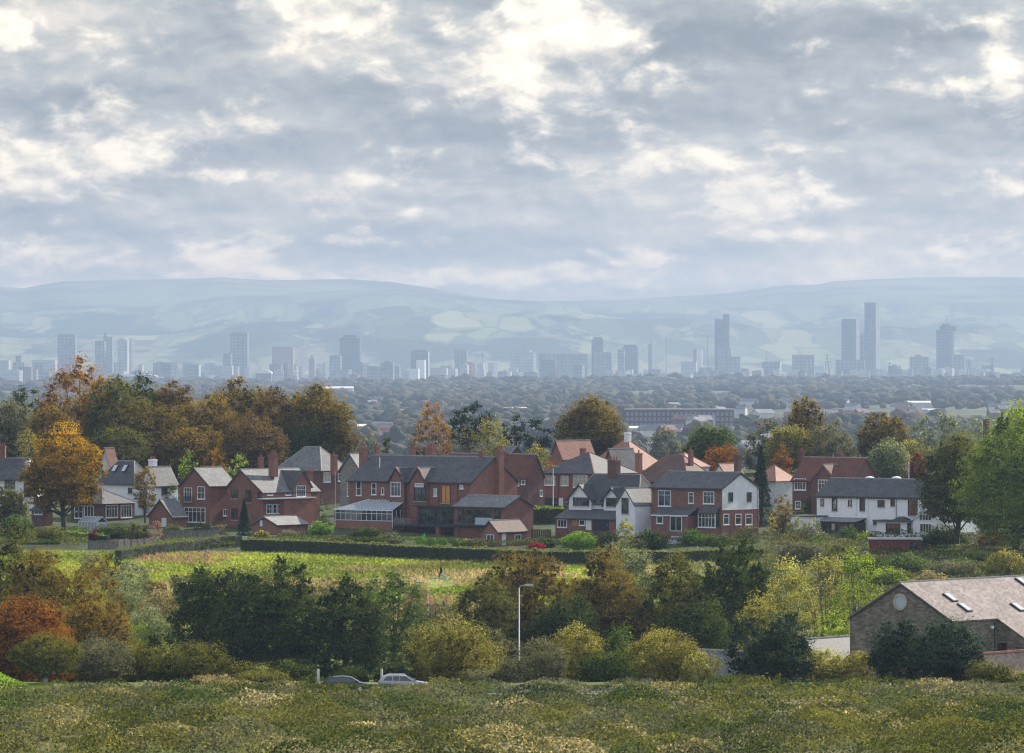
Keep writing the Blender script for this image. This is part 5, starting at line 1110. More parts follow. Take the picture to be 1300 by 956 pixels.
# ---- red-roofed house
h = House('red_roofed_house', 'dark brick house with deep red-brown roof and front gable behind the white terrace', 1006, 1082, 1116, 664)
ze = h.ez(1082, 610); zr = h.sp(1099, 581.5, 0)[1]; h.gable_s(-h.W, 0, 0, h.D, ze, zr, BRD, RBT); yo = -1.2; x0, x1 = h.fx(1030, yo), h.fx(1062, yo)
h.gable_f(x0, x1, yo, h.D*.45, h.ez(1062, 609, yo), h.ez(1046, 590, yo), BRD, RBT, gut=False, barge=RDG); h.win('f', 1008.5, 607.5, 1023.5, 622, 4, 2, off=0, top=.65); h.win('f', 1039, 609, 1054, 623, 4, 2, off=yo, top=.65)
h.win('f', 1010, 636, 1017, 646, 2, 2); h.chim(1017.5, 573, 585, 6, h.D*.5, 2, BRD); h.chim(1066, 576, 586, 9, h.D*.55, 3, BRD)
# ---- white terrace on the right
h = House('white_terrace', 'long white-painted terrace with a dark slate roof on the right', 1037, 1202, 1240, 684, cat='terrace')
ze = h.ez(1120, 629.8, 0); zr = h.ez(1120, 608, h.D/2)
h.gable_s(-h.W, 0, 0, h.D, ze, zr, PWR, SL, over=.3, ridge=RDGG)
mb = MB()
for i in range(46): xx = -h.W+.3+i*(h.W-.5)/45; mb.box(xx, xx+.14, -.30, -.01, ze-.5, ze-.28)
mb.build('eaves_brackets', GUT, h.roofs[0])
for a, b, c, d_, nx, ny in ((1042,633.5,1046,642,1,1),(1056.5,632,1063,648.5,1,2),(1077,634.5,1081.5,642.5,1,1),(1091.7,633,1098,648.5,1,2),(1114.5,635,1123,643.5,2,1),(1131,634,1136,642.5,1,2),(1153,635,1165,654.5,2,1),(1182,634.5,1192,645.5,3,2),(1091.7,658.5,1097.6,671,1,2),(1109,660.5,1118,666,2,1)):
    h.win('f', a, b, c, d_, nx, ny, 'b' if a == 1153 else 'd')
h.pipe('f', 1138, 631, 672); h.pipe('f', 1175, 631, 660); h.pipe('f', 1087, 631, 668, mat=WF); h.pipe('f', 1102, 634, 672, mat=WF)
for px in (1104, 1138):
    x_, z_ = h.fp(px, 608.5, h.D*.62); MB().ball((x_, h.D*.62, z_-.3), 1.1, 12, 6, .75).build('roof_dome', WR, h.roofs[0], smooth=True)
yo = -2.8; x0, x1 = h.fx(1038, yo), h.fx(1086, yo); zl, zh = h.ez(1060, 662, yo), h.ez(1060, 656.5, 0); h.lean(x0, x1, yo, -.01, zl, zh, SLL, 'veranda_roof', .12)
MB().box(x0, x1, yo+.3, -.01, -2.5, zl-.16).build('veranda_wall', SOL, h.root)
for i in range(6): a = 1039+i*7.9; h.win('f', a, 664, a+7, 679, 1, 1, 'd' if i < 5 else 'bl', off=yo+.3, sill=False, name='veranda_window')
yo = -3.0; x0, x1 = h.fx(1000, yo), h.fx(1036, yo); za = h.ez(1018, 656, yo); MB().box(x0, x1, yo, 1.5, -2.5, za).build('annex', PWR, h.root); MB().box(x0-.2, x1+.2, yo-.2, 1.7, za+.003, za+.2).build('annex_roof', FELT, h.root)
yo = -2.6; x0, x1 = h.fx(1113, yo), h.fx(1157, yo); za = h.ez(1135, 662.5, yo); MB().box(x0, x1, yo, -.012, -2.5, za).build('flat_extension', PWR, h.root); r = MB().box(x0-.5, x1+.3, yo-.5, -.012, za+.003, za+.28).build('flat_roof', FELT, h.root)
xm_, zz = h.fp(1145, 659, yo+1.3); MB().poly([(xm_-1.4,yo+.5,za+.3),(xm_+1.4,yo+.5,za+.3),(xm_+1.4,yo+2.2,za+.3),(xm_-1.4,yo+2.2,za+.3),(xm_-.5,yo+1.35,za+.85),(xm_+.5,yo+1.35,za+.85)], [(0,1,5,4),(1,2,5),(2,3,4,5),(3,0,4),(3,2,1,0)]).build('roof_lantern', DF, r)
h.win('f', 1125, 664.5, 1143, 678.5, 3, 1, 'b', off=yo, sill=False, name='patio_door'); h.door('f', 1152, 664, 1157, 677, 'dark', off=yo)
yo = -4.6; x0, x1 = h.fx(1159, yo), h.fx(1192, yo); zg = h.ez(1175.5, 646.5, yo); h.gable_f(x0, x1, yo, -.02, h.ez(1192, 659, yo), zg, WR, CG, over=.25, ridge=WF, barge=WF, gut=False, name='garden_room_wall')
h.win('f', 1167, 652.5, 1183, 661, 4, 1, 'w', off=yo, sill=False); h.win('f', 1168, 664.5, 1183, 676, 4, 1, 'w', off=yo, sill=False, name='glazed_door')
# ---- red-brown flat shed below
h = House('garden_cabin', 'long low red-brown cabin with a pale flat roof edge on the slope', 1103.5, 1169, 1172, 704, theta=3, depth=4, cat='cabin')
za = h.ez(1130, 685, 0); CAB = mottled('red_timber', (.17,.045,.035), .25, 2); h.walls(-h.W, 0, 0, 4, za, CAB); MB().box(-h.W-.2, .2, -.25, 4.2, za+.003, za+.2).build('flat_roof', GR, h.root)
h.win('f', 1154, 687, 1167, 700, 2, 1, 'd', sill=False, name='glazed_door'); MB().box(-h.W*.53, -h.W*.52, -.05, -.003, -1, za).build('corner_post', DF, h.root)
h = House('white_house', 'low white building glimpsed between the two big trees at the right', 1222, 1262, 1310, 676); ze, zr = h.ez(1262, 661), h.ez(1270, 650, h.D/2); h.walls(-h.W, 0, 0, h.D, ze, WR); h.hip(-h.W, 0, 0, h.D, ze, zr, SLG, ridge=RDGG); h.win('f', 1236, 664, 1246, 671, 3, 1, 'd')

# ---- stone barn by the road
h = House('stone_barn', 'converted sandstone barn with round gable window and roof lights at the lower right', 1079, 1209, 1430, 866, d=525)
ze, zr = h.ez(1209, 788), h.ez(1144, 740, 0); w, r = h.gable_f(-h.W, 0, 0, h.D, ze, zr, STONE, STR, over=.18, ridge=RDGG, gut=False)
xc, zc = h.fp(1143.3, 764, 0); mb = MB(); n = 28
ring = [(math.cos(6.2832*i/n), math.sin(6.2832*i/n)) for i in range(n)]
for i in range(n):
    (c0, s0), (c1, s1) = ring[i], ring[(i+1) % n]; ri, ro = .62, .82
    P8 = [(xc+c*rr, yy, zc+s*rr) for yy in (-.10, -.004) for c, s, rr in ((c0,s0,ri),(c1,s1,ri),(c1,s1,ro),(c0,s0,ro))]
    mb.poly(P8, [(0,1,2,3),(7,6,5,4),(0,4,5,1),(2,6,7,3),(1,5,6,2),(3,7,4,0)])
w_ = mb.build('round_window', SILL, h.root); MB().poly([(xc+c*.61, -.03, zc+s*.61) for c, s in ring], [tuple(range(n-1,-1,-1))]).build('pane', FROST, w_)
roof_lights(h, [(1206.5, 758.8), (1225, 771.5), (1292, 771), (1298, 739)], 0, ze, -h.W/2, zr, .95, 1.5, 'x')
ys = h.sx(1266, 0); s2 = (zr-ze)/(h.W/2); we = 4.6
MB().prism([(.004,-2.5),(we,-2.5),(we,ze-we*s2-.12),(.004,ze-.12)], ys, h.D, 'y').build('outshut_wall', STONE, h.root)
MB().slab([(-.02,ys-.18,ze+.06),(we+.2,ys-.18,ze+.06-(we+.2)*s2),(we+.2,h.D,ze+.06-(we+.2)*s2),(-.02,h.D,ze+.06)], .13).build('outshut_roof', STR, h.root)
MB().box(.02, .14, .0, ys, ze-.18, ze-.04).build('gutter', GUT, h.root)
h.win('f', 1268, 816, 1278.5, 828, 1, 1, 'd', off=ys); h.pipe('s', 1262, 790, 830)
xx, zz = h.fp(1262, 791, ys-.4); MB().box(.15, .4, ys-1.4, ys-1.1, ze-1.0, ze-.75).build('flood_light', WF, h.root)
h = House('stone_outbuilding', 'low building with pinkish tiles and a toothed ridge at the lower right corner', 1214, 1262, 1400, 886, d=497)
ze, zr = h.ez(1262, 866), h.ez(1250, 830, 0); ze = min(ze, zr-1.8); h.gable_f(-h.W-3, 0, 0, h.D, ze, zr, STONE, STR, ridge=RDG, xm=h.fp(1250, 830, 0)[0])
h = House('slate_outbuilding', 'low slate-roofed building between the hollies and the barn, half in sun', 1002, 1042, 1110, 872, d=548)
ze, zr = h.ez(1042, 836), h.ez(1026, 812, 0); h.gable_f(-h.W, 0, 0, h.D, ze, zr, STONE, SL, ridge=RDGG)
h = House('slate_outbuilding', 'slate roof almost hidden between the golden shrub and the left holly', 868, 930, 965, 882, d=548)
ze = h.ez(930, 862); zr = h.sp(945, 828, 0)[1]; h.gable_s(-h.W, 0, 0, h.D, ze, zr, STONE, SLG, ridge=RDGG)
h = House('brick_stack', 'square brown brick stack rising behind the trees at the right', 1248, 1256, 1260, 600, d=1150, theta=20); h.walls(-h.W, 0, 0, 2.5, h.ez(1255, 532), BRD, name='stack')
# ---- small garden structures
def greenhouse(px, yb, L, Wd, label):
    d = dist_at(px, yb); r = empty('greenhouse', (wx(px, d), d, gz(wx(px, d), d)), R(-40)); tag(r, label, 'greenhouse')
    MB().box(-L/2, L/2, -Wd/2, Wd/2, -.2, 1.5).build('glazing', CG, r); rf = MB().slab([(-L/2,-Wd/2,1.5),(L/2,-Wd/2,1.5),(L/2,0,2.3),(-L/2,0,2.3)], .04).slab([(L/2,Wd/2,1.5),(-L/2,Wd/2,1.5),(-L/2,0.002,2.3),(L/2,.002,2.3)], .04).build('roof', CG, r)
    mb = MB()
    for i in range(7): x = -L/2+L*i/6; mb.box(x-.03, x+.03, -Wd/2-.02, -Wd/2, 0, 1.5).tube([(x,-Wd/2,1.52),(x,0,2.33)], .03, 4).tube([(x,Wd/2,1.52),(x,0,2.33)], .03, 4)
    mb.box(-L/2, L/2, -.05, .05, 2.3, 2.36).box(-L/2-.02, L/2+.02, -Wd/2-.04, -Wd/2, 1.46, 1.54); mb.build('frame', WF, r)
greenhouse(118, 674, 4.2, 2.4, 'white-framed greenhouse in front of the garden room')
def fence(label, pts, hh, mat=WOOD, step=1.8, group='garden fences'):
    W = [(wx(a, d), d) for a, d in pts]; x0, y0 = W[0]; z0 = gz(x0, y0); r = empty('garden_fence', (x0, y0, z0)); tag(r, label, 'fence', group); pan = MB()
    for (xa, ya), (xb, yb) in zip(W[:-1], W[1:]):
        L = math.hypot(xb-xa, yb-ya); n = max(1, int(L/step))
        for i in range(n):
            A = Vector((xa+(xb-xa)*i/n, ya+(yb-ya)*i/n)); B = Vector((xa+(xb-xa)*(i+1)/n, ya+(yb-ya)*(i+1)/n)); za, zb = gz(*A)-z0, gz(*B)-z0
            MB().box(A.x-x0-.06, A.x-x0+.06, A.y-y0-.06, A.y-y0+.06, za-.4, za+hh+.08).build('fence_post', mat, r)
            m_ = 9
            for q in range(m_):
                a = A+(B-A)*((q+.08)/m_); b = A+(B-A)*((q+.92)/m_); z_ = za+(zb-za)*q/m_+rng.uniform(-.03, .03)
                pan.poly([(a.x-x0,a.y-y0-.02,z_),(b.x-x0,b.y-y0-.02,z_),(b.x-x0,b.y-y0+.02,z_),(a.x-x0,a.y-y0+.02,z_),(a.x-x0,a.y-y0-.02,z_+hh),(b.x-x0,b.y-y0-.02,z_+hh),(b.x-x0,b.y-y0+.02,z_+hh),(a.x-x0,a.y-y0+.02,z_+hh)],[(0,3,2,1),(4,5,6,7),(0,1,5,4),(1,2,6,5),(2,3,7,6),(3,0,4,7)])
    pan.build('fence_panel', mat, r)
fence('weathered slatted fence below the greenhouse', [dd(112,697), dd(150,697), dd(192,694)], 1.35)
fence('grey close-boarded fence below the left brick gable', [dd(206,687), dd(250,687), dd(284,686)], 1.75)
fence('dark boarded fence between hedges beside the brick pair', [dd(285,692), dd(308,694)], 1.5, SOL)
fence('brown fence by the drive between the terrace and the mock-tudor house', [dd(675,684), dd(700,684)], 1.5, SOL)
fence('dark timber fence below the mock-tudor lean-to', [dd(720,686), dd(775,688)], 1.5, SOL)
fence('low post fence on the path below the right-hand terrace', [dd(1010,690), dd(1045,692)], 1.1, SOL)
# ------------------------------------------------------------------ posts, lamps
steel = plain('galvanised_steel', (.55,.56,.55), .45, .5); steelm = plain('weathered_steel', (.42,.44,.43), .5); steeld = plain('grey_painted_steel', (.30,.32,.33), .5); lampg = plain('lamp_lens', (.7,.72,.72), .2)
def lamp(name, label, px, ytop, d, dirn=1, mat=steel, arm=1.3, group=None, head=True):
    x = wx(px, d); z = gz(x, d); H = wz(ytop, d)-z; r = empty(name, (x, d, z)); tag(r, label, 'street lamp' if head else 'pole', group)
    MB().tube([(0,0,-.4),(0,0,1.6),(0,0,1.62),(0,0,H-.25)], [.11,.11,.07,.05], 10).build('pole', mat, r, smooth=True)
    if head:
        MB().tube([(0,0,H-.3),(dirn*.15,0,H-.1),(dirn*arm*.6,0,H)], .04, 8).build('arm', mat, r)
        b = MB().box(dirn*arm*.55, dirn*(arm+.35), -.14, .14, H-.08, H+.07).build('lamp_head', mat, r); MB().box(dirn*arm*.62, dirn*(arm+.28), -.11, .11, H-.12, H-.082).build('lens', lampg, b)
    return r
lamp('street_lamp', 'tall pale street lamp by the road in front of the olive trees', 659, 742.5, 504, 1, steelm, 1.0)
lamp('street_lamp', 'fainter grey street lamp further back at the edge of the rough field', 543, 739.5, 668, -1, steeld, 1.2)
lamp('street_lamp', 'thin grey lamp pole before the brick house with white windows', 702, 592, dist_at(702, 650), 1, steeld, .7)
lamp('telegraph_pole', 'bare pole in front of the grey stone gable', 425.5, 597, dist_at(425, 660), 1, mottled('pole_wood', (.22,.20,.18), .2, 2), head=False)
lamp('lamp_pole', 'plain grey pole against the wine red tree above the white terrace', 1153.7, 583, dist_at(1153, 645), 1, steeld, head=False)
lamp('wooden_post', 'short pale post left of the dark car', 403.8, 859.5, 487, 1, mottled('post_wood', (.45,.42,.36), .2, 3), head=False)
lamp('wooden_post', 'short pale post between the two cars', 484.5, 857.5, 487, 1, bpy.data.materials['post_wood'], head=False)

# ------------------------------------------------------------------ cars
def car(label, name, pxl, d, face, body, glass, prof, roofrail=False, L=4.5):
    """profile in metres: x along the car (0 = rear), z up"""
    x = wx(pxl, d)+L/2; z = GT[8][1]+CZ-.02; r = empty(name, (x, d, z), 0 if face > 0 else math.pi); tag(r, label, 'car', 'cars on the road')
    import bmesh
    def shell(out2, half, tuck, nm, mat, smooth=True, bev=.06):
        bm = bmesh.new(); n = len(out2); rows = []
        for yy, sc in ((-half, 1), (half, 1)):
            rows.append([bm.verts.new((px_-L/2, yy*(1-tuck*max(0, (pz-.85))/.65), pz)) for px_, pz in out2])
        bm.faces.new(rows[0]); bm.faces.new(rows[1][::-1])
        for i in range(n): bm.faces.new((rows[0][i], rows[1][i], rows[1][(i+1) % n], rows[0][(i+1) % n]))
        bmesh.ops.recalc_face_normals(bm, faces=bm.faces)
        if bev: bmesh.ops.bevel(bm, geom=list(bm.edges), offset=bev, segments=2, affect='EDGES')
        me = bpy.data.meshes.new(nm); bm.to_mesh(me); bm.free(); me.materials.append(mat)
        me.polygons.foreach_set('use_smooth', [True]*len(me.polygons)); o = link(nm, me, r); o.modifiers.new('wn', 'WEIGHTED_NORMAL'); return o
    low, cab = prof
    b = shell(low, .88, 0, 'body', body, bev=.07); c = shell(cab, .80, .22, 'cabin', body, bev=.035)
    xs = [p[0] for p in cab]; zs = [p[1] for p in cab]; x0, x1 = min(xs), max(xs); zt = max(zs)
    top = sorted([p for p in cab if p[1] > zt-.12])
    a0, a1 = top[0][0], top[-1][0]; zb = .93
    for sg in (-1, 1):
        mb = MB(); 
        def W(px_, pz): return (px_-L/2, sg*(.80*(1-.22*max(0, pz-.85)/.65)+.012), pz)
        segs = [(x0+.32, a0+.05, a0+(a1-a0)*.28), (None, a0+(a1-a0)*.33, a0+(a1-a0)*.64), (None, a0+(a1-a0)*.69, a1-.02)]
        quads = [[(x0+.34,zb),(a0+(a1-a0)*.30,zb),(a0+(a1-a0)*.30,zt-.13),(a0+.06,zt-.13)], [(a0+(a1-a0)*.33,zb),(a0+(a1-a0)*.66,zb),(a0+(a1-a0)*.66,zt-.12),(a0+(a1-a0)*.33,zt-.12)], [(a0+(a1-a0)*.69,zb),(x1-.42,zb),(a1-.05,zt-.13),(a0+(a1-a0)*.69,zt-.12)]]
        for q in quads:
            MB().poly([W(*p) for p in q]+[(W(*p)[0], W(*p)[1]-sg*.03, p[1]) for p in q], [(0,1,2,3),(7,6,5,4),(0,4,5,1),(1,5,6,2),(2,6,7,3),(3,7,4,0)]).build('side_window', glass, r)
    for (xa, za, xb, zb_) in ((x1-.06, .95, a1+.05, zt-.06), (x0+.06, .98, a0-.05, zt-.06)):
        off = .02 if xa > L/2 else -.02
        MB().poly([(xa-L/2+off,-.66,za),(xa-L/2+off,.66,za),(xb-L/2+off,.56,zb_),(xb-L/2+off,-.56,zb_)]+[(xa-L/2,-.66,za-.02),(xa-L/2,.66,za-.02),(xb-L/2,.56,zb_-.02),(xb-L/2,-.56,zb_-.02)], [(0,1,2,3),(7,6,5,4),(0,4,5,1),(1,5,6,2),(2,6,7,3),(3,7,4,0)]).build('windscreen' if xa > L/2 else 'rear_window', glass, r)
    for wxp in (.85, L-.92):
        for sg in (-1, 1):
            w_ = MB().tube([(wxp-L/2, sg*.70, .32),(wxp-L/2, sg*.90, .32)], .32, 18).build('wheel', plain_tyre, r); MB().tube([(wxp-L/2, sg*.88, .32),(wxp-L/2, sg*.912, .32)], .20, 12).build('rim', steel, w_)
    for sg in (-1, 1):
        MB().box(L-.10-L/2, L+.005-L/2, sg*.48, sg*.80, .62, .78).build('headlight', lampg, r); MB().box(-L/2-.005, .06-L/2, sg*.55, sg*.80, .70, .90).build('tail_light', tail, r)
        MB().box(x1-.35-L/2, x1-.18-L/2, sg*.84, sg*1.0, .93, 1.06).build('wing_mirror', body, r)
    if roofrail:
        for sg in (-1, 1): MB().tube([(a0-L/2+.1, sg*.58, zt+.05),(a1-L/2-.1, sg*.58, zt+.05)], .02, 6).build('roof_rail', steel, r)
    return r
plain_tyre = plain('tyre_rubber', (.02,.02,.02), .8); tail = plain('tail_lamp_red', (.30,.01,.01), .3); cglass = plain('car_glass', (.02,.025,.03), .05, .9)
dk = plain('dark_blue_car_paint', (.012,.014,.02), .18, .8); sv = plain('silver_car_paint', (.42,.43,.44), .3, .6, .5)
salo = ([(0.02,.30),(L_ := 4.5, .28),(4.5,.62),(4.25,.78),(3.4,.92),(.55,.96),(.02,.90)], [(.15,.90),(3.50,.88),(2.62,1.40),(1.9,1.46),(1.2,1.42)])
est = ([(0.02,.32),(4.4,.28),(4.4,.62),(4.22,.76),(3.3,.90),(.15,.96),(.02,.86)], [(.10,.92),(3.50,.88),(2.55,1.38),(1.7,1.46),(.75,1.43),(.40,1.30)])
car('dark saloon car with sun glinting on its roof and windscreen', 'parked_car', 407, 479.3, 1, dk, cglass, salo, L=4.5)
car('silver estate car right of the dark saloon', 'parked_car', 480, 481.4, 1, sv, cglass, est, True, L=4.4)

# ------------------------------------------------------------------ people
def limb_mesh(name, chains, mat, parent, sub=2):
    """one continuous body: joints joined by edges, thickness per joint, skinned"""
    me = bpy.data.meshes.new(name); vs, es, rs, idx = [], [], [], {}
    for ch in chains:
        prev = None
        for key, p, r in ch:
            if key not in idx: idx[key] = len(vs); vs.append(p); rs.append(r)
            if prev is not None: es.append((prev, idx[key]))
            prev = idx[key]
    me.from_pydata(vs, es, []); o = link(name, me, parent); sk = o.modifiers.new('skin', 'SKIN'); me.materials.append(mat)
    lay = me.skin_vertices[0].data if me.skin_vertices else None
    if lay is None:
        bpy.context.view_layer.objects.active = o
        me.attributes  # created with the modifier in the interface only
    else:
        for i, r in enumerate(rs): lay[i].radius = (r if isinstance(r, tuple) else (r, r)); lay[i].use_root = i == 0
    ss = o.modifiers.new('sub', 'SUBSURF'); ss.levels = sub; ss.render_levels = sub
    return o
def tubebody(name, chains, mat, parent, metasz=.045):
    """continuous tapered body from metaballs turned to mesh"""
    mbd = bpy.data.metaballs.new(name); ob = bpy.data.objects.new(name+'_src', mbd); col.objects.link(ob); mbd.resolution = metasz; mbd.threshold = .6
    for a, b, ra, rb in chains:
        a, b = Vector(a), Vector(b); n = max(2, int((b-a).length/(min(ra, rb)*.45)))
        for i in range(n+1):
            e = mbd.elements.new(); e.co = a.lerp(b, i/n); e.radius = (ra+(rb-ra)*i/n)*1.42
    dg = bpy.context.evaluated_depsgraph_get(); bpy.context.view_layer.update(); me = bpy.data.meshes.new_from_object(ob.evaluated_get(bpy.context.evaluated_depsgraph_get()))
    bpy.data.objects.remove(ob); me.materials.clear(); me.materials.append(mat); me.polygons.foreach_set('use_smooth', [True]*len(me.polygons)); return link(name, me, parent)
skin = plain('skin', (.42,.25,.18), .6); coat = plain('dark_coat', (.018,.02,.03), .8, .2); jeans = plain('dark_trousers', (.022,.022,.028), .85, .2); hairm = plain('dark_hair', (.02,.014,.01), .7, .2); boot = plain('boots', (.015,.012,.01), .7)
d = dist_at(560, 733.5); x = wx(560, d); p = empty('person', (x, d, gz(x, d)), R(-75)); tag(p, 'person in dark clothes walking across the rough field', 'person')
# facing -Y of the local frame (towards the left of the picture), mid-stride
bod = tubebody('body', [((0,0,.93),(0,0,1.12),.135,.135),((0,0,1.12),(0,-.02,1.38),.14,.165),((-.14,-.01,1.42),(.14,-.01,1.42),.075,.075),((0,-.02,1.45),(0,-.03,1.56),.055,.05),((0,-.04,1.60),(0,-.045,1.68),.085,.09),
    ((-.09,0,.92),(-.10,-.16,.52),.095,.065),((-.10,-.16,.52),(-.10,-.20,.10),.062,.045),((-.10,-.20,.06),(-.10,-.36,.05),.045,.04),
    ((.09,0,.92),(.10,.10,.50),.095,.065),((.10,.10,.50),(.10,.34,.16),.062,.045),((.10,.34,.12),(.10,.24,.04),.045,.04),
    ((-.19,0,1.40),(-.25,.12,1.12),.055,.045),((-.25,.12,1.12),(-.24,.06,.88),.042,.032),((.19,0,1.40),(.25,-.10,1.12),.055,.045),((.25,-.10,1.12),(.22,-.28,1.0),.042,.032)], skin, p)
coatm = tubebody('coat', [((0,0,.86),(0,0,1.12),.165,.155),((0,0,1.12),(0,-.02,1.38),.16,.185),((-.15,-.01,1.42),(.15,-.01,1.42),.095,.095),((-.19,0,1.40),(-.25,.12,1.12),.075,.062),((-.25,.12,1.12),(-.245,.07,.93),.058,.05),((.19,0,1.40),(.25,-.10,1.12),.075,.062),((.25,-.10,1.12),(.225,-.26,1.02),.058,.05)], coat, p)
tr_ = tubebody('trousers', [((0,0,.9),(0,0,.98),.15,.15),((-.09,0,.92),(-.10,-.16,.52),.115,.082),((-.10,-.16,.52),(-.10,-.20,.12),.08,.065),((.09,0,.92),(.10,.10,.50),.115,.082),((.10,.10,.50),(.10,.33,.18),.08,.065)], jeans, p)
bt = tubebody('boots', [((-.10,-.20,.09),(-.10,-.37,.06),.062,.052),((.10,.33,.13),(.10,.24,.06),.062,.052)], boot, p)
hr = MB().ball((0,-.015,1.70), .112, 12, 8, 1.05).build('hair', hairm, p, smooth=True)
d2 = d-1.0; x2 = wx(564.5, d2); dg_ = empty('dog', (x2, d2, gz(x2, d2)), R(-80)); tag(dg_, 'small white dog trotting just behind the walker', 'dog')
wfur = mottled('white_fur', (.62,.58,.50), .12, 8)
tubebody('body', [((0,-.22,.40),(0,.20,.40),.115,.095),((0,-.24,.44),(0,-.38,.60),.075,.065),((0,-.40,.62),(0,-.44,.63),.08,.075),((0,-.46,.60),(0,-.56,.57),.05,.035),((-.055,-.38,.69),(-.07,-.36,.74),.03,.02),((.055,-.38,.69),(.07,-.36,.74),.03,.02),
    ((-.07,-.20,.36),(-.07,-.25,.20),.05,.035),((-.07,-.25,.20),(-.07,-.24,.03),.032,.03),((.07,-.20,.36),(.07,-.13,.20),.05,.035),((.07,-.13,.20),(.07,-.16,.03),.032,.03),
    ((-.07,.20,.36),(-.07,.17,.22),.06,.04),((-.07,.17,.22),(-.07,.27,.14),.036,.03),((-.07,.27,.14),(-.07,.25,.03),.03,.03),((.07,.20,.36),(.07,.24,.22),.06,.04),((.07,.24,.22),(.07,.36,.14),.036,.03),((.07,.36,.14),(.07,.36,.03),.03,.03),
    ((0,.26,.45),(0,.40,.60),.035,.022)], wfur, dg_, .03)
# ------------------------------------------------------------------ small things in the gardens
grn = plain('bright_green_plastic', (.04,.55,.16), .45); wht = plain('white_plastic', (.8,.8,.78), .4)
d = dist_at(310, 690); x = wx(310, d); r = empty('green_board', (x, d, gz(x, d)), R(-20)); tag(r, 'bright green board leaning at the fence beside the small conifer', 'board')
MB().poly([(-.38,0,.0),(.38,0,.0),(.38,.35,1.05),(-.38,.35,1.05),(-.38,.04,.0),(.38,.04,.0),(.38,.39,1.05),(-.38,.39,1.05)], [(0,1,2,3),(7,6,5,4),(0,4,5,1),(1,5,6,2),(2,6,7,3),(3,7,4,0)]).build('panel', plain('lime_panel', (.30,.62,.28), .5), r); MB().box(-.42, .42, .30, .42, 1.05, 1.12).build('edge', wht, r)
d = dist_at(535, 688); x = wx(535, d); r = empty('garden_slide', (x, d, gz(x, d)), R(15)); tag(r, 'small bright green garden slide behind the clipped balls', 'slide')
MB().tube([(-.9,0,.15),(-.5,0,.25),(.1,0,.75),(.5,0,1.2)], .14, 6).build('chute', grn, r); MB().tube([(.5,-.25,0),(.5,-.2,1.3)], .05, 5).tube([(.5,.25,0),(.5,.2,1.3)], .05, 5).tube([(.5,-.22,.5),(.5,.22,.5)], .03, 5).tube([(.5,-.22,.9),(.5,.22,.9)], .03, 5).build('ladder', grn, r)
d = dist_at(379, 705)-1; x = wx(379, d); r = empty('folding_lounger', (x, d, gz(x, d)), R(10)); tag(r, 'white folding seat lying at the foot of the long hedge', 'seat')
MB().poly([(-.55,-.25,.75),(-.55,.25,.75),(-.1,.25,.25),(-.1,-.25,.25),(-.55,-.25,.71),(-.55,.25,.71),(-.1,.25,.21),(-.1,-.25,.21)], [(0,1,2,3),(7,6,5,4),(0,4,5,1),(1,5,6,2),(2,6,7,3),(3,7,4,0)]).build('backrest', wht, r); MB().box(-.1, .55, -.25, .25, .21, .26).build('seat', wht, r)
for sx_, sy in ((-.05,-.2),(-.05,.2),(.5,-.2),(.5,.2)): MB().box(sx_-.03, sx_+.03, sy-.03, sy+.03, -.05, .21).build('leg', wht, r)
# worn path across the field
ppts = [(330, 727), (400, 729), (470, 731), (520, 732.5), (560, 735), (610, 734), (660, 731)]
V, Fq = [], []; fine = []
for (a, b), (c, e) in zip(ppts[:-1], ppts[1:]):
    for i in range(12): fine.append((a+(c-a)*i/12, b+(e-b)*i/12))
for i, (a, b) in enumerate(fine):
    d = dist_at(a, b); 
    for o_ in (-.55, .55): x = wx(a, d); V.append((x, d+o_, gz(x, d+o_)+.03))
for i in range(len(fine)-1): Fq.append((2*i, 2*i+2, 2*i+3, 2*i+1))
tag(link('path', npmesh('path', V, Fq, [mottled('trodden_earth', (.10,.085,.06), .3, .8)])), kind='structure')
# ------------------------------------------------------------------ woods on the plain (a far mass)
def ico(sub):
    import bmesh
    bm = bmesh.new(); bmesh.ops.create_icosphere(bm, subdivisions=sub, radius=1); V = np.array([v.co[:] for v in bm.verts]); Fc = np.array([[v.index for v in f.verts] for f in bm.faces]); bm.free(); return V, Fc
def far_ground_d(y):
    dd_ = np.linspace(1350, 15500, 3000); yy = HY-(np.interp(dd_, GD, GZ))/dd_*F
    yy = np.minimum.accumulate(yy); return np.interp(-y, -yy, dd_)
def wood_mat(name, cols):
    m, nt, out = newmat(name); at = nt.nodes.new('ShaderNodeAttribute'); at.attribute_name = 'v'
    r = nt.nodes.new('ShaderNodeValToRGB'); nt.links.new(at.outputs['Fac'], r.inputs[0]); cr = r.color_ramp
    cr.elements[0].position = 0; cr.elements[0].color = (*cols[0], 1); cr.elements[1].position = 1; cr.elements[1].color = (*cols[-1], 1)
    for i, c in enumerate(cols[1:-1]): e = cr.elements.new((i+1)/(len(cols)-1)); e.color = (*c, 1)
    g = nt.nodes.new('ShaderNodeNewGeometry').outputs['Position']; n = NOISE(nt, g, .35, 4, .7)
    c = MIX(nt, MA(nt, 'MULTIPLY', SMOOTH(nt, n, .4, .65), .4), r.outputs[0], (.055,.06,.045)); b = nt.nodes.new('ShaderNodeBump'); b.inputs['Strength'].default_value = .6; b.inputs['Distance'].default_value = 2.5
    nt.links.new(NOISE(nt, g, .5, 4, .75), b.inputs['Height']); BSDF(nt, out, c, .95, .05, b.outputs[0]); return m
WM = wood_mat('far_foliage', [(.045,.055,.045), (.07,.08,.055), (.10,.10,.065), (.14,.11,.07), (.19,.125,.065)])
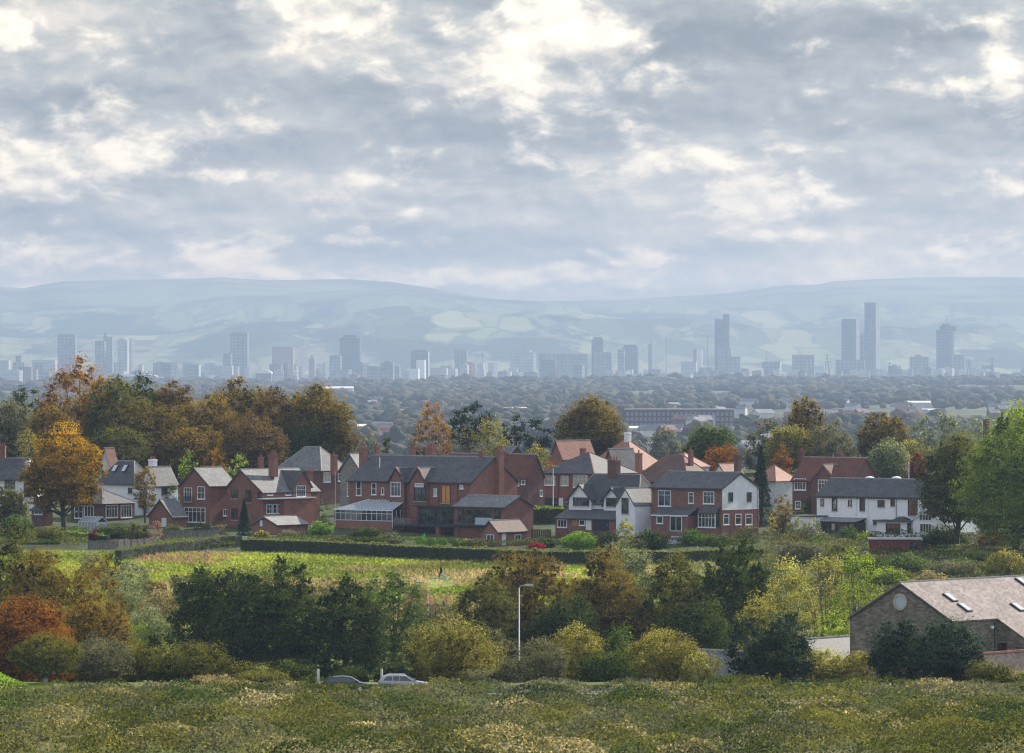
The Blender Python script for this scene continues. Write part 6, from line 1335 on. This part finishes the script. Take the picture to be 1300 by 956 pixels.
def woods(name, N_, ylo, yhi, sub, rmin, rmax, hz_, keepf):
    Vb, Fb = ico(sub); y = rng.uniform(ylo, yhi, N_); d = far_ground_d(y)*rng.uniform(.985, 1.015, N_); t = rng.uniform(-.128, .128, N_); x = t*d
    k = keepf(x, d); x, d = x[k], d[k]; n = len(x); z = ground(x, d)
    r = rng.uniform(rmin, rmax, n)*rng.choice([.7, 1, 1, 1.25], n); h = r*rng.uniform(hz_*.8, hz_*1.25, n)
    ph = rng.uniform(0, 6.28, (n, 1, 3)); Vn = Vb[None]; disp = 1+.20*np.sin(Vn[..., 0]*4+ph[..., 0])*np.sin(Vn[..., 1]*4+ph[..., 1])+.16*np.sin(Vn[..., 2]*7+ph[..., 2]+Vn[..., 0]*5)+rng.normal(size=(n, len(Vb)))*.07
    V = Vn*disp[..., None]*np.stack([r, r, h], -1)[:, None, :]+np.stack([x, d, z+h*.75], -1)[:, None, :]
    Fc = (Fb[None]+(np.arange(n)*len(Vb))[:, None, None]).reshape(-1, 3); v = np.clip(rng.beta(1.6, 2.6, n)+.1*fbm(x/300, d/300, 4, 2), 0, 1)
    o = link(name, npmesh(name, V.reshape(-1, 3), Fc, [WM], True, fa={'v': np.repeat(v, len(Fb))})); tag(o, kind='stuff'); return o
def clear(x, d):
    px = CX+F*x/d; c = fbm(x/260., d/600., 21, 4)
    return np.where(((px > 780) & (px < 945) & (d > 3900) & (d < 4790)) | ((px > 440) & (px < 500) & (d > 3500) & (d < 4620)) | ((px > 795) & (px < 866) & (d > 3700) & (d < 4400)) | ((px > 400) & (px < 450) & (d > 8000) & (d < 9050)) | ((px > 818) & (px < 866) & (d > 2700) & (d < 3320)), 9, c)
woods('woods', 1700, 546, 600, 3, 4, 7.5, .85, lambda x, d: clear(x, d) < .45)
woods('distant_woods', 5200, 505, 556, 2, 5, 9, .75, lambda x, d: clear(x, d) < .38)
woods('distant_woods', 9000, 484.5, 512, 2, 6, 12, .6, lambda x, d: (clear(x*.5, d*.5) < .5) | (d > 10800))
woods('distant_woods', 2200, 484.5, 487, 2, 7, 13, .62, lambda x, d: d > 9500)
# ------------------------------------------------------------------ houses scattered over the plain
TW = {}
def bmesh_house(nm, wm, rm):
    me = bpy.data.meshes.new(nm); w_, dp, h_, r_ = 5.5, 4.2, 5.0, 8.0
    V = [(-w_,-dp,-3),(w_,-dp,-3),(w_,dp,-3),(-w_,dp,-3),(-w_,-dp,h_),(w_,-dp,h_),(w_,dp,h_),(-w_,dp,h_),(-w_,0,r_),(w_,0,r_),(-w_-.4,-dp-.5,h_-.3),(w_+.4,-dp-.5,h_-.3),(w_+.4,0,r_+.15),(-w_-.4,0,r_+.15),(w_+.4,dp+.5,h_-.3),(-w_-.4,dp+.5,h_-.3)]
    Fc = [(0,1,5,4),(2,3,7,6),(1,2,6,9,5),(3,0,4,8,7),(10,11,12,13),(14,15,13,12)]; me.from_pydata(V, [], Fc); me.materials.append(wm); me.materials.append(rm); me.polygons.foreach_set('material_index', [0,0,0,0,1,1]); me.update(); return me
fw, fb = mottled('far_render', (.62,.61,.58), .1, .2), mottled('far_brick', (.20,.10,.08), .2, .2); fr1, fr2, fr3 = mottled('far_slate', (.20,.21,.23), .15, .2), mottled('far_tile', (.24,.13,.10), .15, .2), mottled('far_sheet_roof', (.66,.68,.70), .05, .1)
hm_ = [bmesh_house('house_pale', fw, fr1), bmesh_house('house_brick', fb, fr2), bmesh_house('house_slate', fb, fr1)]
LB = ['tiny pale house far off among the hazy woods of the plain', 'tiny brick house with tiled roof far off on the hazy plain', 'tiny brick house with grey roof far off on the hazy plain']
for i in range(400):
    y = rng.uniform(497, 590); d = float(far_ground_d(np.array([y]))[0]); t = rng.uniform(-.098, .098); x = t*d
    if clear(np.array([x]), np.array([d]))[0] < .3 and rng.random() < .85: continue
    k = int(rng.choice(3, p=[.42,.33,.25])); o = link('distant_house', hm_[k], loc=(x, d, gz(x, d)+rng.uniform(1.0, 2.5))); o.rotation_euler = (0, 0, rng.uniform(-1, 1)); o.scale = (rng.uniform(.9, 2.2), 1.1, 1.1); tag(o, LB[k], 'house', 'distant houses on the plain')
def shed(label, x0, x1, yt, yb, d, mat=None, cat='warehouse', dp=30, name='distant_warehouse'):
    xa, xb = wx(x0, d), wx(x1, d); zb, zt = wz(yb, d), wz(yt, d); r = empty(name, ((xa+xb)/2, d, zb)); tag(r, label, cat, 'large sheds on the plain'); w_ = (xb-xa)/2; h_ = zt-zb
    MB().box(-w_, w_, 0, dp, -8, h_*.55).build('wall', fw, r); MB().prism([(-.8,h_*.55+.05),(dp/2,h_),(dp+.8,h_*.55+.05)], -w_-.6, w_+.6, 'x').build('roof', mat or fr3, r)
for a in [('long white warehouse roof in the haze left of centre', 405, 448, 490.5, 496, 9000), ('wide pale roofs of sheds seen through the gap right of the left wood', 454, 478, 538.5, 545.5, 4600), ('second pale shed roof in the gap, set lower', 466, 496, 541, 547, 4300), ('dull red-roofed shed low in the gap right of the left wood', 444, 490, 547, 554, 3900, fr2),
    ('long white shed below the mill', 800, 862, 541, 547, 4350), ('small white shed left of the mill foot', 768, 790, 539, 543, 4500), ('pale roofs right of the mill in the hazy woods', 1150, 1196, 509, 514, 6800), ('thin bright roof in the far right woods', 1172, 1198, 519, 523, 5900),
    ('grey shed roofs between the pink houses and the green tree', 822, 862, 559, 568, 3300, fr1), ('bright roof among trees at the right gap', 1180, 1190, 566, 571, 2600), ('pale roof glimpsed left of the spire', 640, 672, 517, 522, 5700)]:
    shed(*a)
# ------------------------------------------------------------------ textile mill
d = 4760; xa, xb = wx(793, d), wx(932, d); zb, zt = wz(543.5, d), wz(520.5, d); r = empty('mill', (xa, d, zb)); tag(r, 'long hazy brick mill with three rows of windows beyond the houses', 'mill'); L = xb-xa; Hh = zt-zb
mbk = mottled('mill_brick', (.13,.075,.06), .2, .3); MB().box(0, L, 0, 25, -6, Hh).build('wall', mbk, r); MB().box(-.5, L+.5, -.5, 25.5, Hh, Hh+1.0).build('parapet', mottled('mill_coping', (.35,.34,.33), .1, .2), r); MB().box(-7, -.01, 4, 16, -6, Hh+3.5).build('stair_tower', mbk, r)
wme = None
for i in range(24):
    for q in range(3):
        if wme is None: o = MB().box(-1.2, 1.2, -.25, -.02, -1.5, 1.5).build('window', mottled('mill_glazing', (.22,.24,.26), .1, .3), r); wme = o.data
        else: o = link('window', wme, r)
        o.location = (2.5+i*(L-5)/23, 0, Hh*(.20+.29*q))
# ------------------------------------------------------------------ church spire
d = 7600; x = wx(716, d); r = empty('church_spire', (x, d, wz(508, d))); tag(r, 'tiny dark church spire standing out of the far woods', 'church spire'); k = d/F; dkst = mottled('far_stone', (.07,.07,.07), .2, .2)
MB().box(-1.6*k, 1.6*k, 0, 3.2*k, -8, 12*k).build('tower', dkst, r); MB().poly([(-1.7*k,0,12*k),(1.7*k,0,12*k),(1.7*k,3.3*k,12*k),(-1.7*k,3.3*k,12*k),(0,1.6*k,20*k)], [(0,1,4),(1,2,4),(2,3,4),(3,0,4),(3,2,1,0)]).build('spire', dkst, r)
# ------------------------------------------------------------------ city on the horizon
def facade(name, c, c2, fl=3.4, bay=6.0, ww=.55):
    m, nt, out = newmat(name); tcn = objcoord(nt); s_ = nt.nodes.new('ShaderNodeSeparateXYZ'); nt.links.new(tcn, s_.inputs[0])
    a = MA(nt, 'LESS_THAN', MA(nt, 'FRACT', MA(nt, 'DIVIDE', s_.outputs[2], fl*3)), ww); b = MA(nt, 'LESS_THAN', MA(nt, 'FRACT', MA(nt, 'DIVIDE', MA(nt, 'ADD', s_.outputs[0], s_.outputs[1]), bay)), .6)
    f = MA(nt, 'MULTIPLY', MA(nt, 'ADD', a, b), .5); n = NOISE(nt, tcn, .03, 3, .6); col_ = MIX(nt, MA(nt, 'MULTIPLY', f, SMOOTH(nt, n, .3, .6)), c, c2); BSDF(nt, out, col_, .6, .3); return m
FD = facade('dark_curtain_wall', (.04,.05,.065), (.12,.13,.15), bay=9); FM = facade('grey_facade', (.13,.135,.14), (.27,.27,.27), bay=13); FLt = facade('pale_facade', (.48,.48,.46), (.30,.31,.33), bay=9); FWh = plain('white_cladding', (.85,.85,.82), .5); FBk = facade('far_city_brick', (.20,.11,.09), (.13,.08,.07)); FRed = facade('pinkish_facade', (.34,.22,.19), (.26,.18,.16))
cx_i = 0
def tower(label, x0, x1, yt, mat, xs=None, tops=(), yb=491, d=None, smat=None, name='tower_block', cat='tower block', group='towers of the distant city', dp=None):
    """x0..x1 in the picture; xs = picture x where the lit side face begins"""
    global cx_i; cx_i += 1; d = d or 17000+((cx_i*137) % 13-6)*60; th = R(32) if xs else R(8); xf = wx(xs or x1, d); r = empty(name, (xf, d, wz(yb, d)), -th); tag(r, label, cat, group)
    Wf = (wx(xs or x1, d)-wx(x0, d))/math.cos(th); Dp = (wx(x1, d)-xf)/math.sin(th) if xs else (dp or min(28, Wf)); Hh = wz(yt, d)-wz(yb, d)
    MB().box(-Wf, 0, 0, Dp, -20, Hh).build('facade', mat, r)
    if smat: MB().box(.05, .9, .3, Dp-.3, 2, Hh-.5).build('lit_side_skin', smat, r)  # paler skin over the side face: sunlight put into its colour
    for (a, b, t, b2) in tops:    # rooftop blocks: picture x range, top, base
        xa, xb2 = (wx(a, d)-xf)/math.cos(th), (wx(b, d)-xf)/math.cos(th); MB().box(xa, xb2, Dp*.2, Dp*.8, wz(b2, d)-wz(yb, d)-.5 if b2 > yt-.1 else Hh+.02, wz(t, d)-wz(yb, d)).build('rooftop_block', mat, r)
    return r
T = tower
T('broad dark slab tower far left of the skyline', 73, 95.5, 425.5, FM, tops=[(74.5, 94, 424.3, 426)])
T('stepped pair of grey towers, left block lower', 120.5, 132.5, 433, FM); T('right block of the stepped grey pair, with a taller rooftop step', 131, 142.5, 427.5, FM, tops=[(131, 135, 423, 428)], d=17350)
T('slim ribbed tower with vertical stripes in the left cluster', 149, 161.5, 432, FLt, tops=[(151, 159, 430, 433)]); T('slim pale tower at the right of the striped one', 164.5, 170.5, 429.5, FLt, xs=167)
T('wide ribbed tower left of the first gap in the skyline', 292, 314, 423.5, FM, tops=[(294, 312, 422, 424)]); T('low dark block stuck to the left of the wide ribbed tower', 283, 293, 448.5, FM, d=16700)
T('square dark block with a lit edge, behind the white stadium roof', 236, 254.5, 463, FM, xs=252, smat=FWh, d=15800)
T('broad dull block under the letter gap left of centre', 345, 372, 440.5, FRed); T('dark glass slab with rooftop cap left of the centre skyline', 431, 456.5, 429, FD, tops=[(435, 452, 425.5, 430)]); T('low block left of the dark glass slab', 418, 432, 451, FM, d=16800)
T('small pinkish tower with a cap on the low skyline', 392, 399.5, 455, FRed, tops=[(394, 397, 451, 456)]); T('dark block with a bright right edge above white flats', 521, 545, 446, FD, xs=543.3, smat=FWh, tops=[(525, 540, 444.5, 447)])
T('white block of flats, upper step', 528.5, 539, 457, FWh, d=15500); T('white block of flats, lower left step', 520, 531, 468, FWh, d=15400, yb=489); T('pale plain tower left of the centre', 577, 592.5, 444, FM); T('wide low grey hall left of the white flats', 466, 507, 465, FM, d=15600)
T('row of pale halls right of the white flats', 546, 567, 467, FLt, d=15700); T('tall ribbed office block under the centre skyline', 648, 681, 447, FLt, xs=677, tops=[(652, 672, 444, 448)]); T('long flat grey slab right of the centre', 684, 744.5, 449.5, FM); T('dark end of the long slab', 686, 705, 457, FD, d=16300)
T('narrow dark tower with rounded crown right of the long slab', 751, 765.5, 431, FD, tops=[(752.5, 764, 428, 432)]); T('shoulder block beside the narrow dark tower', 754, 776.5, 447, FM, d=16600); T('bulky dark tower with notched top', 790, 809.5, 440, FD, tops=[(792, 807, 437.5, 441)]); T('low wing left of the bulky dark tower', 784, 792, 443.5, FM, d=16700)
T('thin pale tower right of the bulky dark one', 826, 830, 433, FLt, xs=828.5); T('thin grey companion of the thin pale tower', 823, 826.5, 437, FM); T('small brown tower left of the bright white one', 880, 884.5, 443, FRed); T('small bright white tower before the tall blade tower', 885, 891, 444, FWh); T('low grey block left of the bright white tower', 865, 884, 459, FLt, d=16200)
T('tall dark tower with a glass blade on top, right of centre', 907.3, 925.5, 405.5, FD, tops=[(917.5, 925.3, 398.5, 406)], yb=470, d=17100); T('narrower base of the tall blade-topped tower', 911, 928, 441, FM, d=17040); T('low block right of the blade-topped tower', 914, 939.5, 453, FM, d=16500)
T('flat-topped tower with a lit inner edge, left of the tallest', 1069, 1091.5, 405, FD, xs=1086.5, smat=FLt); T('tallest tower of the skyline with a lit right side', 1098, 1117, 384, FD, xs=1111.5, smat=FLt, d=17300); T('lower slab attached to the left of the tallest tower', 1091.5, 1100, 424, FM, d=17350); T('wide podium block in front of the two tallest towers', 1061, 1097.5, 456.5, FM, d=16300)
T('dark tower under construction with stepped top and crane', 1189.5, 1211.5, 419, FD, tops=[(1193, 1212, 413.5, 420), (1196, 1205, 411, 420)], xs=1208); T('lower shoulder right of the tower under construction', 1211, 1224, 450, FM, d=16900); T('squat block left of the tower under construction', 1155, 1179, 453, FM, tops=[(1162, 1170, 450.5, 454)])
T('wide squat block left of the flat-topped tower', 1006, 1033.5, 450.5, FM); T('low dark block with a bright gable at its right', 968, 992, 459, FM, xs=990, smat=FWh, d=16000)
T('white banded office slab at the far left', 40, 70, 457, FLt, d=16400); T('dark block left of the white banded slab', 16, 31, 460, FM, tops=[(19, 26, 452, 461)], d=16300); T('pale block at the very left edge of the city', 0, 11, 457.5, FLt, d=16200)
# stadium roofs
for lab, a, b, yt, yb_, d in [('white curved stadium roof at the left of the city', 147, 199, 474.8, 480.5, 13500), ('small white stadium roof left of the pylon', 324, 345, 469.5, 478, 13800), ('low bright arch roof near the left edge of the gap', 196, 216, 478.5, 481.5, 13300)]:
    xa, xb = wx(a, d), wx(b, d); r = empty('stadium', ((xa+xb)/2, d, wz(yb_, d))); tag(r, lab, 'stadium'); w_, h_ = (xb-xa)/2, wz(yt, d)-wz(yb_, d)
    MB().prism([(-w_, h_*.45)]+[(w_*math.cos(q), h_*(.45+.55*math.sin(q))) for q in [math.pi*(1-i/12) for i in range(1, 12)]]+[(w_, h_*.45)], 0, 60, 'y').build('roof', FWh, r); MB().box(-w_*.94, w_*.94, 3, 57, -15, h_*.45-.1).build('stand', FM, r)
# low clutter of the city
LC = [(FLt, 'low pale building in the hazy clutter between the city towers'), (FM, 'low grey building in the hazy clutter between the city towers'), (FBk, 'low brick building in the hazy clutter between the city towers'), (FWh, 'tiny bright white building in the city clutter')]
for i in range(290):
    px = rng.uniform(-20, 1320); d = rng.uniform(14500, 18500); q = int(rng.choice(4, p=[.30,.46,.20,.04])); w_ = rng.uniform(3, 18)*(.5 if q == 3 else 1); top = rng.uniform(460, 479) if px < 600 or rng.random() < .25 else rng.uniform(467, 479); w2 = w_/F*d
    mb = MB().box(-w2/2, w2/2, 0, min(w2, 30), -15, wz(top, d)-wz(491, d)); 
    if rng.random() < .4: mb.box(-w2*.2, w2*.25, 4, 12, wz(top, d)-wz(491, d), wz(top-1.6, d)-wz(491, d))
    o = mb.build('city_building', LC[q][0], fix=False); o.location = (wx(px, d), d, wz(491, d)); o.rotation_euler = (0, 0, -rng.choice([.1, .3, .6])); tag(o, LC[q][1], 'building', 'low buildings of the distant city')
# pylons, masts and cranes
pst = plain('pylon_steel', (.10,.11,.12), .6)
def pylon(lab, px, yt, yb_, d, arms=True):
    x = wx(px, d); H = wz(yt, d)-wz(yb_, d); r = empty('pylon', (x, d, wz(yb_, d))); tag(r, lab, 'pylon', 'pylons before the city'); mb = MB(); b = H*.13; k = 1.0
    for sx_ in (-1, 1):
        for sy in (-1, 1): mb.tube([(sx_*b, sy*b, -3), (sx_*b*.35, sy*b*.35, H*.55), (0, 0, H)], [k*.7, k*.55, k*.4], 4)
    for i in range(7):
        z0, z1 = H*.09*i, H*.09*(i+1); w0, w1 = b*(1-.65*z0/(H*.55)) if z0 < H*.55 else b*.35*(1-(z0-H*.55)/(H*.45)), b*(1-.65*z1/(H*.55)) if z1 < H*.55 else b*.35*(1-(z1-H*.55)/(H*.45))
        for sg in (-1, 1): mb.tube([(sg*w0, -w0, z0), (-sg*w1, -w1, z1)], k*.3, 4)
    mb.build('tower', pst, r)
    if arms:
        a = MB(); [a.tube([(-H*w_, 0, H*z_), (H*w_, 0, H*z_)], k*.6, 4) for z_, w_ in ((.62, .17), (.75, .22), (.88, .15))]; a.build('cross_arms', pst, r)
pylon('electricity pylon before the low skyline left of the dark glass slab', 374.5, 461, 492, 12500); pylon('electricity pylon left of the flat-topped tower', 1050, 447, 478, 13000); pylon('small pylon right of the tower under construction', 1230, 455, 477, 14000); pylon('pylon near the right edge of the skyline', 1259.5, 453.5, 478, 13600); pylon('small pylon between the tallest tower and the squat block', 1129, 459, 480, 13200)
def mast(lab, px, yt, yb_, d, jib=0):
    r = empty('crane' if jib else 'mast', (wx(px, d), d, wz(yb_, d))); tag(r, lab, 'crane' if jib else 'mast'); H = wz(yt, d)-wz(yb_, d); MB().tube([(0,0,0),(0,0,H)], 1.1, 5).build('mast', pst, r)
    if jib: MB().tube([(-abs(jib)*.3*(1 if jib > 0 else -1),0,H*.93),(jib,0,H*.93+abs(jib)*.35)], .8, 4).build('jib', pst, r)
mast('thin lone mast between the thin pale tower and the brown one', 845.6, 425, 475, 16500); mast('thin white chimney in the left skyline cluster', 152.3, 462, 478, 14500); mast('crane over the tower under construction', 1202, 401, 418, 17010, 22); mast('small crane left of the blade-topped tower', 898.5, 425, 470, 16800, -24); mast('mast on the skyline left of the podium block', 973.5, 446, 470, 16500); mast('mast right of the small pinkish tower', 612.8, 447, 470, 16000)
